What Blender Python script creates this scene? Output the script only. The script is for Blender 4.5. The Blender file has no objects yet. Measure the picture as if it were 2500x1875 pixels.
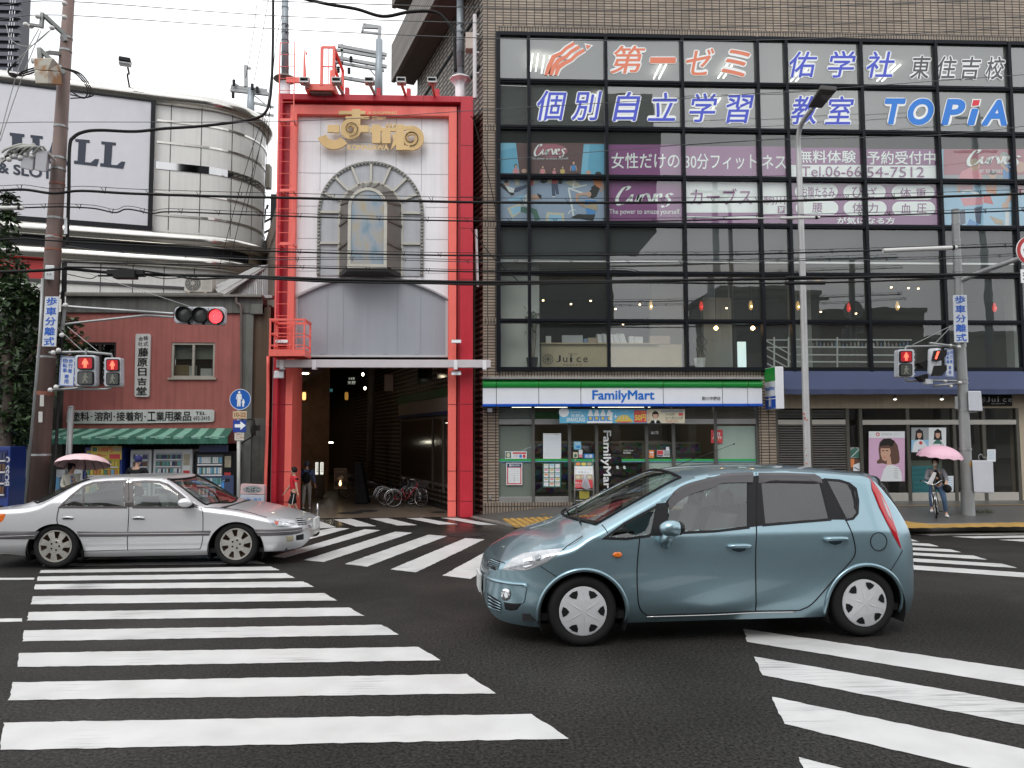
import bpy,math,random
from mathutils import Vector,Matrix
random.seed(7)
S=bpy.context.scene
COL=S.collection
rad=math.radians
FPX,IW,IH=1865.0,2500.0,1875.0
YAW,PITCH,ROLL=rad(2.442),rad(3.857),rad(-0.1536)
CAM=Vector((0,0,1.8))
_F=Vector((math.sin(YAW)*math.cos(PITCH),math.cos(YAW)*math.cos(PITCH),math.sin(PITCH)))
_R=Vector((math.cos(YAW),-math.sin(YAW),0));_U=_R.cross(_F)
_R,_U=math.cos(ROLL)*_R+math.sin(ROLL)*_U,-math.sin(ROLL)*_R+math.cos(ROLL)*_U
cd=bpy.data.cameras.new('camera');cam=bpy.data.objects.new('camera',cd);COL.objects.link(cam)
cd.sensor_width=36.0;cd.lens=FPX/IW*36.0;cd.clip_end=2000;cd.clip_start=0.05
cam.matrix_world=Matrix(((_R.x,_U.x,-_F.x,CAM.x),(_R.y,_U.y,-_F.y,CAM.y),(_R.z,_U.z,-_F.z,CAM.z),(0,0,0,1)))
S.camera=cam
W=bpy.data.worlds.new('World');S.world=W;W.use_nodes=True
nt=W.node_tree;nt.nodes.clear()
out=nt.nodes.new('ShaderNodeOutputWorld');bg=nt.nodes.new('ShaderNodeBackground')
sky=nt.nodes.new('ShaderNodeTexSky');sky.sky_type='NISHITA';sky.sun_disc=False
SUN_EL,SUN_ROT=rad(52),rad(200)
sky.sun_elevation=SUN_EL;sky.sun_rotation=SUN_ROT;sky.air_density=1.0;sky.dust_density=3.0
hs=nt.nodes.new('ShaderNodeHueSaturation');hs.inputs['Saturation'].default_value=0.05
nt.links.new(sky.outputs[0],hs.inputs['Color'])
tc=nt.nodes.new('ShaderNodeTexCoord');nz=nt.nodes.new('ShaderNodeTexNoise');nz.inputs['Scale'].default_value=2.2
nz.inputs['Detail'].default_value=5;nt.links.new(tc.outputs['Generated'],nz.inputs['Vector'])
rp=nt.nodes.new('ShaderNodeValToRGB');rp.color_ramp.elements[0].position=.3;rp.color_ramp.elements[0].color=(8.6,8.9,9.5,1)
rp.color_ramp.elements[1].position=.7;rp.color_ramp.elements[1].color=(17.5,17.6,17.8,1)
nt.links.new(nz.outputs['Fac'],rp.inputs['Fac'])
mx=nt.nodes.new('ShaderNodeMix');mx.data_type='RGBA';mx.inputs[0].default_value=.8
nt.links.new(hs.outputs[0],mx.inputs[6]);nt.links.new(rp.outputs[0],mx.inputs[7])
nt.links.new(mx.outputs[2],bg.inputs['Color']);bg.inputs['Strength'].default_value=0.1
nt.links.new(bg.outputs[0],out.inputs[0])
sl=bpy.data.lights.new('sun','SUN');sl.energy=0.7;sl.angle=rad(25);sl.color=(1,.97,.93)
so=bpy.data.objects.new('sun',sl);COL.objects.link(so)
sd=Vector((math.sin(SUN_ROT)*math.cos(SUN_EL),math.cos(SUN_ROT)*math.cos(SUN_EL),math.sin(SUN_EL)))
so.rotation_euler=sd.to_track_quat('Z','Y').to_euler()
S.view_settings.view_transform='Standard';S.view_settings.look='None'
S.view_settings.exposure=0.35;S.view_settings.gamma=1.0
S.cycles.max_bounces=8;S.cycles.transparent_max_bounces=16;S.cycles.glossy_bounces=4;S.cycles.diffuse_bounces=4
S.cycles.caustics_reflective=False;S.cycles.caustics_refractive=False
S.cycles.use_denoising=True
def ray(u,v):
 return _F+_R*((u-IW/2)/FPX)-_U*((v-IH/2)/FPX)
def PY(u,v,Y):
 d=ray(u,v);return CAM+d*(Y/d.y)
def PG(u,v,z=0.0):
 d=ray(u,v);return CAM+d*((z-CAM.z)/d.z)
def PP(u,v,P0,n):
 d=ray(u,v);return CAM+d*((P0-CAM).dot(n)/d.dot(n))
def PX(u,Y,v=1063.0):
 return PY(u,v,Y).x
def PZ(v,Y,u=1250.0):
 return PY(u,v,Y).z
def lerp(a,b,t):return a+(b-a)*t
MATS={}
def hx(h):
 h=h.lstrip('#');r=[]
 for i in(0,2,4):
  c=int(h[i:i+2],16)/255
  r.append(c/12.92 if c<=.04045 else((c+.055)/1.055)**2.4)
 return tuple(r)
def _col(c):
 return hx(c)if isinstance(c,str)else tuple(c)
def mat(name,c,rough=.5,metal=0,var=.12,vs=3.0,bump=0,bs=40,coat=0,spec=.5,streak=0,em=None,es=0,alpha=1,dirt=0):
 if name in MATS:return MATS[name]
 c=_col(c)
 if max(c)<.06 and rough>.25 and not coat:spec*=.35
 m=bpy.data.materials.new(name);MATS[name]=m;m.use_nodes=True
 t=m.node_tree;N=t.nodes;L=t.links;b=N['Principled BSDF']
 b.inputs['Base Color'].default_value=(*c,1);b.inputs['Roughness'].default_value=rough
 b.inputs['Metallic'].default_value=metal;b.inputs['Coat Weight'].default_value=coat;b.inputs['Coat Roughness'].default_value=.03
 b.inputs['Specular IOR Level'].default_value=spec
 if em is not None:
  b.inputs['Emission Color'].default_value=(*_col(em),1);b.inputs['Emission Strength'].default_value=es
 tcn=N.new('ShaderNodeTexCoord');src=None
 if var:
  n=N.new('ShaderNodeTexNoise');n.inputs['Scale'].default_value=vs;n.inputs['Detail'].default_value=6;n.inputs['Roughness'].default_value=.65
  L.new(tcn.outputs['Object'],n.inputs['Vector'])
  mr=N.new('ShaderNodeMapRange');mr.inputs[1].default_value=.25;mr.inputs[2].default_value=.75
  mr.inputs[3].default_value=1-var;mr.inputs[4].default_value=1+var;L.new(n.outputs['Fac'],mr.inputs[0]);src=mr.outputs[0]
  if streak:
   mp=N.new('ShaderNodeMapping');mp.inputs['Scale'].default_value=(6,6,.25);L.new(tcn.outputs['Object'],mp.inputs[0])
   n2=N.new('ShaderNodeTexNoise');n2.inputs['Scale'].default_value=2.0;n2.inputs['Detail'].default_value=5;L.new(mp.outputs[0],n2.inputs['Vector'])
   m2=N.new('ShaderNodeMapRange');m2.inputs[1].default_value=.45;m2.inputs[2].default_value=.8;m2.inputs[3].default_value=1;m2.inputs[4].default_value=1-streak
   L.new(n2.outputs['Fac'],m2.inputs[0]);mm=N.new('ShaderNodeMath');mm.operation='MULTIPLY'
   L.new(src,mm.inputs[0]);L.new(m2.outputs[0],mm.inputs[1]);src=mm.outputs[0]
  vm=N.new('ShaderNodeVectorMath');vm.operation='SCALE';vm.inputs[0].default_value=c;L.new(src,vm.inputs['Scale'])
  L.new(vm.outputs[0],b.inputs['Base Color'])
  rr=N.new('ShaderNodeMapRange');rr.inputs[3].default_value=max(0,rough*.85);rr.inputs[4].default_value=min(1,rough*1.2)
  L.new(n.outputs['Fac'],rr.inputs[0]);L.new(rr.outputs[0],b.inputs['Roughness'])
 if bump:
  n=N.new('ShaderNodeTexNoise');n.inputs['Scale'].default_value=bs;n.inputs['Detail'].default_value=4
  L.new(tcn.outputs['Object'],n.inputs['Vector']);bp=N.new('ShaderNodeBump');bp.inputs['Strength'].default_value=bump;bp.inputs['Distance'].default_value=.01
  L.new(n.outputs['Fac'],bp.inputs['Height']);L.new(bp.outputs[0],b.inputs['Normal'])
 return m
def glass(name,tint=(.85,.9,.88),f0=.05,rough=0.0,haze=0.0,hazec=(.5,.52,.5)):
 if name in MATS:return MATS[name]
 m=bpy.data.materials.new(name);MATS[name]=m;m.use_nodes=True
 t=m.node_tree;N=t.nodes;L=t.links;N.clear()
 o=N.new('ShaderNodeOutputMaterial');tr=N.new('ShaderNodeBsdfTransparent');tr.inputs[0].default_value=(*tint,1)
 g=N.new('ShaderNodeBsdfGlossy');g.inputs['Roughness'].default_value=rough;g.inputs[0].default_value=(1,1,1,1)
 lw=N.new('ShaderNodeLayerWeight');lw.inputs[0].default_value=.5
 p=N.new('ShaderNodeMath');p.operation='POWER';p.inputs[1].default_value=4.0;L.new(lw.outputs['Facing'],p.inputs[0])
 ma=N.new('ShaderNodeMath');ma.operation='MULTIPLY_ADD';ma.inputs[1].default_value=1-f0;ma.inputs[2].default_value=f0;L.new(p.outputs[0],ma.inputs[0])
 base=tr.outputs[0]
 if haze:
  df=N.new('ShaderNodeBsdfDiffuse');df.inputs[0].default_value=(*hazec,1);mh=N.new('ShaderNodeMixShader');mh.inputs[0].default_value=haze
  L.new(tr.outputs[0],mh.inputs[1]);L.new(df.outputs[0],mh.inputs[2]);base=mh.outputs[0]
 ms=N.new('ShaderNodeMixShader');L.new(ma.outputs[0],ms.inputs[0]);L.new(base,ms.inputs[1]);L.new(g.outputs[0],ms.inputs[2])
 tcn=N.new('ShaderNodeTexCoord');nn=N.new('ShaderNodeTexNoise');nn.inputs['Scale'].default_value=1.3;L.new(tcn.outputs['Object'],nn.inputs['Vector'])
 bp=N.new('ShaderNodeBump');bp.inputs['Strength'].default_value=.02;bp.inputs['Distance'].default_value=.05;L.new(nn.outputs['Fac'],bp.inputs['Height']);L.new(bp.outputs[0],g.inputs['Normal'])
 L.new(ms.outputs[0],o.inputs[0]);return m
def brick(name,c,mortar,bw,bh,ms=.006,dirv=(1,0,0),offset=0.0,rough=.55,var=.18,swap=False):
 if name in MATS:return MATS[name]
 m=bpy.data.materials.new(name);MATS[name]=m;m.use_nodes=True
 t=m.node_tree;N=t.nodes;L=t.links;b=N['Principled BSDF'];b.inputs['Roughness'].default_value=rough
 g=N.new('ShaderNodeNewGeometry');dt=N.new('ShaderNodeVectorMath');dt.operation='DOT_PRODUCT';dt.inputs[1].default_value=dirv;L.new(g.outputs['Position'],dt.inputs[0])
 sp=N.new('ShaderNodeSeparateXYZ');L.new(g.outputs['Position'],sp.inputs[0])
 cb=N.new('ShaderNodeCombineXYZ');L.new(dt.outputs['Value'],cb.inputs[0]);L.new(sp.outputs['Z'],cb.inputs[1])
 br=N.new('ShaderNodeTexBrick');br.offset=offset;br.squash=1;br.inputs['Scale'].default_value=1
 br.inputs['Brick Width'].default_value=bw;br.inputs['Row Height'].default_value=bh;br.inputs['Mortar Size'].default_value=ms;br.inputs['Mortar Smooth'].default_value=.2
 c=_col(c);br.inputs['Color1'].default_value=(*[x*(1-var)for x in c],1);br.inputs['Color2'].default_value=(*[x*(1+var)for x in c],1);br.inputs['Mortar'].default_value=(*_col(mortar),1)
 L.new(cb.outputs[0],br.inputs['Vector'])
 n=N.new('ShaderNodeTexNoise');n.inputs['Scale'].default_value=.7;n.inputs['Detail'].default_value=6;L.new(g.outputs['Position'],n.inputs['Vector'])
 mr=N.new('ShaderNodeMapRange');mr.inputs[1].default_value=.3;mr.inputs[2].default_value=.7;mr.inputs[3].default_value=.82;mr.inputs[4].default_value=1.12;L.new(n.outputs['Fac'],mr.inputs[0])
 vm=N.new('ShaderNodeVectorMath');vm.operation='SCALE';L.new(br.outputs['Color'],vm.inputs[0]);L.new(mr.outputs[0],vm.inputs['Scale']);L.new(vm.outputs[0],b.inputs['Base Color'])
 bp=N.new('ShaderNodeBump');bp.inputs['Strength'].default_value=.5;bp.inputs['Distance'].default_value=.008;bp.invert=True;L.new(br.outputs['Fac'],bp.inputs['Height']);L.new(bp.outputs[0],b.inputs['Normal'])
 return m
ORG={}
TXT={}
def text_mesh(body):
 k=body
 if k not in TXT:
  cu=bpy.data.curves.new('lettering','FONT');cu.body=body;cu.resolution_u=4;cu.fill_mode='FRONT'
  o=bpy.data.objects.new('lettering',cu);me=bpy.data.meshes.new_from_object(o)
  TXT[k]=([v.co.xy.copy()for v in me.vertices],[tuple(p.vertices)for p in me.polygons])
  bpy.data.objects.remove(o);bpy.data.meshes.remove(me);bpy.data.curves.remove(cu)
 return TXT[k]
class MB:
 def __init__(s):s.v=[];s.f=[];s.mi=[];s.m=0;s.T=None
 def add(s,vs,fs,m=None):
  o=len(s.v);s.v+=[s.T@Vector(p)if s.T else Vector(p)for p in vs]
  for f in fs:s.f.append(tuple(o+i for i in f));s.mi.append(s.m if m is None else m)
  return s
 def box(s,x0,x1,y0,y1,z0,z1,m=None):
  return s.add([(x0,y0,z0),(x1,y0,z0),(x1,y1,z0),(x0,y1,z0),(x0,y0,z1),(x1,y0,z1),(x1,y1,z1),(x0,y1,z1)],[(0,3,2,1),(4,5,6,7),(0,1,5,4),(1,2,6,5),(2,3,7,6),(3,0,4,7)],m)
 def hexa(s,p,m=None):
  return s.add(p,[(0,3,2,1),(4,5,6,7),(0,1,5,4),(1,2,6,5),(2,3,7,6),(3,0,4,7)],m)
 def beam(s,a,b,w,h,m=None,up=(0,0,1)):
  a,b=Vector(a),Vector(b);d=(b-a).normalized();sx=d.cross(Vector(up))
  if sx.length<1e-4:sx=Vector((1,0,0))
  sx.normalize();sz=sx.cross(d)
  q=[a+sx*i*w/2+sz*j*h/2 for i,j in((-1,-1),(1,-1),(1,1),(-1,1))];r=[p+(b-a)for p in q]
  return s.hexa(q+r,m)
 def quad(s,a,b,c,d,m=None):return s.add([a,b,c,d],[(0,1,2,3)],m)
 def poly(s,pts,m=None):return s.add(pts,[tuple(range(len(pts)))],m)
 def prism(s,pts,vec,m=None):
  vec=Vector(vec);n=len(pts);a=[Vector(p)for p in pts];b=[p+vec for p in a]
  return s.add(a+b,[tuple(range(n-1,-1,-1)),tuple(range(n,2*n))]+[(i,(i+1)%n,n+(i+1)%n,n+i)for i in range(n)],m)
 def tube(s,path,r,n=8,m=None,caps=True):
  P=[Vector(p)for p in path];k=len(P);R=r if isinstance(r,(list,tuple))else[r]*k
  vs=[];fs=[];pu=None
  for i in range(k):
   d=(P[min(i+1,k-1)]-P[max(i-1,0)]).normalized()
   if pu is None:
    pu=d.orthogonal().normalized()
   pu=(pu-d*pu.dot(d)).normalized();w=d.cross(pu)
   for j in range(n):
    a=2*math.pi*j/n;vs.append(P[i]+(pu*math.cos(a)+w*math.sin(a))*R[i])
  for i in range(k-1):
   for j in range(n):fs.append((i*n+j,i*n+(j+1)%n,(i+1)*n+(j+1)%n,(i+1)*n+j))
  if caps:fs+=[tuple(range(n-1,-1,-1)),tuple((k-1)*n+j for j in range(n))]
  return s.add(vs,fs,m)
 def cyl(s,a,b,r0,r1=None,n=16,m=None):return s.tube([a,b],[r0,r0 if r1 is None else r1],n,m)
 def lathe(s,prof,O,ax,n=24,m=None,a0=0,a1=2*math.pi):
  O=Vector(O);ax=Vector(ax).normalized();u=ax.orthogonal().normalized();w=ax.cross(u);k=len(prof);full=abs(a1-a0-2*math.pi)<1e-6
  c=n if full else n+1;vs=[];fs=[]
  for r,h in prof:
   for j in range(c):
    a=a0+(a1-a0)*j/n;vs.append(O+ax*h+(u*math.cos(a)+w*math.sin(a))*r)
  for i in range(k-1):
   for j in range(n):fs.append((i*c+j,i*c+(j+1)%c,(i+1)*c+(j+1)%c,(i+1)*c+j))
  return s.add(vs,fs,m)
 def ell(s,O,rx,ry,rz,n=12,k=8,m=None,rot=None):
  vs=[];fs=[];O=Vector(O)
  for i in range(k+1):
   p=math.pi*i/k-math.pi/2
   for j in range(n):
    a=2*math.pi*j/n;q=Vector((rx*math.cos(p)*math.cos(a),ry*math.cos(p)*math.sin(a),rz*math.sin(p)))
    if rot:q=rot@q
    vs.append(O+q)
  for i in range(k):
   for j in range(n):fs.append((i*n+j,i*n+(j+1)%n,(i+1)*n+(j+1)%n,(i+1)*n+j))
  return s.add(vs,fs,m)
 def grid(s,fn,nu,nv,m=None,mf=None):
  vs=[fn(i/nu,j/nv)for i in range(nu+1)for j in range(nv+1)];o=len(s.v)
  s.v+=[s.T@Vector(p)if s.T else Vector(p)for p in vs]
  for i in range(nu):
   for j in range(nv):
    mm=(s.m if m is None else m)if mf is None else mf((i+.5)/nu,(j+.5)/nv)
    if mm is None:continue
    a=o+i*(nv+1)+j;s.f.append((a,a+nv+1,a+nv+2,a+1));s.mi.append(mm)
  return s
 def text(s,body,fn,x0,y0,x1,y1,off=0.0,shear=0.0,m=None):
  vs,fs=text_mesh(body)
  if not vs:return s
  q=[(p.x+shear*p.y,p.y)for p in vs];ax=min(p[0]for p in q);bx=max(p[0]for p in q);ay=min(p[1]for p in q);by=max(p[1]for p in q)
  kx=(x1-x0)/max(bx-ax+2*off,1e-6);ky=(y1-y0)/max(by-ay+2*off,1e-6);c=Vector(fn(x0,y0));nrm=(Vector(fn(x1,y0))-c).cross(Vector(fn(x0,y1))-c).normalized()
  if nrm.dot(CAM-c)<0:nrm=-nrm
  n=1 if off<.003 else(6 if off<.03 else 14)
  for i in range(n):
   dx,dy=(off*math.cos(i*6.2832/n),off*math.sin(i*6.2832/n))if n>1 else(0,0)
   s.add([Vector(fn(x0+(p[0]-ax+max(off,0)+dx)*kx,y0+(p[1]-ay+max(off,0)+dy)*ky))+nrm*(i*.00012)for p in q],fs,m)
  return s
 def build(s,name,mats,parent=None,smooth=False,bev=0,auto=None,local=False):
  me=bpy.data.meshes.new(name);mats=mats if isinstance(mats,(list,tuple))else[mats]
  if parent is None:
   if local:org=Vector((0,0,0))
   else:
    org=Vector((sum(p.x for p in s.v)/len(s.v),sum(p.y for p in s.v)/len(s.v),min(p.z for p in s.v)))
  else:org=ORG[parent.name]
  me.from_pydata([p-org for p in s.v],[],s.f);
  for m in mats:me.materials.append(m)
  me.polygons.foreach_set('material_index',s.mi)
  if smooth:me.polygons.foreach_set('use_smooth',[True]*len(s.f))
  o=bpy.data.objects.new(name,me);COL.objects.link(o)
  if parent is None:o.location=org
  else:o.parent=parent
  ORG[o.name]=org
  if smooth and auto:
   me.set_sharp_from_angle(angle=rad(auto))
  if bev:
   b=o.modifiers.new('bevel','BEVEL');b.width=bev;b.segments=2;b.limit_method='ANGLE';b.angle_limit=rad(40)
  me.validate();return o
def tag(o,label=None,cat=None,group=None,kind=None):
 if label:o['label']=label
 if cat:o['category']=cat
 if group:o['group']=group
 if kind:o['kind']=kind
 return o
def thing(name,loc,label,cat,group=None,local=False,rotz=0):
 o=bpy.data.objects.new(name,None);COL.objects.link(o);o.location=loc;o.empty_display_size=.2
 o.rotation_euler=(0,0,rotz);ORG[o.name]=Vector((0,0,0))if local else Vector(loc)
 return tag(o,label,cat,group)
def copy_tree(o,parent=None):
 c=o.copy();COL.objects.link(c);c.parent=parent
 ORG[c.name]=ORG[o.name]
 for ch in list(o.children):copy_tree(ch,c)
 return c
def struct(name,mb,m,smooth=False):return tag(mb.build(name,m,smooth=smooth),kind='structure')
def smooth_path(pts,sub=6):
 P=[Vector(p)for p in pts];n=len(P);o=[]
 for i in range(n-1):
  p0,p1,p2,p3=P[max(i-1,0)],P[i],P[i+1],P[min(i+2,n-1)]
  for k in range(sub):
   t=k/sub;o.append(.5*((2*p1)+(p2-p0)*t+(2*p0-5*p1+4*p2-p3)*t*t+(3*p1-p0-3*p2+p3)*t**3))
 return o+[P[-1]]
# ground
def asphalt():
 m=bpy.data.materials.new('wet_asphalt');m.use_nodes=True;t=m.node_tree;N=t.nodes;L=t.links;b=N['Principled BSDF']
 g=N.new('ShaderNodeNewGeometry')
 n1=N.new('ShaderNodeTexNoise');n1.inputs['Scale'].default_value=42;n1.inputs['Detail'].default_value=4;n1.inputs['Roughness'].default_value=.75;L.new(g.outputs['Position'],n1.inputs['Vector'])
 n2=N.new('ShaderNodeTexNoise');n2.inputs['Scale'].default_value=.5;n2.inputs['Detail'].default_value=5;L.new(g.outputs['Position'],n2.inputs['Vector'])
 cr=N.new('ShaderNodeValToRGB');e=cr.color_ramp.elements;e[0].position=.36;e[0].color=(.006,.006,.006,1);e[1].position=.68;e[1].color=(.062,.059,.054,1)
 L.new(n1.outputs['Fac'],cr.inputs[0])
 mr=N.new('ShaderNodeMapRange');mr.inputs[1].default_value=.3;mr.inputs[2].default_value=.7;mr.inputs[3].default_value=.6;mr.inputs[4].default_value=1.3;L.new(n2.outputs['Fac'],mr.inputs[0])
 vm=N.new('ShaderNodeVectorMath');vm.operation='SCALE';L.new(cr.outputs[0],vm.inputs[0]);L.new(mr.outputs[0],vm.inputs['Scale']);L.new(vm.outputs[0],b.inputs['Base Color'])
 sp=N.new('ShaderNodeSeparateXYZ');L.new(g.outputs['Position'],sp.inputs[0])
 wy=N.new('ShaderNodeMapRange');wy.inputs[1].default_value=12.5;wy.inputs[2].default_value=16.5;wy.inputs[3].default_value=0;wy.inputs[4].default_value=.55;L.new(sp.outputs['Y'],wy.inputs[0])
 wa=N.new('ShaderNodeMath');wa.operation='ADD';L.new(wy.outputs[0],wa.inputs[0]);L.new(n2.outputs['Fac'],wa.inputs[1])
 rr=N.new('ShaderNodeMapRange');rr.inputs[1].default_value=.45;rr.inputs[2].default_value=1.05;rr.inputs[3].default_value=.62;rr.inputs[4].default_value=.16;L.new(wa.outputs[0],rr.inputs[0]);L.new(rr.outputs[0],b.inputs['Roughness'])
 bs=N.new('ShaderNodeMapRange');bs.inputs[1].default_value=.45;bs.inputs[2].default_value=1.05;bs.inputs[3].default_value=.5;bs.inputs[4].default_value=.12;L.new(wa.outputs[0],bs.inputs[0])
 bp=N.new('ShaderNodeBump');bp.inputs['Distance'].default_value=.006;L.new(bs.outputs[0],bp.inputs['Strength']);L.new(n1.outputs['Fac'],bp.inputs['Height']);L.new(bp.outputs[0],b.inputs['Normal'])
 b.inputs['Specular IOR Level'].default_value=.1
 return m
struct('road',MB().quad((-300,-250,0),(300,-250,0),(300,300,0),(-300,300,0)),asphalt())
def paint():
 m=bpy.data.materials.new('road_paint');m.use_nodes=True;t=m.node_tree;N=t.nodes;L=t.links;b=N['Principled BSDF']
 g=N.new('ShaderNodeNewGeometry');mp=N.new('ShaderNodeMapping');mp.inputs['Scale'].default_value=(1.0,22,1);L.new(g.outputs['Position'],mp.inputs[0])
 n=N.new('ShaderNodeTexNoise');n.inputs['Scale'].default_value=1.6;n.inputs['Detail'].default_value=6;n.inputs['Roughness'].default_value=.7;L.new(mp.outputs[0],n.inputs['Vector'])
 n3=N.new('ShaderNodeTexNoise');n3.inputs['Scale'].default_value=.9;L.new(g.outputs['Position'],n3.inputs['Vector'])
 ad=N.new('ShaderNodeMath');ad.operation='MULTIPLY';L.new(n.outputs['Fac'],ad.inputs[0]);L.new(n3.outputs['Fac'],ad.inputs[1])
 cr=N.new('ShaderNodeValToRGB');e=cr.color_ramp.elements;e[0].position=.29;e[0].color=(.62,.62,.61,1);e[1].position=.43;e[1].color=(.25,.25,.25,1);L.new(ad.outputs[0],cr.inputs[0])
 n2=N.new('ShaderNodeTexNoise');n2.inputs['Scale'].default_value=3;n2.inputs['Detail'].default_value=7;L.new(g.outputs['Position'],n2.inputs['Vector'])
 mr=N.new('ShaderNodeMapRange');mr.inputs[1].default_value=.3;mr.inputs[2].default_value=.7;mr.inputs[3].default_value=.9;mr.inputs[4].default_value=1.04;L.new(n2.outputs['Fac'],mr.inputs[0])
 vm=N.new('ShaderNodeVectorMath');vm.operation='SCALE';L.new(cr.outputs[0],vm.inputs[0]);L.new(mr.outputs[0],vm.inputs['Scale']);L.new(vm.outputs[0],b.inputs['Base Color'])
 rr=N.new('ShaderNodeMapRange');rr.inputs[3].default_value=.25;rr.inputs[4].default_value=.6;L.new(n2.outputs['Fac'],rr.inputs[0]);L.new(rr.outputs[0],b.inputs['Roughness'])
 n4=N.new('ShaderNodeTexNoise');n4.inputs['Scale'].default_value=90;L.new(g.outputs['Position'],n4.inputs['Vector'])
 bp=N.new('ShaderNodeBump');bp.inputs['Strength'].default_value=.15;bp.inputs['Distance'].default_value=.004;L.new(n4.outputs['Fac'],bp.inputs['Height']);L.new(bp.outputs[0],b.inputs['Normal'])
 return m
PAINT=paint()
def rough_edge(a,b,n):
 out=[]
 for i in range(n):
  p=lerp(a,b,i/n);j=.007
  out.append(p+Vector((random.uniform(-j,j),random.uniform(-j,j),0)))
 return out
def stripes(name,polys):
 mb=MB()
 for pl in polys:
  P=[PG(u,v,.004)for u,v in pl];e=[]
  for i in range(len(P)):
   L_=(P[(i+1)%len(P)]-P[i]).length;e+=rough_edge(P[i],P[(i+1)%len(P)],max(1,min(60,int(L_/.06))))
  mb.poly(e)
 o=struct(name,mb,PAINT);return o
O_=1.1302
def ov(pl):return[(u*O_,v*O_)for u,v in pl]
def z(pl,sc,ox,oy):return[(ox+u*sc,oy+v*sc)for u,v in pl]
near=[z(p,.678,0,1560)for p in([(15,300),(1910,270),(2052,358),(0,400)],[(45,156),(1680,126),(1787,195),(32,220)],[(72,50),(1508,28),(1587,76),(60,101)])]
near+=[[(59.7,1538.7),(933,1525),(973,1549.5),(55,1565.5)],[(70.5,1494),(852,1483),(889,1503),(65.8,1514.8)],[(80.3,1455.5),(791,1448),(823,1466),(74.5,1475.4)],[(86.8,1426.6),(740,1419.5),(768.5,1433),(83,1438.9)],[(93,1407.4),(697,1399),(721,1411),(90,1418)],[(99.5,1391.9),(661,1383),(684,1392),(97,1398.7)],[(105,1376),(628,1369),(648,1376),(103,1382)],[(109,1362),(600,1356),(618,1362),(107,1367.5)]]
stripes('crosswalk_marking',near)
k1=.27125
stripes('crosswalk_marking',[z(p,k1,660,1220)for p in([(415,260),(0,345),(-150,310),(270,243)],[(560,253),(715,257),(0,449),(-150,405)],[(850,265),(993,274),(130,523),(10,512)],[(1125,286),(1280,297),(480,560),(300,543)],[(1425,314),(1588,328),(870,602),(668,578)],[(1755,345),(1927,357),(1310,654),(1082,626)],[(2100,380),(2290,395),(1805,712),(1548,682)])])
stripes('crosswalk_marking',[z(p,k1,660,1220)for p in([(335,187),(420,184),(595,247),(395,262)],[(570,178),(730,170),(955,238),(770,241)],[(895,168),(1055,165),(1325,228),(1145,232)],[(1220,165),(1360,163),(1690,220),(1515,223)],[(1535,163),(1680,162),(2050,228),(1885,226)])])
k2=.3255
stripes('crosswalk_marking',[z(p,k2,1780,1520)for p in([(105,45),(2500,397),(2500,523),(140,145)],[(188,253),(2500,655),(2500,822),(250,393)],[(318,555),(2500,1004),(2500,1249),(412,760)],[(523,1007),(2500,1530),(2500,1790),(640,1290)])])
k3=.14467
def ext(p,x):
 (a,b,c,d)=p;f=lambda P,Q:(x,P[1]+(Q[1]-P[1])*(x-P[0])/(Q[0]-P[0]))
 return[f(a,b),b,c,f(d,c)]
stripes('crosswalk_marking',[z(ext(p,-900),k3,2180,1270)for p in([(110,312),(310,318),(445,357),(130,350)],[(135,372),(615,395),(780,445),(140,410)],[(150,450),(965,490),(1155,543),(160,497)],[(160,535),(1365,597),(1595,667),(165,578)],[(180,632),(1845,733),(2110,808),(195,690)],[(228,752),(2500,904),(2500,984),(250,825)])])
stripes('lane_marking',[z([(300,232),(2700,196),(2700,232),(640,255)],k3,2180,1270),z([(995,277),(2700,250),(2700,289),(1385,304)],k3,2180,1270),z([(1785,330),(2700,308),(2700,380),(2212,362)],k3,2180,1270)])
stripes('lane_marking',[[(-200,1412),(84,1410.5),(82,1415),(-200,1417)],[(-200,1512),(55.5,1509.5),(53,1517.5),(-200,1520)]])
slab=mat('pavement_asphalt',(.085,.083,.08),.38,var=.25,vs=5,bump=.25,bs=60)
kerbm=mat('kerb_concrete',(.2,.19,.175),.5,var=.25,vs=4,bump=.2)
yel=mat('tactile_yellow',(.42,.25,.06),.5,var=.25,vs=3,bump=.2)
KL=smooth_path([(-.28,17.2,0),(.25,16.0,0),(.95,14.8,0),(2.2,14.28,0),(4.0,14.1,0),(8.0,14.03,0),(40,14.0,0)],8)
def hk(x):return min(.13,max(.012,.012+(x-.6)*.05))
def hw(x):return min(.27,max(.02,.02+(x+.1)*.09))
def pz(x,y):
 k=min(1,max(0,(y-14.1)/3.3));return lerp(hk(x),hw(x),k)
mb=MB();n=len(KL)-1
def pave(u,v):
 f=u*n;i=min(int(f),n-1);p=lerp(KL[i],KL[i+1],f-i)
 d=Vector((0,.14,0))if u>.2 else Vector((.13,.05,0));p=p+d*(1 if u>0 else 0)
 q=Vector((p.x if p.x>.1 else lerp(p.x,.1,v),17.7,0));r=lerp(p,q,v);r.z=pz(r.x,r.y);return r
mb.grid(pave,n,10);struct('pavement',mb,slab)
mb=MB()
def kerbf(u,v):
 f=u*n;i=min(int(f),n-1);p=lerp(KL[i],KL[i+1],f-i);h=pz(p.x,p.y)
 d=Vector((0,.15,0))if u>.2 else Vector((.14,.06,0))
 return[Vector((p.x,p.y,-.02)),Vector((p.x,p.y,h-.01)),p+d*.1+Vector((0,0,h+.004)),p+d+Vector((0,0,h+.004)),p+d+Vector((0,0,-.02))][int(round(v*4))]
mb.grid(kerbf,n,4);struct('kerb',mb,kerbm)
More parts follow.
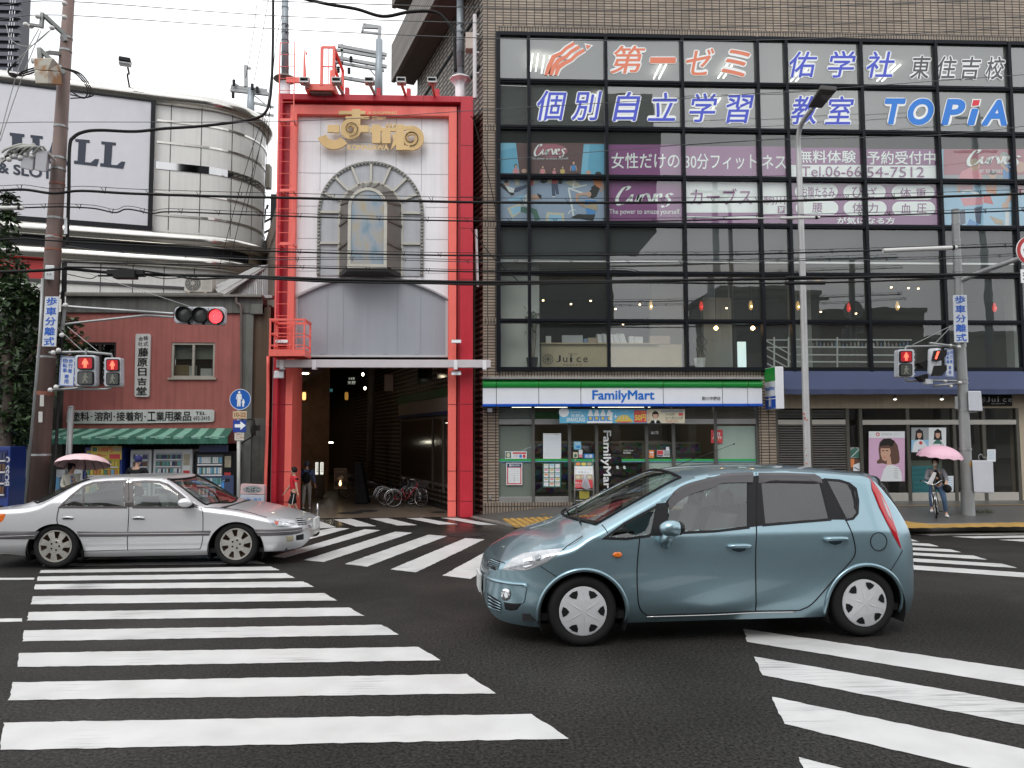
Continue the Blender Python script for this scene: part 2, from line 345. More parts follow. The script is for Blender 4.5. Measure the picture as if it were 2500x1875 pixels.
def tact(pl,name='tactile_paving',dz=.012):
 mb=MB();P=[PG(u,v,.13)for u,v in pl];k=len(P)//2
 for i in range(k-1):
  a,b,c,d=P[i],P[i+1],P[2*k-2-i],P[2*k-1-i]
  q=[]
  for p in(a,b,c,d):
   q.append(Vector((p.x,p.y,pz(p.x,p.y)+dz)))
  nu,nv=max(1,int((q[1]-q[0]).length/.3)),2
  mb.grid(lambda s,t:lerp(lerp(q[0],q[1],s),lerp(q[3],q[2],s),t)+Vector((0,0,.004*math.sin(s*nu*6.28))),nu*4,nv)
 return mb
mb=tact(z([(-400,10),(40,15),(400,55),(700,78),(1500,60),(2500,42),(2500,120),(1500,125),(700,140),(400,145),(40,130),(-400,110)],k3,2180,1270));struct('tactile_paving',mb,yel)
mb=MB()
for r in range(7):
 for c in range(14):
  x=.55+c*.135+r*.03;y=16.05-r*.19-c*.035;h=pz(x,y)
  mb.lathe([(.062,-.004),(.06,.014),(.035,.024),(0,.024)],(x,y,h),(0,0,1),8)
struct('tactile_paving',mb,yel)
mb=MB()
for i in range(22):
 x=1.3+i*.62;y=16.3+.012*i;h=pz(x,y)+.01;mb.quad((x,y,h),(x+.56,y,h+.004),(x+.56,y+.09,h+.004),(x,y+.09,h))
struct('tactile_paving',mb,yel)
mb=MB();mb.box(-60,-4.75,14.55,20,-.02,.13);struct('pavement',mb,slab)
mb=MB()
for i in range(75):mb.box(-4.75-.6*(i+1)+.004,-4.75-.6*i-.004,14.4,14.545,-.02,.134)
struct('kerb',mb,kerbm)
AZ=rad(-19.5);DV=Vector((math.sin(AZ),math.cos(AZ),0));WV=Vector((math.cos(AZ),-math.sin(AZ),0))
flm=mat('arcade_floor',(.15,.12,.09),.3,var=.3,vs=1.2,bump=.05)
mb=MB();mb.poly([(-4.7,16.95,.012),(-.3,17.05,.012),(-.3+DV.x*40,17+DV.y*40,.012),(-5+DV.x*40,17+DV.y*40,.012)]);struct('arcade_floor',mb,flm)
iron=mat('cast_iron',(.03,.03,.03),.5)
for(u,v,r)in((855,1254,.3),(895,1249,.28),(1138,1306,.34),(1072,1252,.2)):
 p=PG(u,v);zz=.016 if p.y>16.9 else.006
 mb=MB();mb.lathe([(r,0),(r*.9,.004),(0,.004)],(p.x,p.y,zz),(0,0,1),24)
 struct('manhole_cover',mb,iron)
# brick building with the glass front
YF=17.4
C0=Vector((PX(1179,YF,600),YF,0))
BRK=brick('brown_tile',(.34,.275,.21),(.05,.04,.032),.185,.0665,.0125)
SOL=brick('brown_tile_upright',(.29,.235,.18),(.035,.03,.027),.066,.2,.011)
BRS=brick('brown_tile_side',(.31,.26,.205),(.02,.018,.017),.37,.133,.045,tuple(DV))
FRM=mat('dark_bronze_frame',(.012,.014,.018),.35,.3,var=.1)
GLZ=glass('window_glass',(.95,.985,.97),.1,haze=.07,hazec=(.42,.48,.45))
GLH=glass('hazy_window_glass',(.8,.84,.82),.17,haze=.2,hazec=(.4,.45,.42))
concg=mat('grey_concrete',(.16,.155,.145),.7,var=.2,bump=.2,streak=.35)
dark=mat('dark_void',(.02,.02,.02),.7,var=0)
bld=thing('office_building',(C0.x,YF,0),'brown tiled four storey building with a wide dark-framed glass front covered in signs','building')
vr=[83.9,198.7,311.7,430.4,546.5,666.8,783.9,901.0]
ZR=[PZ(v,YF,1216)for v in vr]
cu_=[1216,1290,1478,1663.5,1847,1917,2099,2281,2460]
XR=[PX(u,YF,150)for u in cu_];XR+=[XR[-1]+(XR[-1]-XR[-2]),XR[-1]+1.9];XR+=[XR[-1]+1.7,XR[-1]+3.4]
XE=XR[-1]+.3
mb=MB()
mb.box(C0.x,XE,YF,YF+.3,ZR[0]+.2,17.5)
mb.box(C0.x,XR[0],YF+.001,YF+.3,0,ZR[0]+.2)
zs1,zs0=PZ(902,YF,1216)-.02,PZ(921,YF,1216)
mb.box(XR[0],XE,YF+.002,YF+.3,2.9,zs1)
xp0,xp1=PX(1853,YF),PX(1893,YF)
mb.box(xp0,xp1,YF-.04,YF+.3,0,3.05)
xl,xr=PX(1155,YF),PX(1214,YF)
mb.build('wall',BRK,bld)
mb=MB();mb.box(XR[0],XE,YF-.012,YF,ZR[0]+.02,ZR[0]+.2);mb.box(XR[0],PX(1864,YF),YF-.012,YF,zs0,zs1)
xb1=PX(1395,YF);mb.hexa([(C0.x,YF-.02,-.02),(xb1,YF-.02,.2),(xb1,YF+.1,.2),(C0.x,YF+.1,-.02),(C0.x,YF-.02,.29),(xb1,YF-.02,.29),(xb1,YF+.1,.29),(C0.x,YF+.1,.29)])
for k in(2,4,6):mb.box(C0.x+.003,XR[0]-.003,YF-.008,YF,ZR[k]-.07,ZR[k]+.07)
mb.build('soldier_course',SOL,bld)
mb=MB()
def side(d,out,zz):p=C0+DV*d-WV*out;return Vector((p.x,p.y,zz))
mb.hexa([side(0.0,0,0),side(16,0,0),side(16,-.4,0),side(.42,-.4,0),side(0,0,12.35),side(16,0,12.35),side(16,-.4,12.35),side(.42,-.4,12.35)])
mb.hexa([side(0.0,0,12.35),side(6,0,12.35),side(6,-.4,12.35),side(.42,-.4,12.35),side(0,0,17.5),side(6,0,17.5),side(6,-.4,17.5),side(.42,-.4,17.5)])
mb.build('wall',BRS,bld)
RIB=brick('ribbed_parapet',(.21,.19,.17),(.05,.045,.04),6,.1,.018,tuple(DV),rough=.7)
n_out=-WV
P1=PY(955,201,23.2)
dd=(P1-C0).dot(DV);oo=(P1-C0).dot(-WV)
for zb,zt in((P1.z,PZ(110,23.2,955)),(PZ(20,23.2,957),PZ(20,23.2,957)+1.2)):
 mb=MB();mb.hexa([side(-.0,oo,zb),side(dd,oo,zb),side(dd,oo-.12,zb),side(0,oo-.12,zb),side(0,oo,zt),side(dd,oo,zt),side(dd,oo-.12,zt),side(0,oo-.12,zt)])
 b=mb.build('balcony',RIB,bld)
 mb=MB();mb.hexa([side(0,oo-.12,zb+.03),side(dd,oo-.12,zb+.03),side(dd,.0,zb+.03),side(0,.0,zb+.03),side(0,oo-.12,zb+.2),side(dd,oo-.12,zb+.2),side(dd,0,zb+.2),side(0,0,zb+.2)])
 mb.hexa([side(dd-.14,oo-.12,zb+.2),side(dd,oo-.12,zb+.2),side(dd,0,zb+.2),side(dd-.14,0,zb+.2),side(dd-.14,oo-.12,zt),side(dd,oo-.12,zt),side(dd,0,zt),side(dd-.14,0,zt)])
 mb.build('balcony_soffit',mat('balcony_soffit',(.17,.155,.14),.8,var=.1),b)
mb=MB()
for h in(11.9,10.55,9.2):mb.beam(side(.2,.012,h),side(15,.012,h),.03,.06)
mb.build('wall_joint',mat('joint_black',(.02,.02,.02),.8,var=0),bld)
mb=MB()
for i,x in enumerate(XR):
 w=.05 if i in(0,)else.036
 mb.box(x-w,x+w,YF-.09,YF+.06,ZR[7]-.06,ZR[0]+.03)
for k,zz in enumerate(ZR):
 h=.045 if k in(0,7)else.05
 for i in range(len(XR)-1):mb.box(XR[i]+.037,XR[i+1]-.037,YF-.075,YF+.06,zz-h,zz+h)
 if k not in(0,7):
  for i in range(len(XR)-1):mb.box(XR[i]+.043,XR[i+1]-.043,YF-.1,YF-.077,zz-.012,zz+.012)
mb.build('window_frame',FRM,bld,bev=.006)
for r in range(7):
 for i in range(len(XR)-2):
  mb=MB();t=random.uniform(-.004,.004);t2=random.uniform(-.004,.004)
  x0,x1,z0,z1=XR[i]+.034,XR[i+1]-.034,ZR[r+1]+.045,ZR[r]-.045
  mb.quad((x0,YF+t,z0),(x1,YF-t,z0+0),(x1,YF-t+t2,z1),(x0,YF+t+t2,z1))
  mb.build('window',GLH if r<2 else GLZ,bld)
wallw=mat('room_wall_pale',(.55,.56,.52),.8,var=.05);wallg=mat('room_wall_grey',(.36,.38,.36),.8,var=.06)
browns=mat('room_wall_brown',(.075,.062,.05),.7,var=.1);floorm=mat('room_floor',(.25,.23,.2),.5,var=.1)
LMP=mat('fluorescent_tube',(1,1,1),.5,var=0,em=(1,.97,.9),es=3);WRM=mat('warm_bulb',(1,.8,.5),.5,var=0,em=(1,.55,.2),es=14);REDB=mat('red_bulb',(.5,.02,.02),.4,var=0,em=(1,.05,.04),es=1.5)
def room(z0,z1,yb,wall,ceil,flo=floorm):
 mb=MB();x0,x1=XR[0]-.05,XE
 mb.quad((x0,YF+.1,z0),(x1,YF+.1,z0),(x1,yb,z0),(x0,yb,z0),2)
 mb.quad((x0,YF+.1,z1),(x1,YF+.1,z1),(x1,yb,z1),(x0,yb,z1),1)
 mb.quad((x0,yb,z0),(x1,yb,z0),(x1,yb,z1),(x0,yb,z1),0)
 mb.quad((x0,YF+.1,z0),(x0,yb,z0),(x0,yb,z1),(x0,YF+.1,z1),0);mb.quad((x1,YF+.1,z0),(x1,yb,z0),(x1,yb,z1),(x1,YF+.1,z1),0)
 return mb.build('room',[wall,ceil,flo],bld)
Z2c=PZ(634,YF,1216)
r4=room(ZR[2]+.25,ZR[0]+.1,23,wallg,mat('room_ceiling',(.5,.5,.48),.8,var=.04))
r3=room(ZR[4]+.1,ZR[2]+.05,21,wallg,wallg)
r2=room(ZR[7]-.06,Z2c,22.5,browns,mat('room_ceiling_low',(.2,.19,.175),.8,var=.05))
mb=MB();mb.box(XR[0],XE,YF+.12,YF+.3,Z2c,ZR[4]+.1);mb.build('spandrel',mat('spandrel_black',(.02,.022,.024),.4,var=.1),bld)
mb=MB();mb.box(XR[0],XE,YF+.07,YF+.118,Z2c-.02,Z2c+.02);mb.build('ceiling_trim',mat('white_trim',(.75,.75,.73),.5,var=.03),bld)
zc=ZR[0]+.02
for i,(x,y)in enumerate([(1.3,18.3),(1.6,18.4),(4.6,18.6),(6.3,18.5),(8.3,18.6),(10.6,18.5),(3.2,20.5),(6.6,20.6),(9.6,20.6)]):
 mb=MB()
 for k in(0,.14):mb.box(x+k,x+k+.03,y,y+.9,zc-.03,zc)
 mb.build('ceiling_light',LMP,r4)
mb=MB();x=PX(1718,18.2,150);mb.box(x-.06,x+.06,18.0,18.15,ZR[2]+.25,zc);mb.build('room_post',mat('beige_post',(.5,.42,.32),.7,var=.05),r4)
mb=MB();x=PX(2080,18.6,150);mb.box(x-.06,x+.1,18.5,18.8,ZR[2]+.25,zc);mb.build('room_post',wallw,r4)
mb=MB();mb.box(XR[0]-.03,PX(1318,17.9),17.85,18.0,ZR[7],Z2c);mb.build('partition',wallw,r2)
mb=MB();mb.box(PX(1590,20.5),PX(1668,20.5),20.4,20.6,ZR[7],Z2c);mb.box(PX(1720,20),PX(1790,20),19.9,20.1,ZR[7],Z2c-.4);mb.box(PX(1935,19.5),PX(1985,19.5),19.4,19.6,ZR[7],Z2c);mb.box(PX(2480,19),PX(2540,19),18.9,19.2,ZR[7],Z2c);mb.build('partition',wallg,r2)
wood=mat('pale_wood',(.5,.42,.28),.5,var=.12,vs=2)
counter=thing('reception_counter',(PX(1500,18.4),18.4,ZR[7]),'pale wooden reception counter with thin ringed emblem behind the lowest windows','counter')
mb=MB();zt=PZ(840,18.3);mb.box(PX(1322,18.3),PX(1668,18.3),18.3,18.9,ZR[7],zt);mb.build('counter_body',wood,counter)
mb=MB();mb.box(PX(1320,18.3)-.01,PX(1610,18.3),18.24,18.95,zt,zt+.03);mb.build('counter_top',wood,counter)
blk=mat('ink_black',(.02,.02,.02),.5,var=0)
T=lambda Y:(lambda a,b:PY(a,-b,Y))
def tpx(mb,body,u0,v0,u1,v1,Y,off=0.0,shear=0.0,m=None):return mb.text(body,T(Y),u0,-v1,u1,-v0,off,shear,m)
mb=MB()
for i,ch in enumerate('Juice'):tpx(mb,ch,1358+i*16.5,868 if ch in 'Ji' else 873,1358+i*16.5+(5 if ch in 'i' else 10),884,18.292,-.012)
for i,ch in enumerate('quatro'):tpx(mb,ch,1375+i*8,889,1375+i*8+4,892.5,18.292)
tpx(mb,'Hair art',1388,862,1410,865.5,18.292)
cx,cz=PX(1339,18.29),PZ(877,18.29)
for k in range(8):
 a=k*math.pi/4;mb.lathe([(.06,-.001),(.066,-.001)],(cx+.065*math.cos(a),18.29,cz+.065*math.sin(a)),(0,1,0),20)
mb.build('lettering',blk,counter)
paper=mat('paper_white',(.72,.73,.72),.7,var=.05);bookc=[mat('book_'+n,c,.6,var=.05)for n,c in(('white',(.7,.7,.68)),('grey',(.45,.47,.48)),('blue',(.2,.3,.45)),('tan',(.45,.36,.27)))]
bk=thing('magazine_row',(PX(1510,18.4),18.4,zt+.03),'row of leaning white magazines standing on the reception counter','magazines')
x=PX(1462,18.4)
for i in range(24):
 w=random.uniform(.018,.03);h=random.uniform(.23,.28);lean=.02+i*.002
 mb=MB();mb.hexa([(x,18.36,zt+.031),(x+w,18.36,zt+.031),(x+w,18.6,zt+.031),(x,18.6,zt+.031),(x-lean,18.36,zt+h),(x+w-lean,18.36,zt+h),(x+w-lean,18.6,zt+h),(x-lean,18.6,zt+h)])
 mb.build('magazine',bookc[random.choice([0,0,0,1])],bk);x+=w+.004
for nm,u0,u1,v0,m_,lab in(('display_card',1334,1347,820,bookc[0],'small white card standing at the left end of the counter'),('photo_album',1374,1425,818,bookc[1],'open grey album with photographs on the counter'),('desk_sign',1427,1437,826,bookc[2],'little blue and white desk sign beside the album'),('paper_box',1438,1460,824,bookc[3],'low tan paper box beside the magazines'),('white_ornament',1539,1551,820,bookc[0],'white figure ornament right of the magazines'),('leaflet_stand',1552,1573,821,bookc[0],'white leaflet stand on the counter'),('cardboard_box',1590,1640,819,bookc[3],'long tan cardboard box at the right end of the counter')):
 mb=MB();Y=18.45;mb.box(PX(u0,Y),PX(u1,Y),Y,Y+.12,zt+.031,PZ(v0,Y));tag(mb.build(nm,m_,bev=.005),lab,nm.split('_')[-1])
potb=mat('black_pot',(.02,.02,.022),.4);potw=mat('white_pot',(.7,.7,.68),.4);leafm=mat('house_leaf',(.05,.085,.04),.5,var=.3);stem=mat('plant_stem',(.2,.16,.1),.7)
def houseplant(x,y,z0,h,pot,lab,spread,nl):
 t=thing('potted_plant',(x,y,z0),lab,'plant')
 mb=MB();mb.lathe([(0,0),(.1,0),(.14,.3),(.12,.3),(.11,.27),(0,.27)],(x,y,z0),(0,0,1),16);mb.build('pot',pot,t)
 mb=MB()
 for k in range(3):mb.tube([(x+.02*k,y,z0+.25),(x-.03+.06*k,y+.02*k,z0+h*.5),(x-.1+.1*k,y,z0+h*.85)],.012,6)
 mb.build('stem',stem,t);mb=MB()
 for k in range(nl):
  a=random.uniform(0,6.28);b=random.uniform(-.5,.9);L_=random.uniform(.5,1)*spread
  o=Vector((x+random.uniform(-.12,.12),y+random.uniform(-.08,.08),z0+h*random.uniform(.6,.95)));d=Vector((math.cos(a)*math.cos(b),math.sin(a)*math.cos(b)*.6,math.sin(b)))
  s=d.cross(Vector((0,0,1))).normalized()*L_*.07;e=o+d*L_+Vector((0,0,-L_*.35));md=o+d*L_*.55
  mb.add([o,md+s,e,md-s],[(0,1,2,3)])
 mb.build('leaves',leafm,t)
houseplant(PX(1300,17.75),17.75,ZR[7],1.5,potb,'tall thin plant in a black pot behind the lower left window',.3,70)
houseplant(PX(1712,18),18.0,ZR[7]+.02,.85,potw,'leafy plant in a white pot right of the counter window',.35,60)
for nm,lst,m_ in(('pendant_lamp',[(1589,747,698),(1833,747,700),(2191,748,700),(1948,748,700)],WRM),('pendant_lamp',[(1712,748,700),(2072,752,700),(2428,752,690)],REDB)):
 for j,(u,v,vt)in enumerate(lst):
  Y=18.6;p=PY(u,v,Y);t=thing('pendant_lamp',(p.x,p.y,p.z),'%s pendant lamp hanging in the salon window, %s'%('clear glass' if m_ is WRM else 'red glass',['above the right end of the counter','beside the narrow middle panes','above the stair railing','behind the lamp post'][j]if m_ is WRM else['over the white plant pot','right of the stair','behind the traffic light pole'][j]),'lamp','pendant lamps in the salon')
  mb=MB();mb.lathe([(.015,.13),(.03,.1),(.05,.02),(.045,-.06),(.02,-.1),(0,-.1)],p,(0,0,1),12);mb.build('lamp_shade',mat('amber_glass',(.5,.35,.12),.1,var=0,em=(1,.6,.2),es=.35)if m_ is WRM else mat('red_glass',(.4,.02,.02),.1,var=0,em=(1,.05,.03),es=.4),t,smooth=True)
  mb=MB();mb.ell(p-Vector((0,.05,.02)),.018,.018,.022);mb.build('bulb',m_,t)
  mb=MB();mb.tube([p+Vector((0,0,.13)),(p.x,p.y,Z2c)],.005,5);mb.build('cord',blk,t)
sp=[(1326,735),(1394,744),(1442,736),(1503,756),(1562,745),(1774,754),(1521,793),(1998,692),(2004,763),(2090,767),(2176,703),(2218,705),(2242,706)]
for u,v in sp:
 p=PY(u,v,19.5);mb=MB();mb.lathe([(0,0),(.022,0),(.028,.03)],p,(0,0,1),8);mb.build('spotlight',mat('ceiling_spot',(1,.9,.7),.5,var=0,em=(1,.72,.4),es=5),r2)
for u in(1748,1838):
 p=PY(u,801,18.9);t=thing('table_lamp',(p.x,p.y,p.z),'glowing round bulb lamp in the salon window, %s one'%('left' if u<1800 else 'right'),'lamp','round bulb lamps in the salon')
 mb=MB();mb.ell(p,.05,.05,.05);mb.build('bulb',mat('glow_bulb',(1,.8,.5),.5,var=0,em=(1,.55,.22),es=20),t);mb=MB();mb.tube([p+Vector((0,0,.05)),(p.x,p.y,Z2c)],.006,5);mb.build('cord',blk,t)
rail=mat('pale_rail',(.6,.62,.6),.35,.4,var=.03)
t=thing('stair_railing',(PX(1900,18.2),18.2,ZR[7]),'pale steel stair railing with level and slanting bars behind the windows','railing')
mb=MB();Y=18.2
for v in(829,847,866,883):mb=MB();mb.beam(PY(1938,v,Y),PY(2225,v+1,Y),.025,.03);mb.build('rail',rail,t)
mb=MB()
for u in(1862,1890,1925,2044):mb.beam(PY(u,823,Y),PY(u,900,Y),.03,.03)
mb.build('baluster',rail,t);mb=MB()
for k in range(4):mb.beam(PY(1869,831+k*18,Y+.01),PY(1940,871+k*18,Y+.01),.02,.025)
for v in(830,848):mb.beam(PY(1868,v,Y),PY(1925,v,Y),.02,.025)
mb.build('slanted_bar',rail,t)
mb=MB();mb.box(PX(1985,19.8),PX(2240,19.8),19.7,20.0,ZR[7],PZ(846,19.8));tag(mb.build('product_shelf',mat('shelf_dark',(.09,.08,.07),.6)),'dark low shelf of bottles behind the stair railing','shelf')
t=thing('bottle_row',(PX(2060,19.7),19.7,PZ(846,19.8)),'row of small bottles standing on the low dark shelf','bottles')
for i in range(26):
 x=PX(1990+i*9.3,19.75);mb=MB();h=random.uniform(.09,.17);mb.lathe([(0,0),(.028,0),(.028,h*.7),(.012,h*.8),(.012,h),(0,h)],(x,19.72,PZ(846,19.8)),(0,0,1),8);mb.build('bottle',random.choice(bookc),t,smooth=True)
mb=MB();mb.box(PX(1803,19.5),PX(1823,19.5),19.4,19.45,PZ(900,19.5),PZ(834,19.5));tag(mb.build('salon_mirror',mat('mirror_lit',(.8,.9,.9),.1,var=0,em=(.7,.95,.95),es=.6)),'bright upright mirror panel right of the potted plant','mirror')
ORN=mat('vinyl_orange',(.78,.23,.13),.5,var=.03);BLU=mat('vinyl_blue',(.07,.1,.6),.5,var=.03);LBL=mat('vinyl_sky_blue',(.03,.22,.72),.5,var=.03);WHT=mat('vinyl_white',(.9,.93,.92),.5,var=.02);DGR=mat('vinyl_grey',(.1,.095,.11),.5,var=.03);REDV=mat('vinyl_red',(.75,.04,.06),.5,var=.03);PUR=mat('vinyl_purple',(.24,.05,.21),.5,var=.05)
k=.31646
js=thing('window_lettering',(PX(1800,YF),YF-.01,ZR[2]),'white-edged orange, blue and grey Japanese lettering across the two top window rows','sign')
YL=YF-.012
mw,mo,mbl,mdg,mlb,mrd=MB(),MB(),MB(),MB(),MB(),MB()
def otx(ch,x0,y0,x1,y1,ox,m,sh=.2,off=.022):
 u0,v0,u1,v1=ox+x0*k,y0*k,ox+x1*k,y1*k
 if ch!=' ':
  tpx(mw,ch,u0,v0,u1,v1,YL,off+.05,sh);tpx(m,ch,u0+2,v0+2,u1-2,v1-2,YL-.004,off-.012,sh)
for ch,a in zip('第一ゼミ',((910,345,1195,575),(1215,435,1430,495),(1495,365,1725,588),(1765,375,2005,600))):otx(ch,*a,1200,mo)
for ch,a in zip('佑学社',((395,390,625,605),(690,385,922,606),(990,390,1222,608))):otx(ch,*a,1800,mbl)
for ch,a in zip('東住吉校',((1325,422,1500,615),(1538,425,1700,615),(1722,430,1890,618),(1908,430,2072,622))):otx(ch,*a,1800,mdg)
for ch,a in zip('個別自立学習',((345,692,587,937),(610,697,858,935),(928,702,1157,942),(1198,706,1442,940),(1518,712,1748,950),(1803,725,2032,957))):otx(ch,*a,1200,mbl)
for ch,a in zip('教室',((408,733,640,967),(668,735,908,967))):otx(ch,*a,1800,mbl)
for ch,a in zip('TOPıA',((1130,752,1307,967),(1308,752,1522,972),(1568,757,1767,972),(1768,830,1868,974),(1878,762,2087,977))):otx(ch,*a,1800,mlb,.22,.05)
mrd.poly([PY(1800+x*k,y*k,YL-.004)for x,y in((1820,772),(1872,772),(1862,812),(1810,818))]);mw.poly([PY(1800+x*k,y*k,YL)for x,y in((1812,763),(1884,763),(1872,820),(1800,828))])
def arcband(mb,a,b,w,Y):
 n=len(a);A=[PY(1200+x*k,y*k,Y)for x,y in a];B=[PY(1200+x*k,y*k,Y)for x,y in b]
 for i in range(n-1):mb.quad(A[i],A[i+1],B[i+1],B[i])
base=[(470,580),(490,520),(530,470),(590,440),(625,405),(690,365)]
for j in range(3):
 dx,dy=(-50+j*38,-32+j*26);A=[(x+dx-13*(1 if i<3 else.5),y+(dy if i>1 else 0)-11*(0 if i<1 else 1))for i,(x,y)in enumerate(base)];B=[(x+26*(1 if i<3 else.5),y+22*(0 if i<1 else 1))for i,(x,y)in enumerate(A)]
 arcband(mo,A,B,0,YL-.004)
 arcband(mw,[(x-7,y-7)for x,y in A],[(x+8,y+8)for x,y in B],0,YL)
mo.poly([PY(1200+x*k,y*k,YL-.004)for x,y in((726,345),(768,352),(738,382))]);mw.poly([PY(1200+x*k,y*k,YL)for x,y in((715,332),(785,350),(735,396))])
for m_,mm in((mw,WHT),(mo,ORN),(mbl,BLU),(mdg,DGR),(mlb,LBL),(mrd,REDV)):m_.build('lettering',mm,js)
YP=YF+.05
gs=thing('window_sign',(PX(1800,YP),YP,ZR[4]),'purple and white window film with gym name, phone number and oval health words','sign')
mp,mq=MB(),MB()
def pr(mb,x0,y0,x1,y1,ox,oy=0,Y=YP):
 u0,v0,u1,v1=ox+x0*k,oy+y0*k,ox+x1*k,oy+y1*k
 mb.quad(PY(u0,v1,Y),PY(u1,v1,Y),PY(u1,v0,Y),PY(u0,v0,Y))
for a in((900,1115,1468,1350),(1490,1128,2052,1356)):pr(mp,*a,1200)
for a in((175,1130,384,1360),(405,1140,964,1270),(985,1150,1547,1275)):pr(mp,*a,1800)
for a in((405,1272,964,1378),(985,1277,1549,1382)):pr(mq,*a,1800)
pr(mp,900,1388,1472,1712,1200)
pr(mq,1495,1393,2062,1640,1200);pr(mp,1495,1642,2062,1668,1200);pr(mq,1495,1669,2062,1682,1200);pr(mp,1495,1683,2062,1722,1200)
pr(mq,185,1398,392,1650,1800);pr(mp,185,1652,394,1722,1800)
pr(mp,415,1403,980,1738,1800);pr(mp,1000,1408,1562,1738,1800)
mp.build('film_panel',PUR,gs);mq.build('film_panel',WHT,gs)
def oval(mb,x0,y0,x1,y1,ox,oy,Y):
 r=(y1-y0)/2;pts=[]
 for i in range(13):a=math.pi/2+math.pi*i/12;pts.append((x0+r+r*math.cos(a),(y0+y1)/2-r*math.sin(a)))
 for i in range(13):a=-math.pi/2+math.pi*i/12;pts.append((x1-r+r*math.cos(a),(y0+y1)/2-r*math.sin(a)))
 mb.poly([PY(ox+x*k,oy+y*k,Y)for x,y in pts])
mw2,mp2=MB(),MB();Y1,Y2=YP-.006,YP-.012
for a in((445,0,775,110),(818,5,1145,115),(1190,10,1522,118),(450,130,780,235),(820,130,1152,238),(1195,133,1527,240)):oval(mw2,*a,1800,450,Y1)
def tz(mb,s,x0,y0,x1,y1,ox,oy,Y,off=0.0,sh=0.0):tpx(mb,s,ox+x0*k,oy+y0*k,ox+x1*k,oy+y1*k,Y,off,sh)
for s_,a in(('女性だけの',(925,1178,1450,1300)),('30分フィット',(1492,1185,2045,1305))):tz(mw2,s_,*a,1200,0,Y1,.008)
for s_,a in(('ネス',(190,1195,376,1303)),('無料体験',(470,1160,915,1257)),('予約受付中',(1000,1165,1530,1268))):tz(mw2,s_,*a,1800,0,Y1,.012)
tz(mw2,'が気になる方',770,255,1215,305,1800,450,Y1,.02)
for s_,a in(('Tel.06-66',(495,1282,955,1362)),('54-7512',(1000,1287,1442,1367))):tz(mp2,s_,*a,1800,0,Y2)
for s_,a in(('お腹たるみ',(495,18,752,104)),('ひ',(885,20,970,102)),('ざ',(1000,22,1078,102)),('体',(1255,28,1340,106)),('重',(1378,28,1458,106)),('腰',(578,143,657,218)),('体',(888,143,972,220)),('力',(1010,145,1086,220)),('血',(1263,148,1340,222)),('圧',(1384,148,1462,222))):tz(mp2,s_,*a,1800,450,Y2,.006)
tz(mp2,'カーブス',1535,1452,2008,1578,1200,0,Y2,.006);tz(mp2,'駒川',205,1512,368,1578,1800,0,Y2)
pr(mp2,312,1590,366,1642,1800,0,Y2);tz(mw2,'3F',320,1598,358,1634,1800,0,Y2-.004,.03)
def brush(mb,pts,w,fn,n=6):
 P=smooth_path([(a,b,0)for a,b in pts],n);L_=len(P)
 for i in range(L_-1):
  d=(P[i+1]-P[i]);
  if d.length<1e-6:continue
  nx=Vector((.75,.55,0))*w*.5
  mb.quad(fn(P[i].x-nx.x,P[i].y-nx.y),fn(P[i+1].x-nx.x,P[i+1].y-nx.y),fn(P[i+1].x+nx.x,P[i+1].y+nx.y),fn(P[i].x+nx.x,P[i].y+nx.y))
def curves_logo(mb,u0,v0,u1,v1,Y):
 def f(a,b):return PY(lerp(u0,u1,a),lerp(v1,v0,b),Y)
 w=.085
 brush(mb,[(.2,.82),(.24,.96),(.17,.98),(.08,.7),(.03,.4),(.05,.16),(.12,.14),(.2,.3),(.27,.52)],w,f)
 brush(mb,[(.29,.62),(.27,.35),(.3,.24),(.36,.34),(.4,.6),(.385,.3),(.42,.22)],w*.8,f)
 brush(mb,[(.45,.62),(.43,.4),(.42,.22),(.45,.45),(.51,.66),(.56,.6)],w*.8,f)
 brush(mb,[(.56,.64),(.585,.4),(.6,.22),(.66,.45),(.68,.66)],w*.8,f)
 brush(mb,[(.72,.42),(.78,.5),(.77,.66),(.72,.6),(.7,.35),(.74,.2),(.8,.3)],w*.8,f)
 brush(mb,[(.98,.6),(.92,.68),(.88,.55),(.93,.35),(.9,.12),(.83,.02),(.8,.1)],w*.8,f)
curves_logo(mw2,1502,455,1645,507,Y1);tz(mw2,'The power to amaze yourself.',908,1612,1456,1662,1200,0,Y1)
mw2.build('lettering',WHT,gs);mp2.build('lettering',PUR,gs)
PC={}
def pc(n,c):
 if n not in PC:PC[n]=mat('print_'+n,c,.5,var=.04)
 return PC[n]
PCOL=dict(sky=(.12,.42,.62),sky2=(.2,.52,.72),maroon=(.11,.045,.045),rose=(.4,.12,.16),floor=(.3,.38,.52),skin=(.6,.36,.26),hair=(.03,.025,.025),pink=(.7,.25,.3),red=(.6,.06,.07),yellow=(.65,.5,.1),blue=(.05,.25,.6),navy=(.04,.06,.13),green=(.05,.16,.12),cream=(.6,.56,.42),white=(.75,.78,.8),orange=(.75,.25,.08),grey=(.3,.32,.33),lblue=(.3,.55,.75),black=(.02,.02,.02),brown=(.12,.06,.04),tan=(.42,.33,.22),magenta=(.62,.3,.52),lilac=(.66,.42,.6))
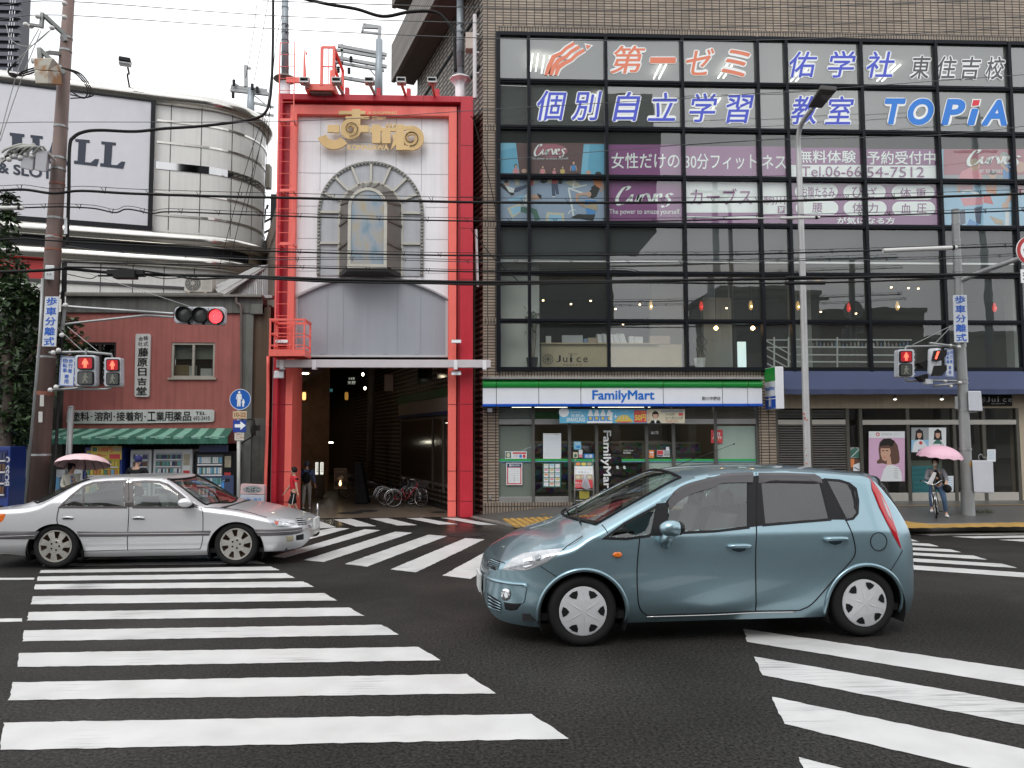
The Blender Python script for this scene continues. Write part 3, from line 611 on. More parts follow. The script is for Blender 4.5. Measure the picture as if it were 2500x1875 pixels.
class Print:
 def __init__(s,fn,name):s.fn=fn;s.mb=MB();s.names=[];s.lay=0
 def c(s,n):
  if n not in s.names:s.names.append(n)
  return s.names.index(n)
 def poly(s,pts,n):s.lay+=1;s.mb.poly([s.fn(x,y,s.lay)for x,y in pts],s.c(n));return s
 def rect(s,x0,y0,x1,y1,n):return s.poly([(x0,y0),(x1,y0),(x1,y1),(x0,y1)],n)
 def oval(s,x,y,rx,ry,n,a0=0,a1=6.283):return s.poly([(x+rx*math.cos(a0+(a1-a0)*i/20),y+ry*math.sin(a0+(a1-a0)*i/20))for i in range(20 if a1-a0>6.2 else 21)],n)
 def line(s,pts,w,n):
  for(x0,y0),(x1,y1)in zip(pts,pts[1:]):
   L_=math.hypot(x1-x0,y1-y0)or 1;nx,ny=-(y1-y0)/L_*w/2,(x1-x0)/L_*w/2;s.poly([(x0+nx,y0+ny),(x1+nx,y1+ny),(x1-nx,y1-ny),(x0-nx,y0-ny)],n)
  return s
 def txt(s,body,x0,y0,x1,y1,n,off=0,sh=0):
  s.lay+=1;l=s.lay;s.mb.text(body,lambda a,b:s.fn(a,-b,l),x0,-y1,x1,-y0,off,sh,s.c(n));return s
 def build(s,nm,parent):return s.mb.build(nm,[pc(n,PCOL[n])for n in s.names],parent)
def pxfn(sc,ox,oy,Y,e=.00012):return lambda x,y,l:PY(ox+x*sc,oy+y*sc,Y-l*e)
gp=thing('window_poster',(PX(1350,YP),YP,ZR[4]),'colour photo poster of people exercising in a gym with a maroon wall','poster')
q=Print(pxfn(.12658,1210,340,YP),'gym')
for x0,x1 in((80,605),(680,2095)):q.rect(x0,70,x1,660,'maroon');q.rect(x0,760,x1,1580,'floor')
q.poly([(80,70),(390,70),(460,660),(80,660)],'sky').poly([(80,70),(390,70),(395,150),(80,230)],'sky2').poly([(1700,95),(2095,95),(2095,675),(1645,675)],'sky').poly([(1700,95),(1815,95),(1770,675),(1645,675)],'sky2')
q.oval(1060,220,330,130,'rose')
def ppl(x,y,s,top,hair='hair',low=None,arms=True):
 q.oval(x,y-s*1.5,s*.42,s*.55,hair);q.oval(x+s*.05,y-s*1.4,s*.3,s*.42,'skin');q.poly([(x-s*.6,y-s*.85),(x+s*.6,y-s*.85),(x+s*.5,y+s*.5),(x-s*.45,y+s*.5)],top)
 if arms:q.line([(x-s*.6,y-s*.7),(x-s*.75,y+.5*s)],s*.2,'skin');q.line([(x+s*.6,y-s*.7),(x+s*.8,y+.5*s)],s*.2,'skin')
 if low:q.poly([(x-s*.45,y+s*.5),(x+s*.5,y+s*.5),(x+s*.6,y+s*2.2),(x+s*.2,y+s*2.2),(x,y+s),(x-s*.2,y+s*2.2),(x-s*.55,y+s*2.2)],low)
ppl(390,630,75,'pink','black');ppl(905,630,65,'pink');ppl(1130,660,60,'pink',arms=False);ppl(1290,630,60,'yellow');ppl(1500,570,80,'blue');q.oval(550,610,50,40,'skin').oval(1790,640,50,40,'skin').oval(1980,665,60,40,'hair')
q.rect(1085,760,1195,860,'red').poly([(1075,850),(1195,850),(1225,1060),(1170,1060),(1140,940),(1155,1110),(1090,1100)],'navy').rect(1090,1095,1150,1115,'white')
q.poly([(680,770),(840,830),(740,850),(680,850)],'cream').poly([(1005,770),(1080,770),(1080,840),(1005,850)],'cream').poly([(1330,840),(1500,770),(1660,900),(1480,910)],'cream').rect(680,760,730,890,'red').oval(930,800,70,50,'black').rect(1210,765,1280,860,'black')
q.poly([(90,840),(130,850),(370,1060),(310,1090),(90,900)],'black').poly([(180,890),(370,950),(350,1030),(260,1020)],'white').oval(215,850,45,55,'skin').oval(205,815,45,30,'hair').poly([(370,940),(600,870),(600,930),(440,1010),(345,1030)],'navy').poly([(350,760),(460,760),(450,890),(390,890)],'cream')
q.poly([(230,1150),(600,1060),(600,1160),(260,1190)],'lblue').poly([(220,1330),(450,1240),(600,1330),(320,1520)],'cream').poly([(280,1340),(440,1280),(560,1340),(340,1470)],'lblue').poly([(490,1290),(605,1320),(605,1430),(480,1400)],'green').poly([(680,1320),(790,1350),(860,1550),(760,1570),(720,1440),(680,1400)],'green').poly([(580,1060),(605,1060),(605,1310),(510,1240)],'white')
q.poly([(680,1080),(760,1060),(870,1120),(860,1160),(690,1160)],'skin').poly([(800,1040),(890,1080),(880,1160),(820,1110)],'black').poly([(985,1405),(1320,1425),(1325,1575),(965,1575)],'cream').poly([(1030,1450),(1275,1465),(1275,1575),(1020,1575)],'lblue')
q.line([(1405,940),(1455,1200),(1500,1480)],34,'white').line([(1405,940),(1720,1060)],34,'white').line([(1490,920),(1530,770)],30,'white').line([(1480,940),(1760,880)],26,'white').line([(1400,1440),(1450,1370),(1540,1360)],20,'white')
q.poly([(1880,780),(2040,780),(2060,860),(2010,950),(1910,930)],'orange').poly([(1840,930),(1910,880),(2010,950),(1940,1110),(1900,1100)],'black').line([(2050,830),(2080,920),(2020,1010)],34,'skin')
q.oval(1870,1050,75,85,'black').oval(1800,1060,45,55,'skin').line([(1780,1050),(1560,1070),(1590,1240),(1720,1250)],50,'skin').poly([(1720,1170),(1940,1180),(1920,1470),(1760,1470)],'blue').poly([(1760,1450),(1925,1450),(1880,1570),(1600,1530),(1450,1510),(1590,1440)],'black').poly([(1640,1290),(1960,1380),(1970,1300),(1930,1230)],'tan')
ox=q.lay;q.lay+=1;ml=MB();curves_logo(ml,1303,352,1382,385,YP-.02);q.txt('The power to amaze yourself.',685,345,1405,402,'white')
q.build('print',gp);ml.build('lettering',WHT,gp)
gp2=thing('window_poster',(PX(2400,YP),YP,ZR[4]),'colour photo poster of a group in pink and orange shirts beside exercise machines','poster')
q=Print(pxfn(.13864,2270,330,YP),'gym')
for x0,x1 in((185,1440),(1500,2300)):q.rect(x0,245,x1,770,'grey').rect(x0+10,245,x1,700,'rose').rect(x0+20,850,x1,1590,'lblue')
q.rect(190,245,240,770,'sky2').rect(210,850,255,1590,'sky2')
q.poly([(560,640),(720,570),(900,620),(930,770),(500,770)],'pink').oval(790,520,90,110,'skin').poly([(690,560),(700,440),(800,410),(870,460),(860,500),(730,510)],'tan').poly([(500,850),(760,850),(760,960),(520,960)],'pink').poly([(540,1110),(940,1090),(940,1220),(600,1250)],'pink').line([(480,860),(520,1010)],50,'skin').line([(560,1010),(680,970),(900,1050)],40,'white')
q.oval(1110,700,60,70,'skin').oval(1110,660,70,40,'hair').poly([(990,870),(1190,850),(1170,1030),(1000,1010)],'orange').poly([(940,1040),(1060,1040),(1120,1220),(950,1190)],'red')
q.oval(1310,400,90,110,'grey').oval(1280,440,70,80,'skin').poly([(1290,510),(1430,470),(1440,770),(1290,760)],'blue').poly([(1290,860),(1440,850),(1440,900),(1330,900)],'blue').line([(1230,480),(1390,640)],50,'skin').oval(1590,560,90,100,'skin').poly([(1530,860),(1660,850),(1640,1040),(1560,1020)],'pink').line([(1470,960),(1330,1260)],70,'skin').oval(1330,1240,60,60,'skin')
q.poly([(520,1330),(620,1310),(630,1550),(540,1590)],'navy').poly([(780,1280),(920,1250),(900,1560),(820,1570)],'navy').poly([(700,1470),(860,1560),(850,1590),(650,1590)],'blue').poly([(940,1260),(1200,1300),(1160,1360),(950,1330)],'lblue').rect(1330,1330,1400,1590,'white').poly([(1050,1420),(1290,1500),(1300,1590),(1150,1560)],'tan')
q.txt('er to amaz',880,595,1280,660,'white').build('print',gp2)
ml=MB();curves_logo(ml,2360,366,2493,410,YP-.02);ml.build('lettering',WHT,gp2)
# convenience store, ground floor
FMG=mat('sign_green',(.015,.33,.05),.25,var=.04,coat=.3);FMW=mat('sign_white',(.82,.84,.88),.3,var=.03,coat=.3);FMB=mat('sign_blue',(.01,.09,.5),.25,var=.04,coat=.3)
ALU=mat('brushed_aluminium',(.42,.42,.41),.35,.6,var=.1);STL=mat('grey_frame',(.13,.13,.12),.4,.3,var=.1)
YS=17.02
sg=thing('shop_sign',(PX(1520,YS),YS,PZ(992,YS)),'long convenience store sign band in green, white and blue over the shop front','sign')
us=[1178,1212,1316,1419,1621,1766,1828,1864]
def bandbox(mb,v0,v1,yf,yb,gap=.006):
 for a,b in zip(us,us[1:]):mb.box(PX(a,YS)+gap,PX(b,YS)-gap,yf,yb,PZ(v1,YS,1400),PZ(v0,YS,1400))
mb=MB();bandbox(mb,947.5,986,YS,YF-.02);mb.build('white_band',FMW,sg,bev=.006)
mb=MB()
for a,b in zip(us,us[1:]):
 mb.grid(lambda s,t:(lerp(PX(a,YS)+.006,PX(b,YS)-.006,s),YS-.06*math.sin(math.pi*t)**.7-.002,lerp(PZ(947.3,YS,1400),PZ(928,YS,1400),t)),1,8)
mb.build('green_band',FMG,sg,smooth=True)
mb=MB();bandbox(mb,986.3,992.5,YS-.05,YF-.02);mb.build('blue_band',FMB,sg,bev=.008)
mb=MB();mb.box(PX(1178,YS),PX(1864,YS),YS-.12,YF-.02,PZ(926.5,YS,1400),PZ(921,YS,1400));mb.build('top_cap',ALU,sg,bev=.004)
mb=MB()
for u in us:mb.box(PX(u,YS)-.005,PX(u,YS)+.005,YS+.01,YF,PZ(992,YS,1400),PZ(928,YS,1400))
mb.build('sign_joint',blk,sg)
mb=MB();tpx(mb,'FamilyMart',1446,952.5,1598,983,YS-.006,.025);mb.build('lettering',mat('letter_blue',(.01,.16,.62),.3,var=.02),sg)
mb=MB();tpx(mb,'駒川中野店',1714,968,1759,977.5,YS-.006,.01);mb.build('lettering',mat('letter_dark',(.06,.06,.06),.5,var=0),sg)
x0,x1=PX(1896,16.72),PX(1917,16.72);z0,z1=PZ(998,16.72,1900),PZ(894.6,16.72,1900)
ps=thing('box_sign',(x0,16.72,z0),'projecting upright box sign with green, white and blue face at the shop corner','sign')
mb=MB();mb.box(x0+.004,x1,16.72,17.36,z0,z1);mb.build('sign_body',mat('box_white',(.8,.82,.86),.3,var=.02,coat=.2),ps,bev=.01)
hh=z1-z0
mb=MB();mb.box(x0,x0+.01,16.73,17.35,z1-hh*.335,z1-.01,0);mb.box(x0,x0+.01,16.73,17.35,z1-hh*.69,z1-hh*.338,1);mb.box(x0,x0+.01,16.73,17.35,z0+.01,z1-hh*.693,2);mb.box(x0-.003,x0,16.73,17.35,z1-hh*.765,z1-hh*.745,1);mb.build('sign_face',[FMG,FMW,FMB],ps)
mb=MB();mb.text('FamilyMart',lambda a,b:(x0-.004,a,b),17.32,z1-hh*.58,16.76,z1-hh*.45,.02,m=0);mb.text('駒川',lambda a,b:(x0-.004,a,b),17.12,z0+.05,16.98,z0+.28,.02,m=1);mb.build('lettering',[mats_ for mats_ in(MATS['letter_blue'],WHT)],ps)
sf=thing('convenience_store',(PX(1530,YF),YF+.05,.25),'glazed convenience store front with green stripe under the long sign','shop front')
YG=YF+.06
um=[1214,1301.5,1390,1456,1578,1643.5,1746,1848]
zsill,ztran0,ztran1,ztop=PZ(1228,YG,1400),PZ(1036,YG,1400),PZ(1023,YG,1400),PZ(995,YG,1400)
mb=MB()
for u in um:mb.box(PX(u,YG)-.035,PX(u,YG)+.035,YG-.05,YG+.05,zsill-.05,ztop+.1)
mb.build('mullion',STL,sf,bev=.004)
mb=MB()
for a,b in zip(um,um[1:]):mb.box(PX(a,YG)+.036,PX(b,YG)-.036,YG-.045,YG+.05,ztran0,ztran1)
for a,b in list(zip(um,um[1:]))[:2]+list(zip(um,um[1:]))[4:]:mb.box(PX(a,YG)+.036,PX(b,YG)-.036,YG-.045,YG+.05,zsill-.05,PZ(1212,YG,1400))
mb.build('rail',ALU,sf,bev=.004)
SG=glass('shop_glass',(.8,.83,.81),.06);FROST=mat('frosted_film',(.55,.62,.58),.35,var=.05,coat=.3)
for i,(a,b)in enumerate(zip(um,um[1:])):
 mb=MB();x0,x1=PX(a,YG)+.036,PX(b,YG)-.036
 mb.quad((x0,YG,zsill+.05),(x1,YG,zsill+.05),(x1,YG,ztran0),(x0,YG,ztran0));mb.build('window',SG,sf)
 mb=MB();mb.quad((x0,YG,ztran1),(x1,YG,ztran1),(x1,YG,ztop+.1),(x0,YG,ztop+.1));mb.build('window',SG,sf)
mb=MB()
for a,b,v0,v1 in((1644,1746,1129,1218),(1748,1846,1040,1218),(1580,1642,1129,1218)):mb.quad(PY(a,v1,YG+.02),PY(b,v1,YG+.02),PY(b,v0,YG+.02),PY(a,v0,YG+.02))
mb.build('frosted_film',mat('white_film',(.62,.74,.68),.4,var=.03),sf)
mb=MB();mb.quad(PY(1216,1214,YG+.03),PY(1300,1214,YG+.03),PY(1300,1040,YG+.03),PY(1216,1040,YG+.03));mb.quad(PY(1216,1022,YG+.03),PY(1300,1022,YG+.03),PY(1300,997,YG+.03),PY(1216,997,YG+.03));mb.build('frosted_film',mat('grey_film',(.3,.33,.3),.35,var=.06,vs=1),sf)
for a,b in((1216,1300),(1303,1388),(1392,1454),(1518,1576),(1580,1642),(1646,1744),(1748,1846)):
 mb=MB();mq2=MB();mb.quad(PY(a,1125.6,YG-.004),PY(b,1125.6,YG-.004),PY(b,1120.4,YG-.004),PY(a,1120.4,YG-.004));mq2.quad(PY(a,1128,YG-.004),PY(b,1128,YG-.004),PY(b,1125.9,YG-.004),PY(a,1125.9,YG-.004));mb.build('green_stripe',mat('stripe_green',(.04,.4,.1),.4,var=.02),sf);mq2.build('blue_stripe',mat('stripe_blue',(.15,.32,.5),.4,var=.02),sf)
mb=MB()
mb.text('FamilyMart',lambda a,b:PY(b,a,YG-.006),1051,1467,1204,1492,.02)
mb.build('lettering',mat('door_letter_white',(.8,.82,.82),.4,var=0),sf)
mb=MB()
for u in(1507,1524):
 mb.lathe([(0,0),(.028,0)],PY(u,1140,YG-.004),(0,1,0),14);mb.box(PX(u-3,YG),PX(u+3,YG),YG-.004,YG-.003,PZ(1146,YG),PZ(1143,YG))
mb.build('door_sticker',mat('sticker_pale',(.6,.7,.68),.5,var=0),sf)
mb=MB()
for i in range(7):mb.box(PX(1674,YG),PX(1846,YG),YG-.03,YG-.012,PZ(1021-i*3.4,YG),PZ(1019.6-i*3.4,YG))
mb.build('louver',STL,sf)
mb=MB();tpx(mb,'36173',1589,1053,1607,1060,YG-.006,.01);tpx(mb,'ファミリーマート',1522,1098,1545,1103,YG-.006,.01);tpx(mb,'駒川中野店',1522,1104,1540,1108,YG-.006,.01);mb.build('lettering',WHT,sf)
mb=MB();x0,x1=PX(1212,YG),PX(1850,YG);zf,zc2=.27,PZ(992,YG,1400)+.25;yb=26
mb.quad((x0,YG,zf),(x1,YG,zf),(x1,yb,zf),(x0,yb,zf),2);mb.quad((x0,YG,zc2),(x1,YG,zc2),(x1,yb,zc2),(x0,yb,zc2),1);mb.quad((x0,yb,zf),(x1,yb,zf),(x1,yb,zc2),(x0,yb,zc2),0);mb.quad((x0,YG,zf),(x0,yb,zf),(x0,yb,zc2),(x0,YG,zc2),0);mb.quad((x1,YG,zf),(x1,yb,zf),(x1,yb,zc2),(x1,YG,zc2),0)
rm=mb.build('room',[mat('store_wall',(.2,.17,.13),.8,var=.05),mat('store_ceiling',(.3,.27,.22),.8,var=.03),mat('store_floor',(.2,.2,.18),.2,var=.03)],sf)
mb=MB();mb.box(x0+.05,x1-.05,yb-.1,yb-.02,2.35,2.6);mb.build('green_stripe',mat('store_green',(.02,.2,.05),.5,var=.03),sf)
for y in(18.2,19.6,21.4,23.5):
 for xx in(1.9,4.4):
  mb=MB();mb.box(xx-.9,xx+.9,y,y+.09,zc2-.05,zc2-.01);mb.build('ceiling_light',mat('store_tube',(1,1,1),.5,var=0,em=(1,.92,.75),es=4),rm)
def goods():
 m=bpy.data.materials.new('packaged_goods');m.use_nodes=True;t=m.node_tree;N=t.nodes;L=t.links;b=N['Principled BSDF'];b.inputs['Roughness'].default_value=.4
 g=N.new('ShaderNodeNewGeometry');vo=N.new('ShaderNodeTexVoronoi');vo.inputs['Scale'].default_value=9;vo.distance='CHEBYCHEV';L.new(g.outputs['Position'],vo.inputs['Vector'])
 hsn=N.new('ShaderNodeHueSaturation');hsn.inputs['Saturation'].default_value=.9;hsn.inputs['Value'].default_value=.35;L.new(vo.outputs['Color'],hsn.inputs['Color']);L.new(hsn.outputs[0],b.inputs['Base Color']);return m
GOODS=goods()
for i,(xx,y,w)in enumerate(((1.7,19.5,1.5),(3.3,21.5,2.2),(4.9,19.3,1.4),(2.2,24,2.6),(5.2,24,1.6))):
 t=thing('store_shelf',(xx,y,zf),'shelf unit of packaged goods inside the store, %s'%['nearest the left windows','in the middle behind the door','behind the right windows','at the back left','at the back right'][i],'shelf','store shelves')
 mb=MB();mb.box(xx-w/2,xx+w/2,y-.02,y+.4,zf,zf+1.35);mb.build('shelf_body',mat('shelf_beige',(.35,.33,.3),.5,var=.03),t)
 mb=MB()
 for s_ in range(4):mb.box(xx-w/2+.03,xx+w/2-.03,y-.16,y-.03,zf+.1+s_*.32,zf+.34+s_*.32)
 mb.build('goods',GOODS,t)
def sheet(nm,u0,v0,u1,v1,lab,draw,cat='poster',Y=None,group=None,base='white'):
 Y=Y or YG-.012;t=thing(nm,(PX((u0+u1)/2,Y),Y,PZ(v1,Y)),lab,cat,group)
 q=Print(lambda x,y,l:PY(lerp(u0,u1,x),lerp(v0,v1,y),Y-l*.00012),nm);q.rect(0,0,1,1,base);draw(q);q.build('print',t);return t
def d_atm(q):
 q.rect(.05,.03,.95,.97,'red').rect(.05,.03,.95,.2,'navy').rect(.12,.22,.88,.92,'white').txt('銀行ATM',.18,.06,.82,.17,'white',.02)
 for i in range(6):q.rect(.16,.28+i*.1,.84,.285+i*.1,'grey')
 q.rect(.49,.55,.51,.9,'grey')
sheet('shop_poster',1236,1130,1275,1184,'red and navy cash machine notice on the grey left pane',d_atm)
sheet('shop_poster',1233,1102,1286,1120,'small wide coupon notice with red heading above the green stripe',lambda q:q.rect(.02,.1,.28,.9,'green').oval(.15,.5,.08,.35,'cream').rect(.35,.12,.97,.35,'red').txt('お得情報',.36,.45,.6,.8,'grey').oval(.72,.65,.07,.25,'blue').oval(.88,.65,.07,.25,'red'))
def d_cal(q):
 q.txt('お知らせ',.06,.03,.35,.07,'grey').txt('店内営業時間',.38,.03,.9,.07,'grey')
 for i in range(12):q.rect(.06,.13+i*.07,.94,.135+i*.07,'lblue')
 for i in range(8):q.rect(.06+i*.125,.13,.065+i*.125,.9,'lblue')
sheet('shop_poster',1326,1058,1370,1120,'tall white calendar sheet on the second pane',d_cal)
def d_board(q):
 cs=['cream','tan','lblue','pink','white','yellow','orange','lilac']
 for r in range(5):
  for c in range(3):
   q.rect(.06+c*.31,.03+r*.19,.31+c*.31,.19+r*.19,'white').rect(.09+c*.31,.05+r*.19,.28+c*.31,.12+r*.19,cs[(r*3+c*2)%8])
sheet('flyer_board',1325,1131,1370,1190,'green board of small flyers in three columns',d_board,'board',base='green')
sheet('shop_poster',1401,1078,1419,1097,'small pale blue sticker on the pane left of the door',lambda q:q.rect(.1,.1,.9,.4,'lblue').txt('電話',.2,.12,.8,.38,'white').oval(.6,.7,.3,.15,'blue'),base='sky2')
sheet('shop_poster',1399,1104,1411,1118,'tiny cream sticker with green mark beside the liquor sign',lambda q:q.oval(.5,.6,.3,.3,'green'),base='cream')
sheet('shop_poster',1413,1098,1422,1117,'narrow pink and white sticker beside the liquor sign',lambda q:q.rect(0,.6,1,1,'pink'))
sheet('shop_poster',1425,1108,1450,1119,'blue liquor sign with white Japanese letters',lambda q:q.txt('お酒',.15,.12,.85,.88,'white',.03),base='blue')
sheet('shop_poster',1584,1099,1597,1118,'small orange notice right of the door',lambda q:q.rect(.15,.2,.85,.4,'white').txt('注意',.15,.5,.85,.75,'white'),base='orange')
sheet('shop_poster',1604,1099,1635,1115,'red and grey credit card notice right of the door',lambda q:q.rect(.02,.05,.48,.7,'red').rect(.52,.05,.98,.9,'grey').txt('使えます',.55,.2,.95,.5,'white').rect(.02,.75,.48,.95,'navy'))
sheet('shop_poster',1626,1091,1634,1099,'tiny white square sticker above the card notice',lambda q:q.rect(.2,.3,.8,.4,'grey'))
def d_pen(q):q.poly([(0,.8),(1,.8),(.5,1)],'red').txt('銀行',.2,.2,.8,.45,'white',.03).txt('ATM',.12,.48,.88,.7,'white',.03).rect(.2,.74,.8,.8,'orange')
sheet('hanging_banner',1736,1049,1764,1082,'red pennant with white cash machine letters on the right pane',d_pen,'banner',base='red')
def d_ban(q):
 q.rect(0,0,.7,1,'sky').rect(.7,0,1,1,'cream').oval(.035,.22,.04,.35,'white').txt('SUNTORY',.085,.18,.175,.28,'white').txt('天然水',.09,.34,.2,.6,'white',.01).txt('SPARKLING',.055,.62,.205,.9,'white',.02,.2)
 for i in range(4):
  x=.22+i*.05;q.poly([(x,1),(x+.005,.45),(x+.018,.05),(x+.035,.05),(x+.048,.45),(x+.052,1)],'white').rect(x+.004,.5,x+.048,.85,'blue').oval(x+.026,.65,.012,.12,'yellow')
 q.poly([(.405,.2),(.425,.22),(.42,.8),(.4,.78)],'white').txt('+',.435,.4,.46,.65,'white',.02).txt('ファミポテ',.485,.1,.55,.24,'white').poly([(.44,.85),(.47,.6),(.5,.4),(.54,.42),(.57,.7),(.59,.85),(.57,.95),(.46,.95)],'yellow').oval(.515,.88,.065,.09,'red',0,3.14)
 for i in range(7):q.line([(.46+i*.016,.75),(.475+i*.012,.45+.03*(i%3))],.008,'cream' if i%2 else 'yellow')
 q.rect(.595,.08,.695,.95,'red').txt('コンビ割引',.605,.13,.685,.28,'yellow').txt('50円',.6,.36,.692,.85,'yellow',.04).txt('さらに',.705,.1,.72,.85,'red')
 q.oval(.765,.4,.026,.27,'black').oval(.765,.46,.019,.22,'skin').poly([(.745,.25),(.785,.25),(.787,.36),(.743,.36)],'black').poly([(.72,1),(.735,.8),(.795,.8),(.81,1)],'black').poly([(.755,.78),(.775,.78),(.77,1),(.76,1)],'white')
 q.rect(.81,.08,.985,.22,'grey').txt('ファミポテ',.845,.26,.92,.48,'black',.01).rect(.95,.28,.985,.46,'red').txt('シーズニング',.845,.52,.985,.73,'black',.01).txt('プレゼント!!',.845,.77,.94,.95,'red',.01)
sheet('shop_banner',1366,999,1672,1033,'wide printed banner with bottles, fried potatoes and price over the store door',d_ban,'banner',17.12,base='sky')
t=thing('a_frame_board',(PX(1423,17.2),17.2,.25),'white A-frame stand with food poster and hanging umbrella bags beside the door','board')
mb=MB()
for u in(1402,1449):mb.tube([PY(u,1231,17.0),PY(u+(2 if u<1420 else-2),1120,17.18)],.012,6);mb.tube([PY(u+3,1229,17.32),PY(u+(2 if u<1420 else-2),1120,17.18)],.012,6)
mb.tube([PY(1402,1196,17.06),PY(1449,1196,17.06)],.01,6);mb.tube([PY(1402,1222,17.02),PY(1449,1222,17.02)],.01,6);mb.build('frame',ALU,t,smooth=True)
q=Print(lambda x,y,l:PY(lerp(1402,1448,x),lerp(1127,1192,y),lerp(17.17,17.08,y)-.014-l*.00012),'af');q.rect(0,0,1,1,'white').rect(0,0,1,.17,'green').rect(0,.48,1,.68,'tan').rect(0,.68,1,1,'red').txt('ファミリーマートの',.08,.26,.92,.32,'tan').txt('中華まん',.2,.36,.8,.44,'grey').txt('肉まん',.05,.75,.4,.85,'white').txt('どうぞ',.05,.87,.35,.95,'white')
for i,c_ in enumerate(('orange','yellow','tan')):q.oval(.2+i*.3,.09,.13,.06,c_).oval(.2+i*.3,.58,.12,.06,'cream')
q.build('print',t)
mb=MB();mb.add([PY(1425,1158,17.0),PY(1432,1158,17.0),PY(1442,1192,16.97),PY(1430,1195,16.96),PY(1419,1188,16.97),PY(1428,1172,16.93)],[(0,1,5),(1,2,5),(2,3,5),(3,4,5),(4,0,5)]);tag(mb.build('umbrella_bag',mat('plastic_bag',(.42,.4,.44),.4,var=.1)),'bunch of grey plastic umbrella bags hanging on the A-frame stand','bag')
mb=MB();mb.box(PX(1413,17.1),PX(1437,17.1),17.06,17.14,PZ(1219,17.1),PZ(1200,17.1));mb.build('counterweight',mat('weight_yellow',(.35,.3,.05),.5),t,bev=.008)
mb=MB();mb.box(PX(1189,17.3),PX(1203,17.3),17.2,17.4,PZ(1007,17.3),PZ(994,17.3));t=thing('wall_lamp',(PX(1196,17.3),17.3,PZ(1008,17.3)),'square white wall lamp in a black case under the sign end','lamp');mb.build('lamp_case',blk,t,bev=.005)
mb=MB();mb.box(PX(1190,17.19),PX(1202,17.19),17.185,17.2,PZ(1006,17.19),PZ(995.5,17.19));mb.build('diffuser',mat('lamp_pane',(.6,.63,.68),.3,var=0),t)
mb=MB();mb.box(PX(1194,17.38),PX(1199,17.38),17.36,17.4,PZ(1219,17.38),PZ(1209,17.38));tag(mb.build('wall_outlet',ALU,bev=.004),'small grey outlet box low on the brick pier','outlet')
# hair salon, ground floor right
AWB=mat('navy_awning',(.045,.06,.125),.75,var=.12,vs=1.5,bump=.1,bs=14)
xa,xb=PX(1917,16.9),XE
t=thing('fabric_awning',(xa,16.9,PZ(962,16.9)),'plain navy blue fabric awning band across the hair salon front','awning')
mb=MB();za,zb,zc3=PZ(903,YF-.05,2000),PZ(950,16.85,2000),PZ(962,16.85,2000)
mb.grid(lambda s,q:(lerp(xa,xb,s),lerp(YF-.04,16.86,q),lerp(za,zb,q)+.012*math.sin(s*90)*q*(1-q)),60,6)
mb.build('canopy',AWB,t,smooth=True);mb=MB()
mb.grid(lambda s,q:(lerp(xa,xb,s),16.86+.012*math.sin(s*140)*q,lerp(zb,zc3-.008*abs(math.sin(s*33)),q)),90,3);mb.build('valance',AWB,t,smooth=True)
mb=MB();mb.add([(xa,YF-.04,za),(xa,16.86,zb),(xa,YF-.04,zb)],[(0,1,2)]);mb.build('side_flap',AWB,t)
beige=mat('beige_plaster',(.46,.39,.29),.8,var=.12,vs=2,bump=.15,streak=.15)
jl=thing('hair_salon',(PX(2200,YF),YF,.27),'hair salon shop front with beige plaster band, dark glazing and louvred side','shop front')
mb=MB();mb.box(PX(1893,YF),XE,YF-.03,YF+.3,PZ(997,YF,2000),PZ(940,YF,2000));mb.box(PX(2487,YF),PX(2560,YF),YF-.03,YF+.3,.2,PZ(997,YF,2000));mb.build('plaster_band',beige,jl)
mb=MB()
for u0,u1 in((1893,1978),(1978,2069)):
 x0,x1=PX(u0,YF)+.03,PX(u1,YF)-.03;zz=.3
 while zz<PZ(1041,YF):mb.hexa([(x0,YF-.01,zz),(x1,YF-.01,zz),(x1,YF+.05,zz+.025),(x0,YF+.05,zz+.025),(x0,YF-.01,zz+.012),(x1,YF-.01,zz+.012),(x1,YF+.05,zz+.037),(x0,YF+.05,zz+.037)]);zz+=.055
mb.build('louver',mat('louver_grey',(.23,.21,.2),.4,.4,var=.1),jl)
mb=MB()
for i in range(6):mb.box(PX(1893,YF)+.02,PX(2069,YF)-.02,YF-.01,YF+.02,PZ(1021-i*3.5,YF),PZ(1019.5-i*3.5,YF))
mb.build('louver',STL,jl)
mb=MB();mb.box(PX(1893,YF),PX(2072,YF),YF+.06,YF+.1,.2,PZ(998,YF));mb.build('louver_backing',dark,jl)
mb=MB()
for u in(1895,1978,2069,2101,2216,2329,2401,2484):mb.box(PX(u,YF)-.04,PX(u,YF)+.04,YF-.03,YF+.08,.2,PZ(998,YF))
mb.build('mullion',mat('salon_frame',(.1,.095,.08),.4,.3),jl,bev=.004)
mb=MB();mb.box(PX(1895,YF)+.041,PX(2069,YF)-.041,YF-.02,YF+.07,PZ(1038,YF),PZ(1026,YF));mb.box(PX(2101,YF)+.041,PX(2484,YF)-.041,YF-.035,YF+.07,PZ(1039,YF),PZ(1027,YF))
for a,b in((2101,2216),(2216,2329),(2329,2401),(2401,2484)):mb.box(PX(a,YF)+.041,PX(b,YF)-.041,YF-.02,YF+.07,.25,PZ(1209,YF))
mb.build('rail',mat('pale_metal',(.5,.48,.43),.4,.3,var=.06),jl,bev=.004)
JG=glass('salon_glass',(.7,.72,.7),.09)
for a,b in((2072,2101),(2101,2216),(2216,2329),(2329,2401),(2401,2484)):
 mb=MB();mb.quad((PX(a,YF)+.04,YF+.02,.45),(PX(b,YF)-.04,YF+.02,.45),(PX(b,YF)-.04,YF+.02,PZ(1040,YF)),(PX(a,YF)+.04,YF+.02,PZ(1040,YF)));mb.build('window',JG,jl)
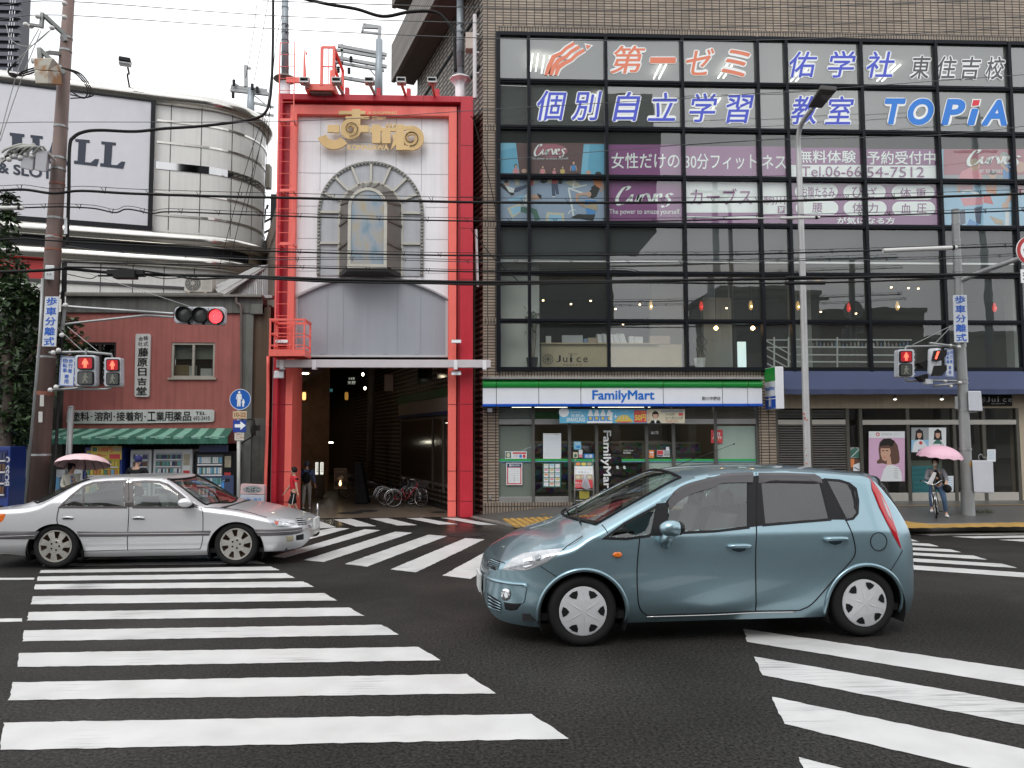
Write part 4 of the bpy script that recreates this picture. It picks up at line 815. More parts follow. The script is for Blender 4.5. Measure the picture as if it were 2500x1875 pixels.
mb=MB();mb.quad((PX(2072,YF),YF+.02,PZ(1026,YF)),(PX(2484,YF),YF+.02,PZ(1026,YF)),(PX(2484,YF),YF+.02,PZ(998,YF)),(PX(2072,YF),YF+.02,PZ(998,YF)));mb.build('window',JG,jl)
mb=MB();x0,x1=PX(2072,YF),XE;yb=22
mb.quad((x0,YF+.1,.28),(x1,YF+.1,.28),(x1,yb,.28),(x0,yb,.28),2);mb.quad((x0,YF+.1,2.75),(x1,YF+.1,2.75),(x1,yb,2.75),(x0,yb,2.75),1);mb.quad((x0,yb,.28),(x1,yb,.28),(x1,yb,2.75),(x0,yb,2.75),0);mb.quad((x0,YF+.1,.28),(x0,yb,.28),(x0,yb,2.75),(x0,YF+.1,2.75),0)
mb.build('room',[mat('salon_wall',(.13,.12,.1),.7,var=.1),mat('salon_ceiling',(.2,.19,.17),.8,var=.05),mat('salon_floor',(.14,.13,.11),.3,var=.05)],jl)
mb=MB();mb.box(PX(2170,18.2),PX(2190,18.2),18.2,18.3,.3,1.1);mb.build('room_post',wallw,jl)
def d_port(q):
 q.rect(0,0,1,.13,'white').rect(0,.13,1,1,'lilac').oval(.25,.06,.055,.038,'red').oval(.25,.06,.03,.02,'white').txt('JUICE',.36,.045,.64,.085,'grey').txt('quatro',.7,.055,.84,.08,'grey')
 q.poly([(.3,.55),(.27,.35),(.3,.22),(.4,.15),(.55,.14),(.7,.18),(.8,.28),(.84,.42),(.86,.55),(.84,.63),(.74,.66),(.6,.66),(.5,.66),(.38,.64),(.24,.65),(.22,.6)],'brown').poly([(.3,.25),(.42,.15),(.6,.14),(.72,.2),(.66,.3),(.3,.31)],'hair')
 q.poly([(.33,.33),(.48,.29),(.58,.31),(.61,.42),(.57,.53),(.46,.6),(.38,.57),(.33,.46)],'skin').poly([(.33,.29),(.57,.28),(.6,.34),(.33,.34)],'brown').line([(.37,.39),(.43,.385)],.018,'black').line([(.47,.385),(.54,.39)],.018,'black').line([(.41,.52),(.47,.52)],.014,'red').poly([(.5,.55),(.6,.5),(.64,.68),(.5,.7)],'skin')
 q.poly([(.32,1),(.42,.76),(.52,.67),(.66,.67),(.82,.72),(.9,.82),(.93,1)],'white')
 for i in range(6):q.rect(.7,.74+i*.037,.82,.748+i*.037,'grey')
 q.txt('hair cut',.3,.7,.46,.72,'grey')
sheet('salon_poster',2121,1053,2209,1175,'tall pink poster of a woman with a brown bob in the salon window',d_port,Y=YF-.045)
def d_two(q):
 q.rect(0,0,.5,1,'lblue').rect(0,0,.5,.5,'grey').rect(.52,0,1,1,'white')
 for x in(.23,.76):q.poly([(x-.12,.5),(x-.1,.15),(x,.04),(x+.1,.15),(x+.12,.5)],'hair').oval(x,.28,.065,.16,'skin').poly([(x-.1,.12),(x+.1,.12),(x+.08,.22),(x-.08,.22)],'hair')
 q.poly([(.02,1),(.08,.6),(.2,.48),(.32,.5),(.44,.7),(.46,1)],'white').oval(.27,.62,.05,.07,'red').poly([(.6,1),(.64,.6),(.72,.5),(.82,.5),(.92,.7),(.94,1)],'green').rect(.64,.66,.9,.72,'white').rect(.64,.78,.9,.83,'white').poly([(.2,.9),(.44,.8),(.4,1),(.18,1)],'navy')
sheet('salon_poster',2225,1044,2310,1104,'wide pale poster of two dark-haired people in the salon window',d_two,Y=YF-.045)
t=thing('folding_lattice',(PX(2246,17.6),17.6,.4),'turquoise expanding lattice fence behind the salon glass','lattice')
for i in range(26):
 u=2212+i*3.1
 for s_ in(-1,1):
  pts=[PY(u+s_*1.9*(1 if j%2 else-1)+1,1138+j*6.1,17.56+.012*s_)for j in range(13)]
  pts=[p for p in pts if PX(2222,17.56)<p.x<PX(2292,17.56)]
  if len(pts)>2:mb.tube(pts,.011,4)
mb.build('lattice_slats',mat('turquoise',(.1,.5,.58),.5,var=.06),t)
mb=MB();mb.quad(PY(2220,1210,17.62),PY(2300,1210,17.62),PY(2300,1124,17.62),PY(2220,1124,17.62));mb.build('backing_sheet',mat('pale_sheet',(.3,.34,.27),.7),t)
sheet('notice_paper',2410,1097,2431,1127,'small pale notice taped on the salon door',lambda q:[q.rect(.15,.15+i*.12,.85,.18+i*.12,'lblue')for i in range(6)],'notice',YF-.045)
sheet('notice_paper',2311,1162,2328,1200,'white price sheet low in the salon window behind the cyclist',lambda q:[q.rect(.15,.12+i*.14,.85,.16+i*.14,'lblue')for i in range(6)],'notice',YF-.01)
sheet('window_ornament',2076,1092,2100,1118,'green leaf print in the narrow pane beside the louvre',lambda q:q.poly([(0,.3),(.5,0),(1,.3),(1,1),(0,.9)],'green').line([(.1,.9),(.9,.2)],.06,'white'),'ornament',YF+.01,base='grey')
sheet('window_ornament',2076,1120,2100,1150,'orange and white magazine picture in the narrow pane',lambda q:q.rect(0,0,.4,.7,'orange').poly([(.3,.5),(1,.3),(1,1),(.3,1)],'white').line([(.4,.7),(.9,.9)],.08,'navy'),'ornament',YF+.01,base='brown')
js2=thing('shop_sign',(PX(2440,YF-.04),YF-.04,PZ(993,YF)),'black salon sign with thin silver lettering at the right edge','sign')
mb=MB();mb.box(PX(2370,YF-.05),PX(2474,YF-.05),YF-.06,YF-.031,PZ(993,YF),PZ(963,YF));mb.build('sign_board',mat('sign_black',(.012,.011,.01),.3,var=.1),js2)
mb=MB()
for i,ch in enumerate('Juice'):tpx(mb,ch,2408+i*13.5,969 if ch in 'Ji' else 973,2408+i*13.5+(3 if ch=='i' else 8),981,YF-.064,-.01)
tpx(mb,'quatro',2420,984,2453,987.5,YF-.064)
for k in range(6):
 a=k*1.047;mb.lathe([(.03,-.001),(.036,-.001)],PY(2398+4*math.cos(a),975+4*math.sin(a),YF-.064),(0,1,0),14)
mb.build('lettering',ALU,js2)
for u in(2185,2299):
 p=PY(u,972,17.1);t=thing('down_light',tuple(p),'small chrome spotlight under the navy awning, %s one'%('left' if u<2200 else 'right'),'lamp','spotlights under the awning')
 mb=MB();mb.lathe([(.012,.12),(.015,.04),(.045,.02),(.05,-.02),(0,-.02)],p,(0,0,1),14);mb.build('lamp_shade',mat('chrome',(.75,.75,.74),.12,.95,var=0),t,smooth=True)
 mb=MB();mb.ell(p-Vector((0,0,.025)),.035,.035,.02);mb.build('bulb',mat('lit_spot',(1,1,1),.4,var=0,em=(1,.95,.85),es=3),t)
# arcade gate
YA=17.0
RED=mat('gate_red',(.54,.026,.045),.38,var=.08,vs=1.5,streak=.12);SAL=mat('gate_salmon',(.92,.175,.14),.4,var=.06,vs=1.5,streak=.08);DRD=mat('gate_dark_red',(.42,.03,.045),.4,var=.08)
PNL=mat('gate_panel_white',(.86,.85,.875),.35,var=.05,vs=1.2,streak=.1);GRY=mat('gate_panel_grey',(.36,.375,.415),.3,var=.05,vs=1,streak=.08);seam=mat('seam_grey',(.3,.3,.32),.6,var=0)
gx=lambda u,v=700,Y=YA:PY(u,v,Y).x
gz=lambda v,u=905,Y=YA:PY(u,v,Y).z
gate=thing('arcade_gate',(gx(905),YA,0),'tall red and salmon shopping arcade gate with white panels and an arched window','gate')
XL,XRR=gx(670.5),gx(1154.5);ZT=gz(231)
XLi,XRi=gx(682),gx(1124)
mb=MB();mb.box(XL,XLi,YA,YA+1.3,0,ZT);mb.box(XRi,XRR,YA,YA+1.3,0,ZT);mb.box(XLi,XRi,YA,YA+1.3,gz(246),ZT);mb.build('outer_frame',RED,gate,bev=.01)
XLs,XRs=gx(699.5,700),gx(1114)
XLp,XRp=gx(716),gx(1094)
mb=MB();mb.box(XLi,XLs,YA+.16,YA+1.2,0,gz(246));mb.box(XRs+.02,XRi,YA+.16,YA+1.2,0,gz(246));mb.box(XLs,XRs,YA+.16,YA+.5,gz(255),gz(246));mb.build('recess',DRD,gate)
mb=MB();mb.box(XLs,XLp,YA+.08,YA+1.0,0,gz(254));mb.box(XRp,XRs,YA+.08,YA+1.0,0,gz(254));mb.box(XLp,XRp,YA+.08,YA+.6,gz(277),gz(254));mb.build('inner_frame',SAL,gate,bev=.008)
mb=MB()
for v in(987,1151,1225):
 for a,b,y in((XL,XLi,YA),(XLi+.001,XLs-.001,YA+.16),(XLs,XLp,YA+.08),(XRp,XRs,YA+.08),(XRi,XRR,YA)):mb.box(a,b,y-.003,y-.001,gz(v+1),gz(v-.6))
for v in(352,478,555,620,680):mb.box(XRi,XRR,YA-.003,YA-.001,gz(v+.7),gz(v-.7));mb.box(XL,XLi,YA-.003,YA-.001,gz(v+.7),gz(v-.7))
for u in(784,908,1032):mb.box(gx(u)-.005,gx(u)+.005,YA-.003,YA-.001,gz(246),ZT)
mb.build('panel_seam',mat('seam_red',(.16,.01,.015),.6,var=0),gate)
YW=YA+.22
def archz(u):
 t=(u-905)/190.0;return PZ(669+57*abs(t)**1.9,YW,905)
mb=MB()
us_=[716+(1094-716)*i/48 for i in range(49)]
mb.grid(lambda s,t:(PX(716+378*s,YW,600),YW,lerp(archz(716+378*s),PZ(276,YW,905),t)),48,1)
mb.build('white_cladding',PNL,gate);mb=MB()
for u in(782,844,967,1029):mb.box(PX(u,YW,400)-.004,PX(u,YW,400)+.004,YW-.004,YW-.001,PZ(470,YW),PZ(277,YW))
for v,a,b in((352,718,1093),(428,718,1093),(508,718,773),(508,1036,1093),(586,718,773),(586,1036,1093),(665,718,773),(668,1036,1093)):mb.box(PX(a,YW),PX(b,YW),YW-.004,YW-.001,PZ(v+.5,YW),PZ(v-.5,YW))
mb.build('panel_seam',seam,gate)
YB2=YA+.3
mb=MB();mb.grid(lambda s,t:(PX(716+378*s,YB2,800),YB2,lerp(PZ(871,YB2,905),archz(716+378*s)+.02,t)),48,1);mb.build('grey_sheet',GRY,gate)
mb=MB()
for u in(800,838,970,1027):mb.box(PX(u,YB2,800)-.003,PX(u,YB2,800)+.003,YB2-.004,YB2-.001,PZ(868,YB2),PZ(695,YB2))
for u in(788,865,942,1018):mb.box(PX(u,YB2,800)-.05,PX(u,YB2,800)+.05,YB2-.02,YB2-.001,PZ(869,YB2),PZ(865,YB2))
mb.build('panel_seam',mat('sheet_seam',(.25,.27,.31),.4,var=0),gate)
mb=MB();mb.tube([(PX(u,YB2-.06,800),YB2-.06,archz(u)-.02)for u in us_],.035,6);mb.box(PX(717,YB2),PX(723,YB2),YB2-.05,YB2-.002,PZ(868,YB2),PZ(730,YB2));mb.box(PX(1087,YB2),PX(1093,YB2),YB2-.05,YB2-.002,PZ(868,YB2),PZ(735,YB2));mb.box(PX(717,YB2),PX(1093,YB2),YB2-.08,YB2+.1,PZ(873,YB2),PZ(868,YB2));mb.build('sheet_trim',mat('trim_pale',(.55,.55,.57),.4,var=.05),gate,smooth=True,auto=40)
mb=MB();mb.box(XLp,XRp,YA+.5,YA+1.3,gz(880),gz(873));mb.build('soffit',dark,gate)
BRZ=mat('bronze_panel',(.16,.15,.135),.3,.2,var=.2,vs=2);CRM=mat('cream_metal',(.5,.48,.42),.4,.2,var=.12);GRP=mat('grey_infill',(.46,.47,.5),.3,var=.08,streak=.15)
aw=thing('arched_window',(PX(905.5,YA+.15),YA+.15,PZ(675,YW)),'arched bay window with beaded rim and mottled blue and yellow glass on the white gate panel','window')
AC=PY(905.5,520,YA+.19);sc=(YA+.19)/FPX
def arch(r,y,zb,n=24):
 R_=r*sc;return[Vector((AC.x+R_,y,zb))]+[Vector((AC.x+R_*math.cos(math.pi*i/n),y,AC.z+R_*math.sin(math.pi*i/n)))for i in range(n+1)]+[Vector((AC.x-R_,y,zb))]
def strip(mb,A,B,m=None):
 for i in range(len(A)-1):mb.quad(A[i],A[i+1],B[i+1],B[i],m)
zb0=PZ(676,YW);y0=YA+.19
mb=MB();strip(mb,arch(122,y0,zb0),arch(76,y0,zb0));mb.build('infill_panel',GRP,aw)
mb=MB();strip(mb,arch(130,y0-.03,zb0),arch(122,y0-.03,zb0));strip(mb,arch(122,y0-.03,zb0),arch(122,y0,zb0));strip(mb,arch(130,y0-.03,zb0),arch(130,YW,zb0))
for p in arch(126,y0-.035,zb0,44)[1:-1]:mb.ell(p,.03,.03,.03,8,6)
for s_ in(-1,1):
 for i in range(18):mb.ell((AC.x+s_*126*sc,y0-.035,lerp(zb0,AC.z,(i+.5)/18)),.03,.03,.03,8,6)
mb.build('beaded_rim',mat('rim_metal',(.28,.28,.26),.4,.4,var=.15),aw,smooth=True,auto=50)
mb=MB()
for a in[0,22.5,45,67.5,90,112.5,135,157.5,180]:
 c,s_=math.cos(rad(a)),math.sin(rad(a));mb.beam((AC.x+76*sc*c,y0-.02,AC.z+76*sc*s_),(AC.x+122*sc*c,y0-.02,AC.z+122*sc*s_),.05,.07,up=(0,1,0))
for v in(598,):
 for s_ in(-1,1):mb.beam((AC.x+s_*76*sc,y0-.02,PZ(v,y0)),(AC.x+s_*122*sc,y0-.02,PZ(v,y0)),.05,.07,up=(0,1,0))
A,B=arch(80,y0-.03,zb0),arch(75,y0-.03,zb0);strip(mb,A,B);strip(mb,A,arch(80,y0,zb0));mb.build('radial_bar',CRM,aw)
yb=YA-.3;zbf=PZ(652,yb)
A,B=arch(75,y0-.03,zb0+.05),arch(47*.985,yb,zbf)
mb=MB();strip(mb,A,B);mb.build('bay_side',BRZ,aw,smooth=True,auto=30)
mb=MB()
for i in(3,7,11,13,15,19,23):mb.beam(A[i],B[i],.05,.05)
for s_ in(0,-1):
 for f in(.4,.78):mb.beam(lerp(A[s_],A[1 if s_==0 else-2],f),lerp(B[s_],B[1 if s_==0 else-2],f),.05,.05)
mb.build('bay_rib',mat('bronze_rib',(.14,.13,.115),.35,.4,var=.15),aw)
mb=MB();F1,F2=arch(46.5,yb-.02,zbf),arch(39,yb-.02,zbf+.05);strip(mb,F1,F2);strip(mb,F1,arch(46.5,yb+.04,zbf));mb.box(AC.x-47*sc,AC.x+47*sc,yb-.03,yb+.03,zbf-.06,zbf+.04);mb.build('bay_frame',CRM,aw)
def stained():
 m=bpy.data.materials.new('mottled_glass');m.use_nodes=True;t=m.node_tree;N=t.nodes;L=t.links;b=N['Principled BSDF'];b.inputs['Roughness'].default_value=.25
 g=N.new('ShaderNodeTexCoord');mp=N.new('ShaderNodeMapping');mp.inputs['Scale'].default_value=(1.6,1,.8);L.new(g.outputs['Object'],mp.inputs[0]);n=N.new('ShaderNodeTexNoise');n.inputs['Scale'].default_value=2.6;n.inputs['Detail'].default_value=2;L.new(mp.outputs[0],n.inputs['Vector'])
 cr=N.new('ShaderNodeValToRGB');e=cr.color_ramp.elements;e[0].position=.3;e[0].color=(.4,.33,.2,1);e[1].position=.72;e[1].color=(.17,.27,.33,1)
 for p,c in((.42,(.36,.35,.31,1)),(.52,(.33,.35,.37,1)),(.6,(.27,.33,.38,1))):q=e.new(p);q.color=c
 L.new(n.outputs['Fac'],cr.inputs[0]);L.new(cr.outputs[0],b.inputs['Base Color']);return m
mb=MB();mb.poly(arch(39.5,yb,zbf+.03));mb.build('glass',stained(),aw)
mb=MB();mb.hexa([(AC.x-75*sc,y0-.02,zb0-.04),(AC.x-47*sc,yb-.04,zbf-.12),(AC.x+47*sc,yb-.04,zbf-.12),(AC.x+75*sc,y0-.02,zb0-.04),(AC.x-75*sc,y0-.02,zb0+.06),(AC.x-47*sc,yb-.04,zbf-.05),(AC.x+47*sc,yb-.04,zbf-.05),(AC.x+75*sc,y0-.02,zb0+.06)]);mb.build('sill',mat('sill_dark',(.03,.03,.03),.4),aw)
GLD=mat('gold_letter',(.72,.5,.23),.4,0,var=.06);YLg=YA+.02
lg=thing('gate_logo',(PX(906,YLg),YLg,PZ(368,YLg)),'golden stylised Japanese letters with spirals on the white gate panel','sign')
mb=MB();L_=lambda x,y:PY(600+x/3.16,y/3.16,YLg)
thk=(0,.05,0)
KN=[0]
def bar(*pts):
 KN[0]+=1;mb.prism([L_(x,y)-Vector((0,KN[0]*.0015,0))for x,y in pts],thk)
def ring(cx,cy,r0,r1,a0,a1,n=28):
 A=[L_(cx+r1*math.cos(rad(a0+(a1-a0)*i/n)),cy-r1*math.sin(rad(a0+(a1-a0)*i/n)))for i in range(n+1)];B=[L_(cx+r0*math.cos(rad(a0+(a1-a0)*i/n)),cy-r0*math.sin(rad(a0+(a1-a0)*i/n)))for i in range(n+1)]
 KN[0]+=1;o=Vector((0,KN[0]*.0015,0))
 for i in range(n):mb.prism([A[i]-o,A[i+1]-o,B[i+1]-o,B[i]-o],thk)
bar((630,962),(722,962),(722,1020),(690,1026),(690,1020),(630,1020));ring(680,1020,62,132,198,322)
bar((718,855),(922,855),(922,882),(718,882));bar((770,897),(952,897),(952,918),(770,918));bar((818,842),(884,842),(884,985),(818,985));bar((870,968),(950,968),(950,1022),(870,1022));ring(812,995,22,80,0,360,40)
bar((975,962),(1040,962),(1040,1105),(975,1105));bar((955,985),(975,985),(975,1025),(965,1028));bar((1050,1000),(1118,1000),(1118,1108),(1050,1108));bar((1040,985),(1160,985),(1160,1015),(1040,1015))
for x in(1085,1112,1140):bar((x,955),(x+18,955),(x+14,980),(x-4,980))
bar((1160,962),(1222,962),(1222,1160),(1160,1160));bar((1130,1045),(1160,1030),(1160,1120),(1118,1160),(1140,1080));ring(1280,1068,26,95,-115,125,36);ring(1275,1068,26,62,100,260,20);bar((1220,975),(1285,972),(1285,1000),(1220,1010));bar((1220,1125),(1270,1130),(1270,1162),(1220,1160))
mb.build('letter',GLD,lg,bev=.008)
mb=MB()
def spiral(cx,cy,r0,r1,turns,a0):
 mb.tube([L_(cx+lerp(r0,r1,i/40)*math.cos(a0+turns*6.283*i/40),cy+lerp(r0,r1,i/40)*math.sin(a0+turns*6.283*i/40))-Vector((0,.036,0))for i in range(41)],.009,5)
spiral(812,995,24,60,1.2,.5);spiral(1275,1068,28,62,1.15,.8);mb.build('groove',mat('groove_brown',(.08,.05,.02),.6,var=0),lg)
mb=MB();mb.text('KOMAGAWA',lambda a,b:PY(a,-b,YLg),849,-366.5,949,-353,.04);mb.text('A SHOPPING',lambda a,b:PY(a,-b,YLg),898,-279,969,-272,.03);mb.text('STREET',lambda a,b:PY(a,-b,YLg),908,-292,943,-284,.03)
mb.build('small_lettering',GLD,lg)
bm=thing('canopy_beam',(PX(930,16.75),16.75,PZ(898,16.75)),'long white rectangular beam carried across the gate opening','beam')
mb=MB();mb.box(PX(671,16.7),PX(1198,16.7),16.7,16.85,PZ(897,16.7,930),PZ(878,16.7,930));mb.build('beam_body',mat('beam_white',(.62,.58,.6),.4,var=.06),bm,bev=.006)
mb=MB()
for u in(685,764,1112,1183):mb.box(PX(u,16.7)-.04,PX(u,16.7)+.04,16.68,16.87,PZ(902,16.7),PZ(880,16.7))
mb.build('bracket',PNL,bm)
lad=thing('ladder',(PX(695,16.7),16.7,PZ(860,16.7)),'thin salmon steel ladder climbing the gate pillar beside the shop','ladder')
la,lb=(lambda f:PY(lerp(684,670.5,f),lerp(103,868,f),16.72)),(lambda f:PY(lerp(720,707,f),lerp(103,868,f),16.72))
mb=MB();mb.beam(la(0),la(1),.02,.025);mb.beam(lb(0),lb(1),.02,.025);mb.build('rail',SAL,lad)
for i in range(27):mb=MB();mb.cyl(la(.002+i/26.4),lb(.002+i/26.4),.007,n=6);mb.build('rung',SAL,lad)
mb=MB()
for v in(293,465,595):p=PY(685,v,16.72);q=PY(716,v,16.72);mb.beam(p,q,.04,.06);mb.beam(p,p+Vector((0,.3,0)),.04,.05);mb.beam(q,q+Vector((0,.3,0)),.04,.05)
mb.build('wall_bracket',SAL,lad)
def cage(u0,v0,u1,v1,y0,y1,lab,top=False):
 x0,x1,zt,zb=PX(u0,y0),PX(u1,y0),PZ(v0,y0,(u0+u1)/2),PZ(v1,y0,(u0+u1)/2)
 t=thing('service_cage',((x0+x1)/2,y0,zb),lab,'platform','service cages on the gate')
 mb=MB();mb.box(x0,x1,y0,y0+.06,zb,zb+.14);mb.box(x0,x1,y1-.06,y1,zb,zb+.14);mb.box(x0,x0+.06,y0+.06,y1-.06,zb,zb+.14);mb.box(x1-.06,x1,y0+.06,y1-.06,zb,zb+.14);mb.box(x0+.06,x1-.06,y0+.06,y1-.06,zb+.03,zb+.06);mb.build('floor',SAL,t)
 mb=MB()
 if top:
  xm=PX(772,y0)
  for x,y in((xm,y0+.02),(x1-.03,y0+.02),(x1-.03,y1-.03),(xm,y1-.03)):mb.beam((x,y,zb+.1),(x,y,zt),.06,.06)
  for zz in(zt,lerp(zb,zt,.55)):mb.beam((x1-.03,y0,zz),(x1-.03,y1,zz),.05,.06);mb.beam((xm,y0+.02,zz),(x1,y0+.02,zz),.03,.05 if zz==zt else.02)
  mb.beam((lerp(xm,x1,.5),y0+.02,zb+.1),(lerp(xm,x1,.5),y0+.02,zt),.015,.015)
  xq=PX(735,y0);mb.hexa([(xq-.08,y0,zb+.1),(xq,y0,zb+.1),(xq,y0+.05,zb+.1),(xq-.08,y0+.05,zb+.1),(xq-.08,y0,PZ(127,y0)),(xq-.07,y0,PZ(127,y0)),(xq-.07,y0+.05,PZ(127,y0)),(xq-.08,y0+.05,PZ(127,y0))])
  mb.hexa([(xq-.04,y0,PZ(130,y0)-.1),(xq,y0,PZ(140,y0)),(xq,y0+.05,PZ(140,y0)),(xq-.04,y0+.05,PZ(130,y0)-.1),(xq-.04,y0,PZ(130,y0)),(xq,y0,PZ(139,y0)),(xq,y0+.05,PZ(139,y0)),(xq-.04,y0+.05,PZ(130,y0))])
  mb.beam((PX(684,y0),y0,PZ(205,y0)),(x0+.1,y0,PZ(205,y0)),.06,.12)
 else:
  for x,y in((x0+.02,y0+.02),(x1-.02,y0+.02),(x1-.02,y1-.02),(x0+.02,y1-.02),(lerp(x0,x1,.68),y0+.02)):mb.beam((x,y,zb+.1),(x,y,zt),.035,.035)
  for zz in(zt,lerp(zb,zt,.62),lerp(zb,zt,.3)):
   w=.045 if zz==zt else.02
   for a,b in(((x0,y0+.02),(x1,y0+.02)),((x1-.02,y0),(x1-.02,y1)),((x0,y1-.02),(x1,y1-.02)),((x0+.02,y0),(x0+.02,y1))):mb.beam((*a,zz),(*b,zz),w,w)
 mb.build('guard_rail',SAL,t)
 if top:
  mb=MB();
  for i in range(9):mb.box(x0+.1,x1-.1,lerp(y0,y1,.08+i*.1),lerp(y0,y1,.13+i*.1),zb-.02,zb+.02)
  mb.build('grating',mat('grating_grey',(.3,.3,.3),.5,.4),t)
cage(652,780,741,869,16.35,16.95,'small salmon railed service cage low on the left pillar')
cage(731,114,806,219,16.75,17.9,'salmon service platform standing on top of the gate',True)
LMPB=mat('floodlight_body',(.45,.45,.45),.35,.5,var=.1);LMPG=mat('floodlight_glass',(.6,.62,.64),.15,var=.05)
for i,(u,uf)in enumerate(((744,756),(822,830),(902,910),(980,986),(1055,1059))):
 Y=16.6;p=PY(u,198,Y);t=thing('sign_floodlight',(p.x,YA+.2,ZT),'chrome floodlight on a short arm on top of the gate, %s from the left'%['first','second','third','fourth','fifth'][i],'lamp','floodlights along the gate top')
 mb=MB();mb.box(p.x-.1,p.x+.1,Y-.08,Y+.1,p.z-.06,p.z-.03);mb.box(p.x-.1,p.x+.1,Y-.08,Y+.1,p.z+.04,p.z+.06);mb.box(p.x-.1,p.x-.085,Y-.08,Y+.1,p.z-.03,p.z+.04);mb.box(p.x+.085,p.x+.1,Y-.08,Y+.1,p.z-.03,p.z+.04);mb.box(p.x-.085,p.x+.085,Y+.09,Y+.1,p.z-.03,p.z+.04);mb.build('lamp_case',LMPB,t)
 mb=MB();mb.beam((p.x,Y,p.z-.06),(PX(uf,YA+.1),YA+.1,ZT),.05,.05);mb.build('arm',SAL if i>2 else LMPB,t)
 mb=MB();mb.box(PX(uf,YA)-.0,PX(uf,YA)+.09,YA+.08,YA+.18,ZT,ZT+.2);mb.build('arm_foot',RED,t)
for u,v,lab in((688,833,'grey floodlight inside the low service cage'),(1114,833,'grey floodlight on the right pillar above the beam'),(681.5,913,'grey floodlight on the left pillar below the beam'),(1114,910,'grey floodlight on the right pillar below the beam')):
 Y=16.82;p=PY(u,v,Y);t=thing('floodlight',(p.x,Y,p.z),lab,'lamp','floodlights on the gate pillars')
 w=.14 if u==688 else.11
 h=.05 if v==833 else(.1 if u<700 else.06)
 mb=MB();mb.hexa([(p.x-w,Y-.06,p.z-h),(p.x+w,Y-.06,p.z-h),(p.x+w*.9,Y+.08,p.z-h*.8),(p.x-w*.9,Y+.08,p.z-h*.8),(p.x-w,Y-.02,p.z+h*.6),(p.x+w,Y-.02,p.z+h*.6),(p.x+w*.8,Y+.08,p.z+h),(p.x-w*.8,Y+.08,p.z+h)]);mb.build('lamp_case',LMPB,t,bev=.01)
 mb=MB();mb.quad((p.x-w*.85,Y-.062,p.z-h*.8),(p.x+w*.85,Y-.062,p.z-h*.8),(p.x+w*.85,Y-.026,p.z+h*.45),(p.x-w*.85,Y-.026,p.z+h*.45));mb.build('lamp_glass',LMPG,t)
 mb=MB();mb.beam((p.x,Y+.07,p.z),(p.x,YA+.1,p.z+.03),.03,.03);mb.build('arm',LMPB,t)
mb=MB();mb.tube(smooth_path([PY(654.5,870,16.9),PY(653.5,1000,16.9),PY(649,1150,16.9),PY(646,1245,16.9)],4),.035,8);t=mb.build('drain_pipe',SAL,smooth=True);tag(t,'salmon painted drain pipe down the left side of the gate','pipe')
mb=MB();mb.tube([PY(775,1262,15.4),PY(775.5,1229,15.4)],.018,8);tag(mb.build('bollard',mat('stainless',(.5,.5,.5),.2,.9,var=.05),smooth=True),'thin stainless post at the arcade mouth beside the walking man','bollard')
PST=mat('steel_pole_grey',(.3,.34,.37),.4,.2,var=.08,streak=.12)
for ub,ut,lab,flu in((696,696,'grey steel pole with wide collar rising behind the left end of the gate',False),(1124,1123,'grey steel pole with white flared base on top of the right end of the gate',True)):
 Y=18.0;p=PY(ub,215,Y);p.z=ZT-.1;q=PY(ut,-40,Y);t=thing('steel_pole',tuple(p),lab,'pole')
 mb=MB();mb.cyl(PY(ub,188,Y),q,.088,.08,20);mb.build('shaft',PST,t,smooth=True)
 c=PY(ub,192,Y);mb=MB();mb.lathe([(.09,.1),(.26,0),(.27,-.03),(.12,-.09),(.1,-.12)],c,(0,0,1),8 if flu else 24);mb.build('collar',PNL if flu else mat('collar_rust',(.17,.15,.13),.6,var=.3),t)
 mb=MB();mb.cyl(Vector((p.x,Y,p.z)),c,.125,n=20);mb.build('base_tube',PNL,t,smooth=True)
 if flu:
  mb=MB()
  for a in range(8):
   d=Vector((math.cos(a*.785),math.sin(a*.785),0));mb.add([c+d*.12-Vector((0,0,.02)),c+d*.25-Vector((0,0,.02)),c+d*.12-Vector((0,0,.22))],[(0,1,2)])
  mb.build('gusset',PNL,t)
 mb=MB()
 for v in(20,62,80,100,130,165):mb.lathe([(.094,-.01),(.094,.01)],PY(ub,v,Y),(0,0,1),20)
 for v in(62,78):mb.ell(PY(ub+3,v,Y-.1),.03,.03,.03,8,6)
 mb.build('band',mat('band_dark',(.08,.09,.1),.5,.3),t)
mb=MB();mb.tube([PY(1159,36,17.2),PY(1159,240,17.2)],.045,12);mb.tube([PY(1160,40,17.2),PY(1166,700,17.2)][1:]+[PY(1162,560,17.2)],.035,8)
for v in(86,130,180):mb.box(PX(1159,17.2)-.05,PX(1159,17.2)+.1,17.18,17.26,PZ(v+1,17.2),PZ(v-1.5,17.2))
tag(mb.build('vent_pipe',mat('pipe_white',(.6,.57,.58),.4,var=.06),smooth=True,auto=50),'pale plastic pipe climbing the brick corner beside the gate','pipe')
mb=MB();x=PX(1146,17.5);zz=PZ(100,17.5);mb.box(x-.1,x+.1,17.5,17.75,PZ(120,17.5),PZ(80,17.5));tag(mb.build('junction_box',mat('box_peach',(.5,.42,.36),.5),bev=.01),'small peach box behind the steel pole on the side wall','box')
mb=MB();mb.box(PX(1156,17.9),PX(1181,17.9),17.9,18.0,0,PZ(628,17.9));tag(mb.build('gap_wall',mat('ochre_board',(.17,.13,.09),.7,var=.15,streak=.2)),'narrow ochre wall filling the gap between gate and brick building','wall')
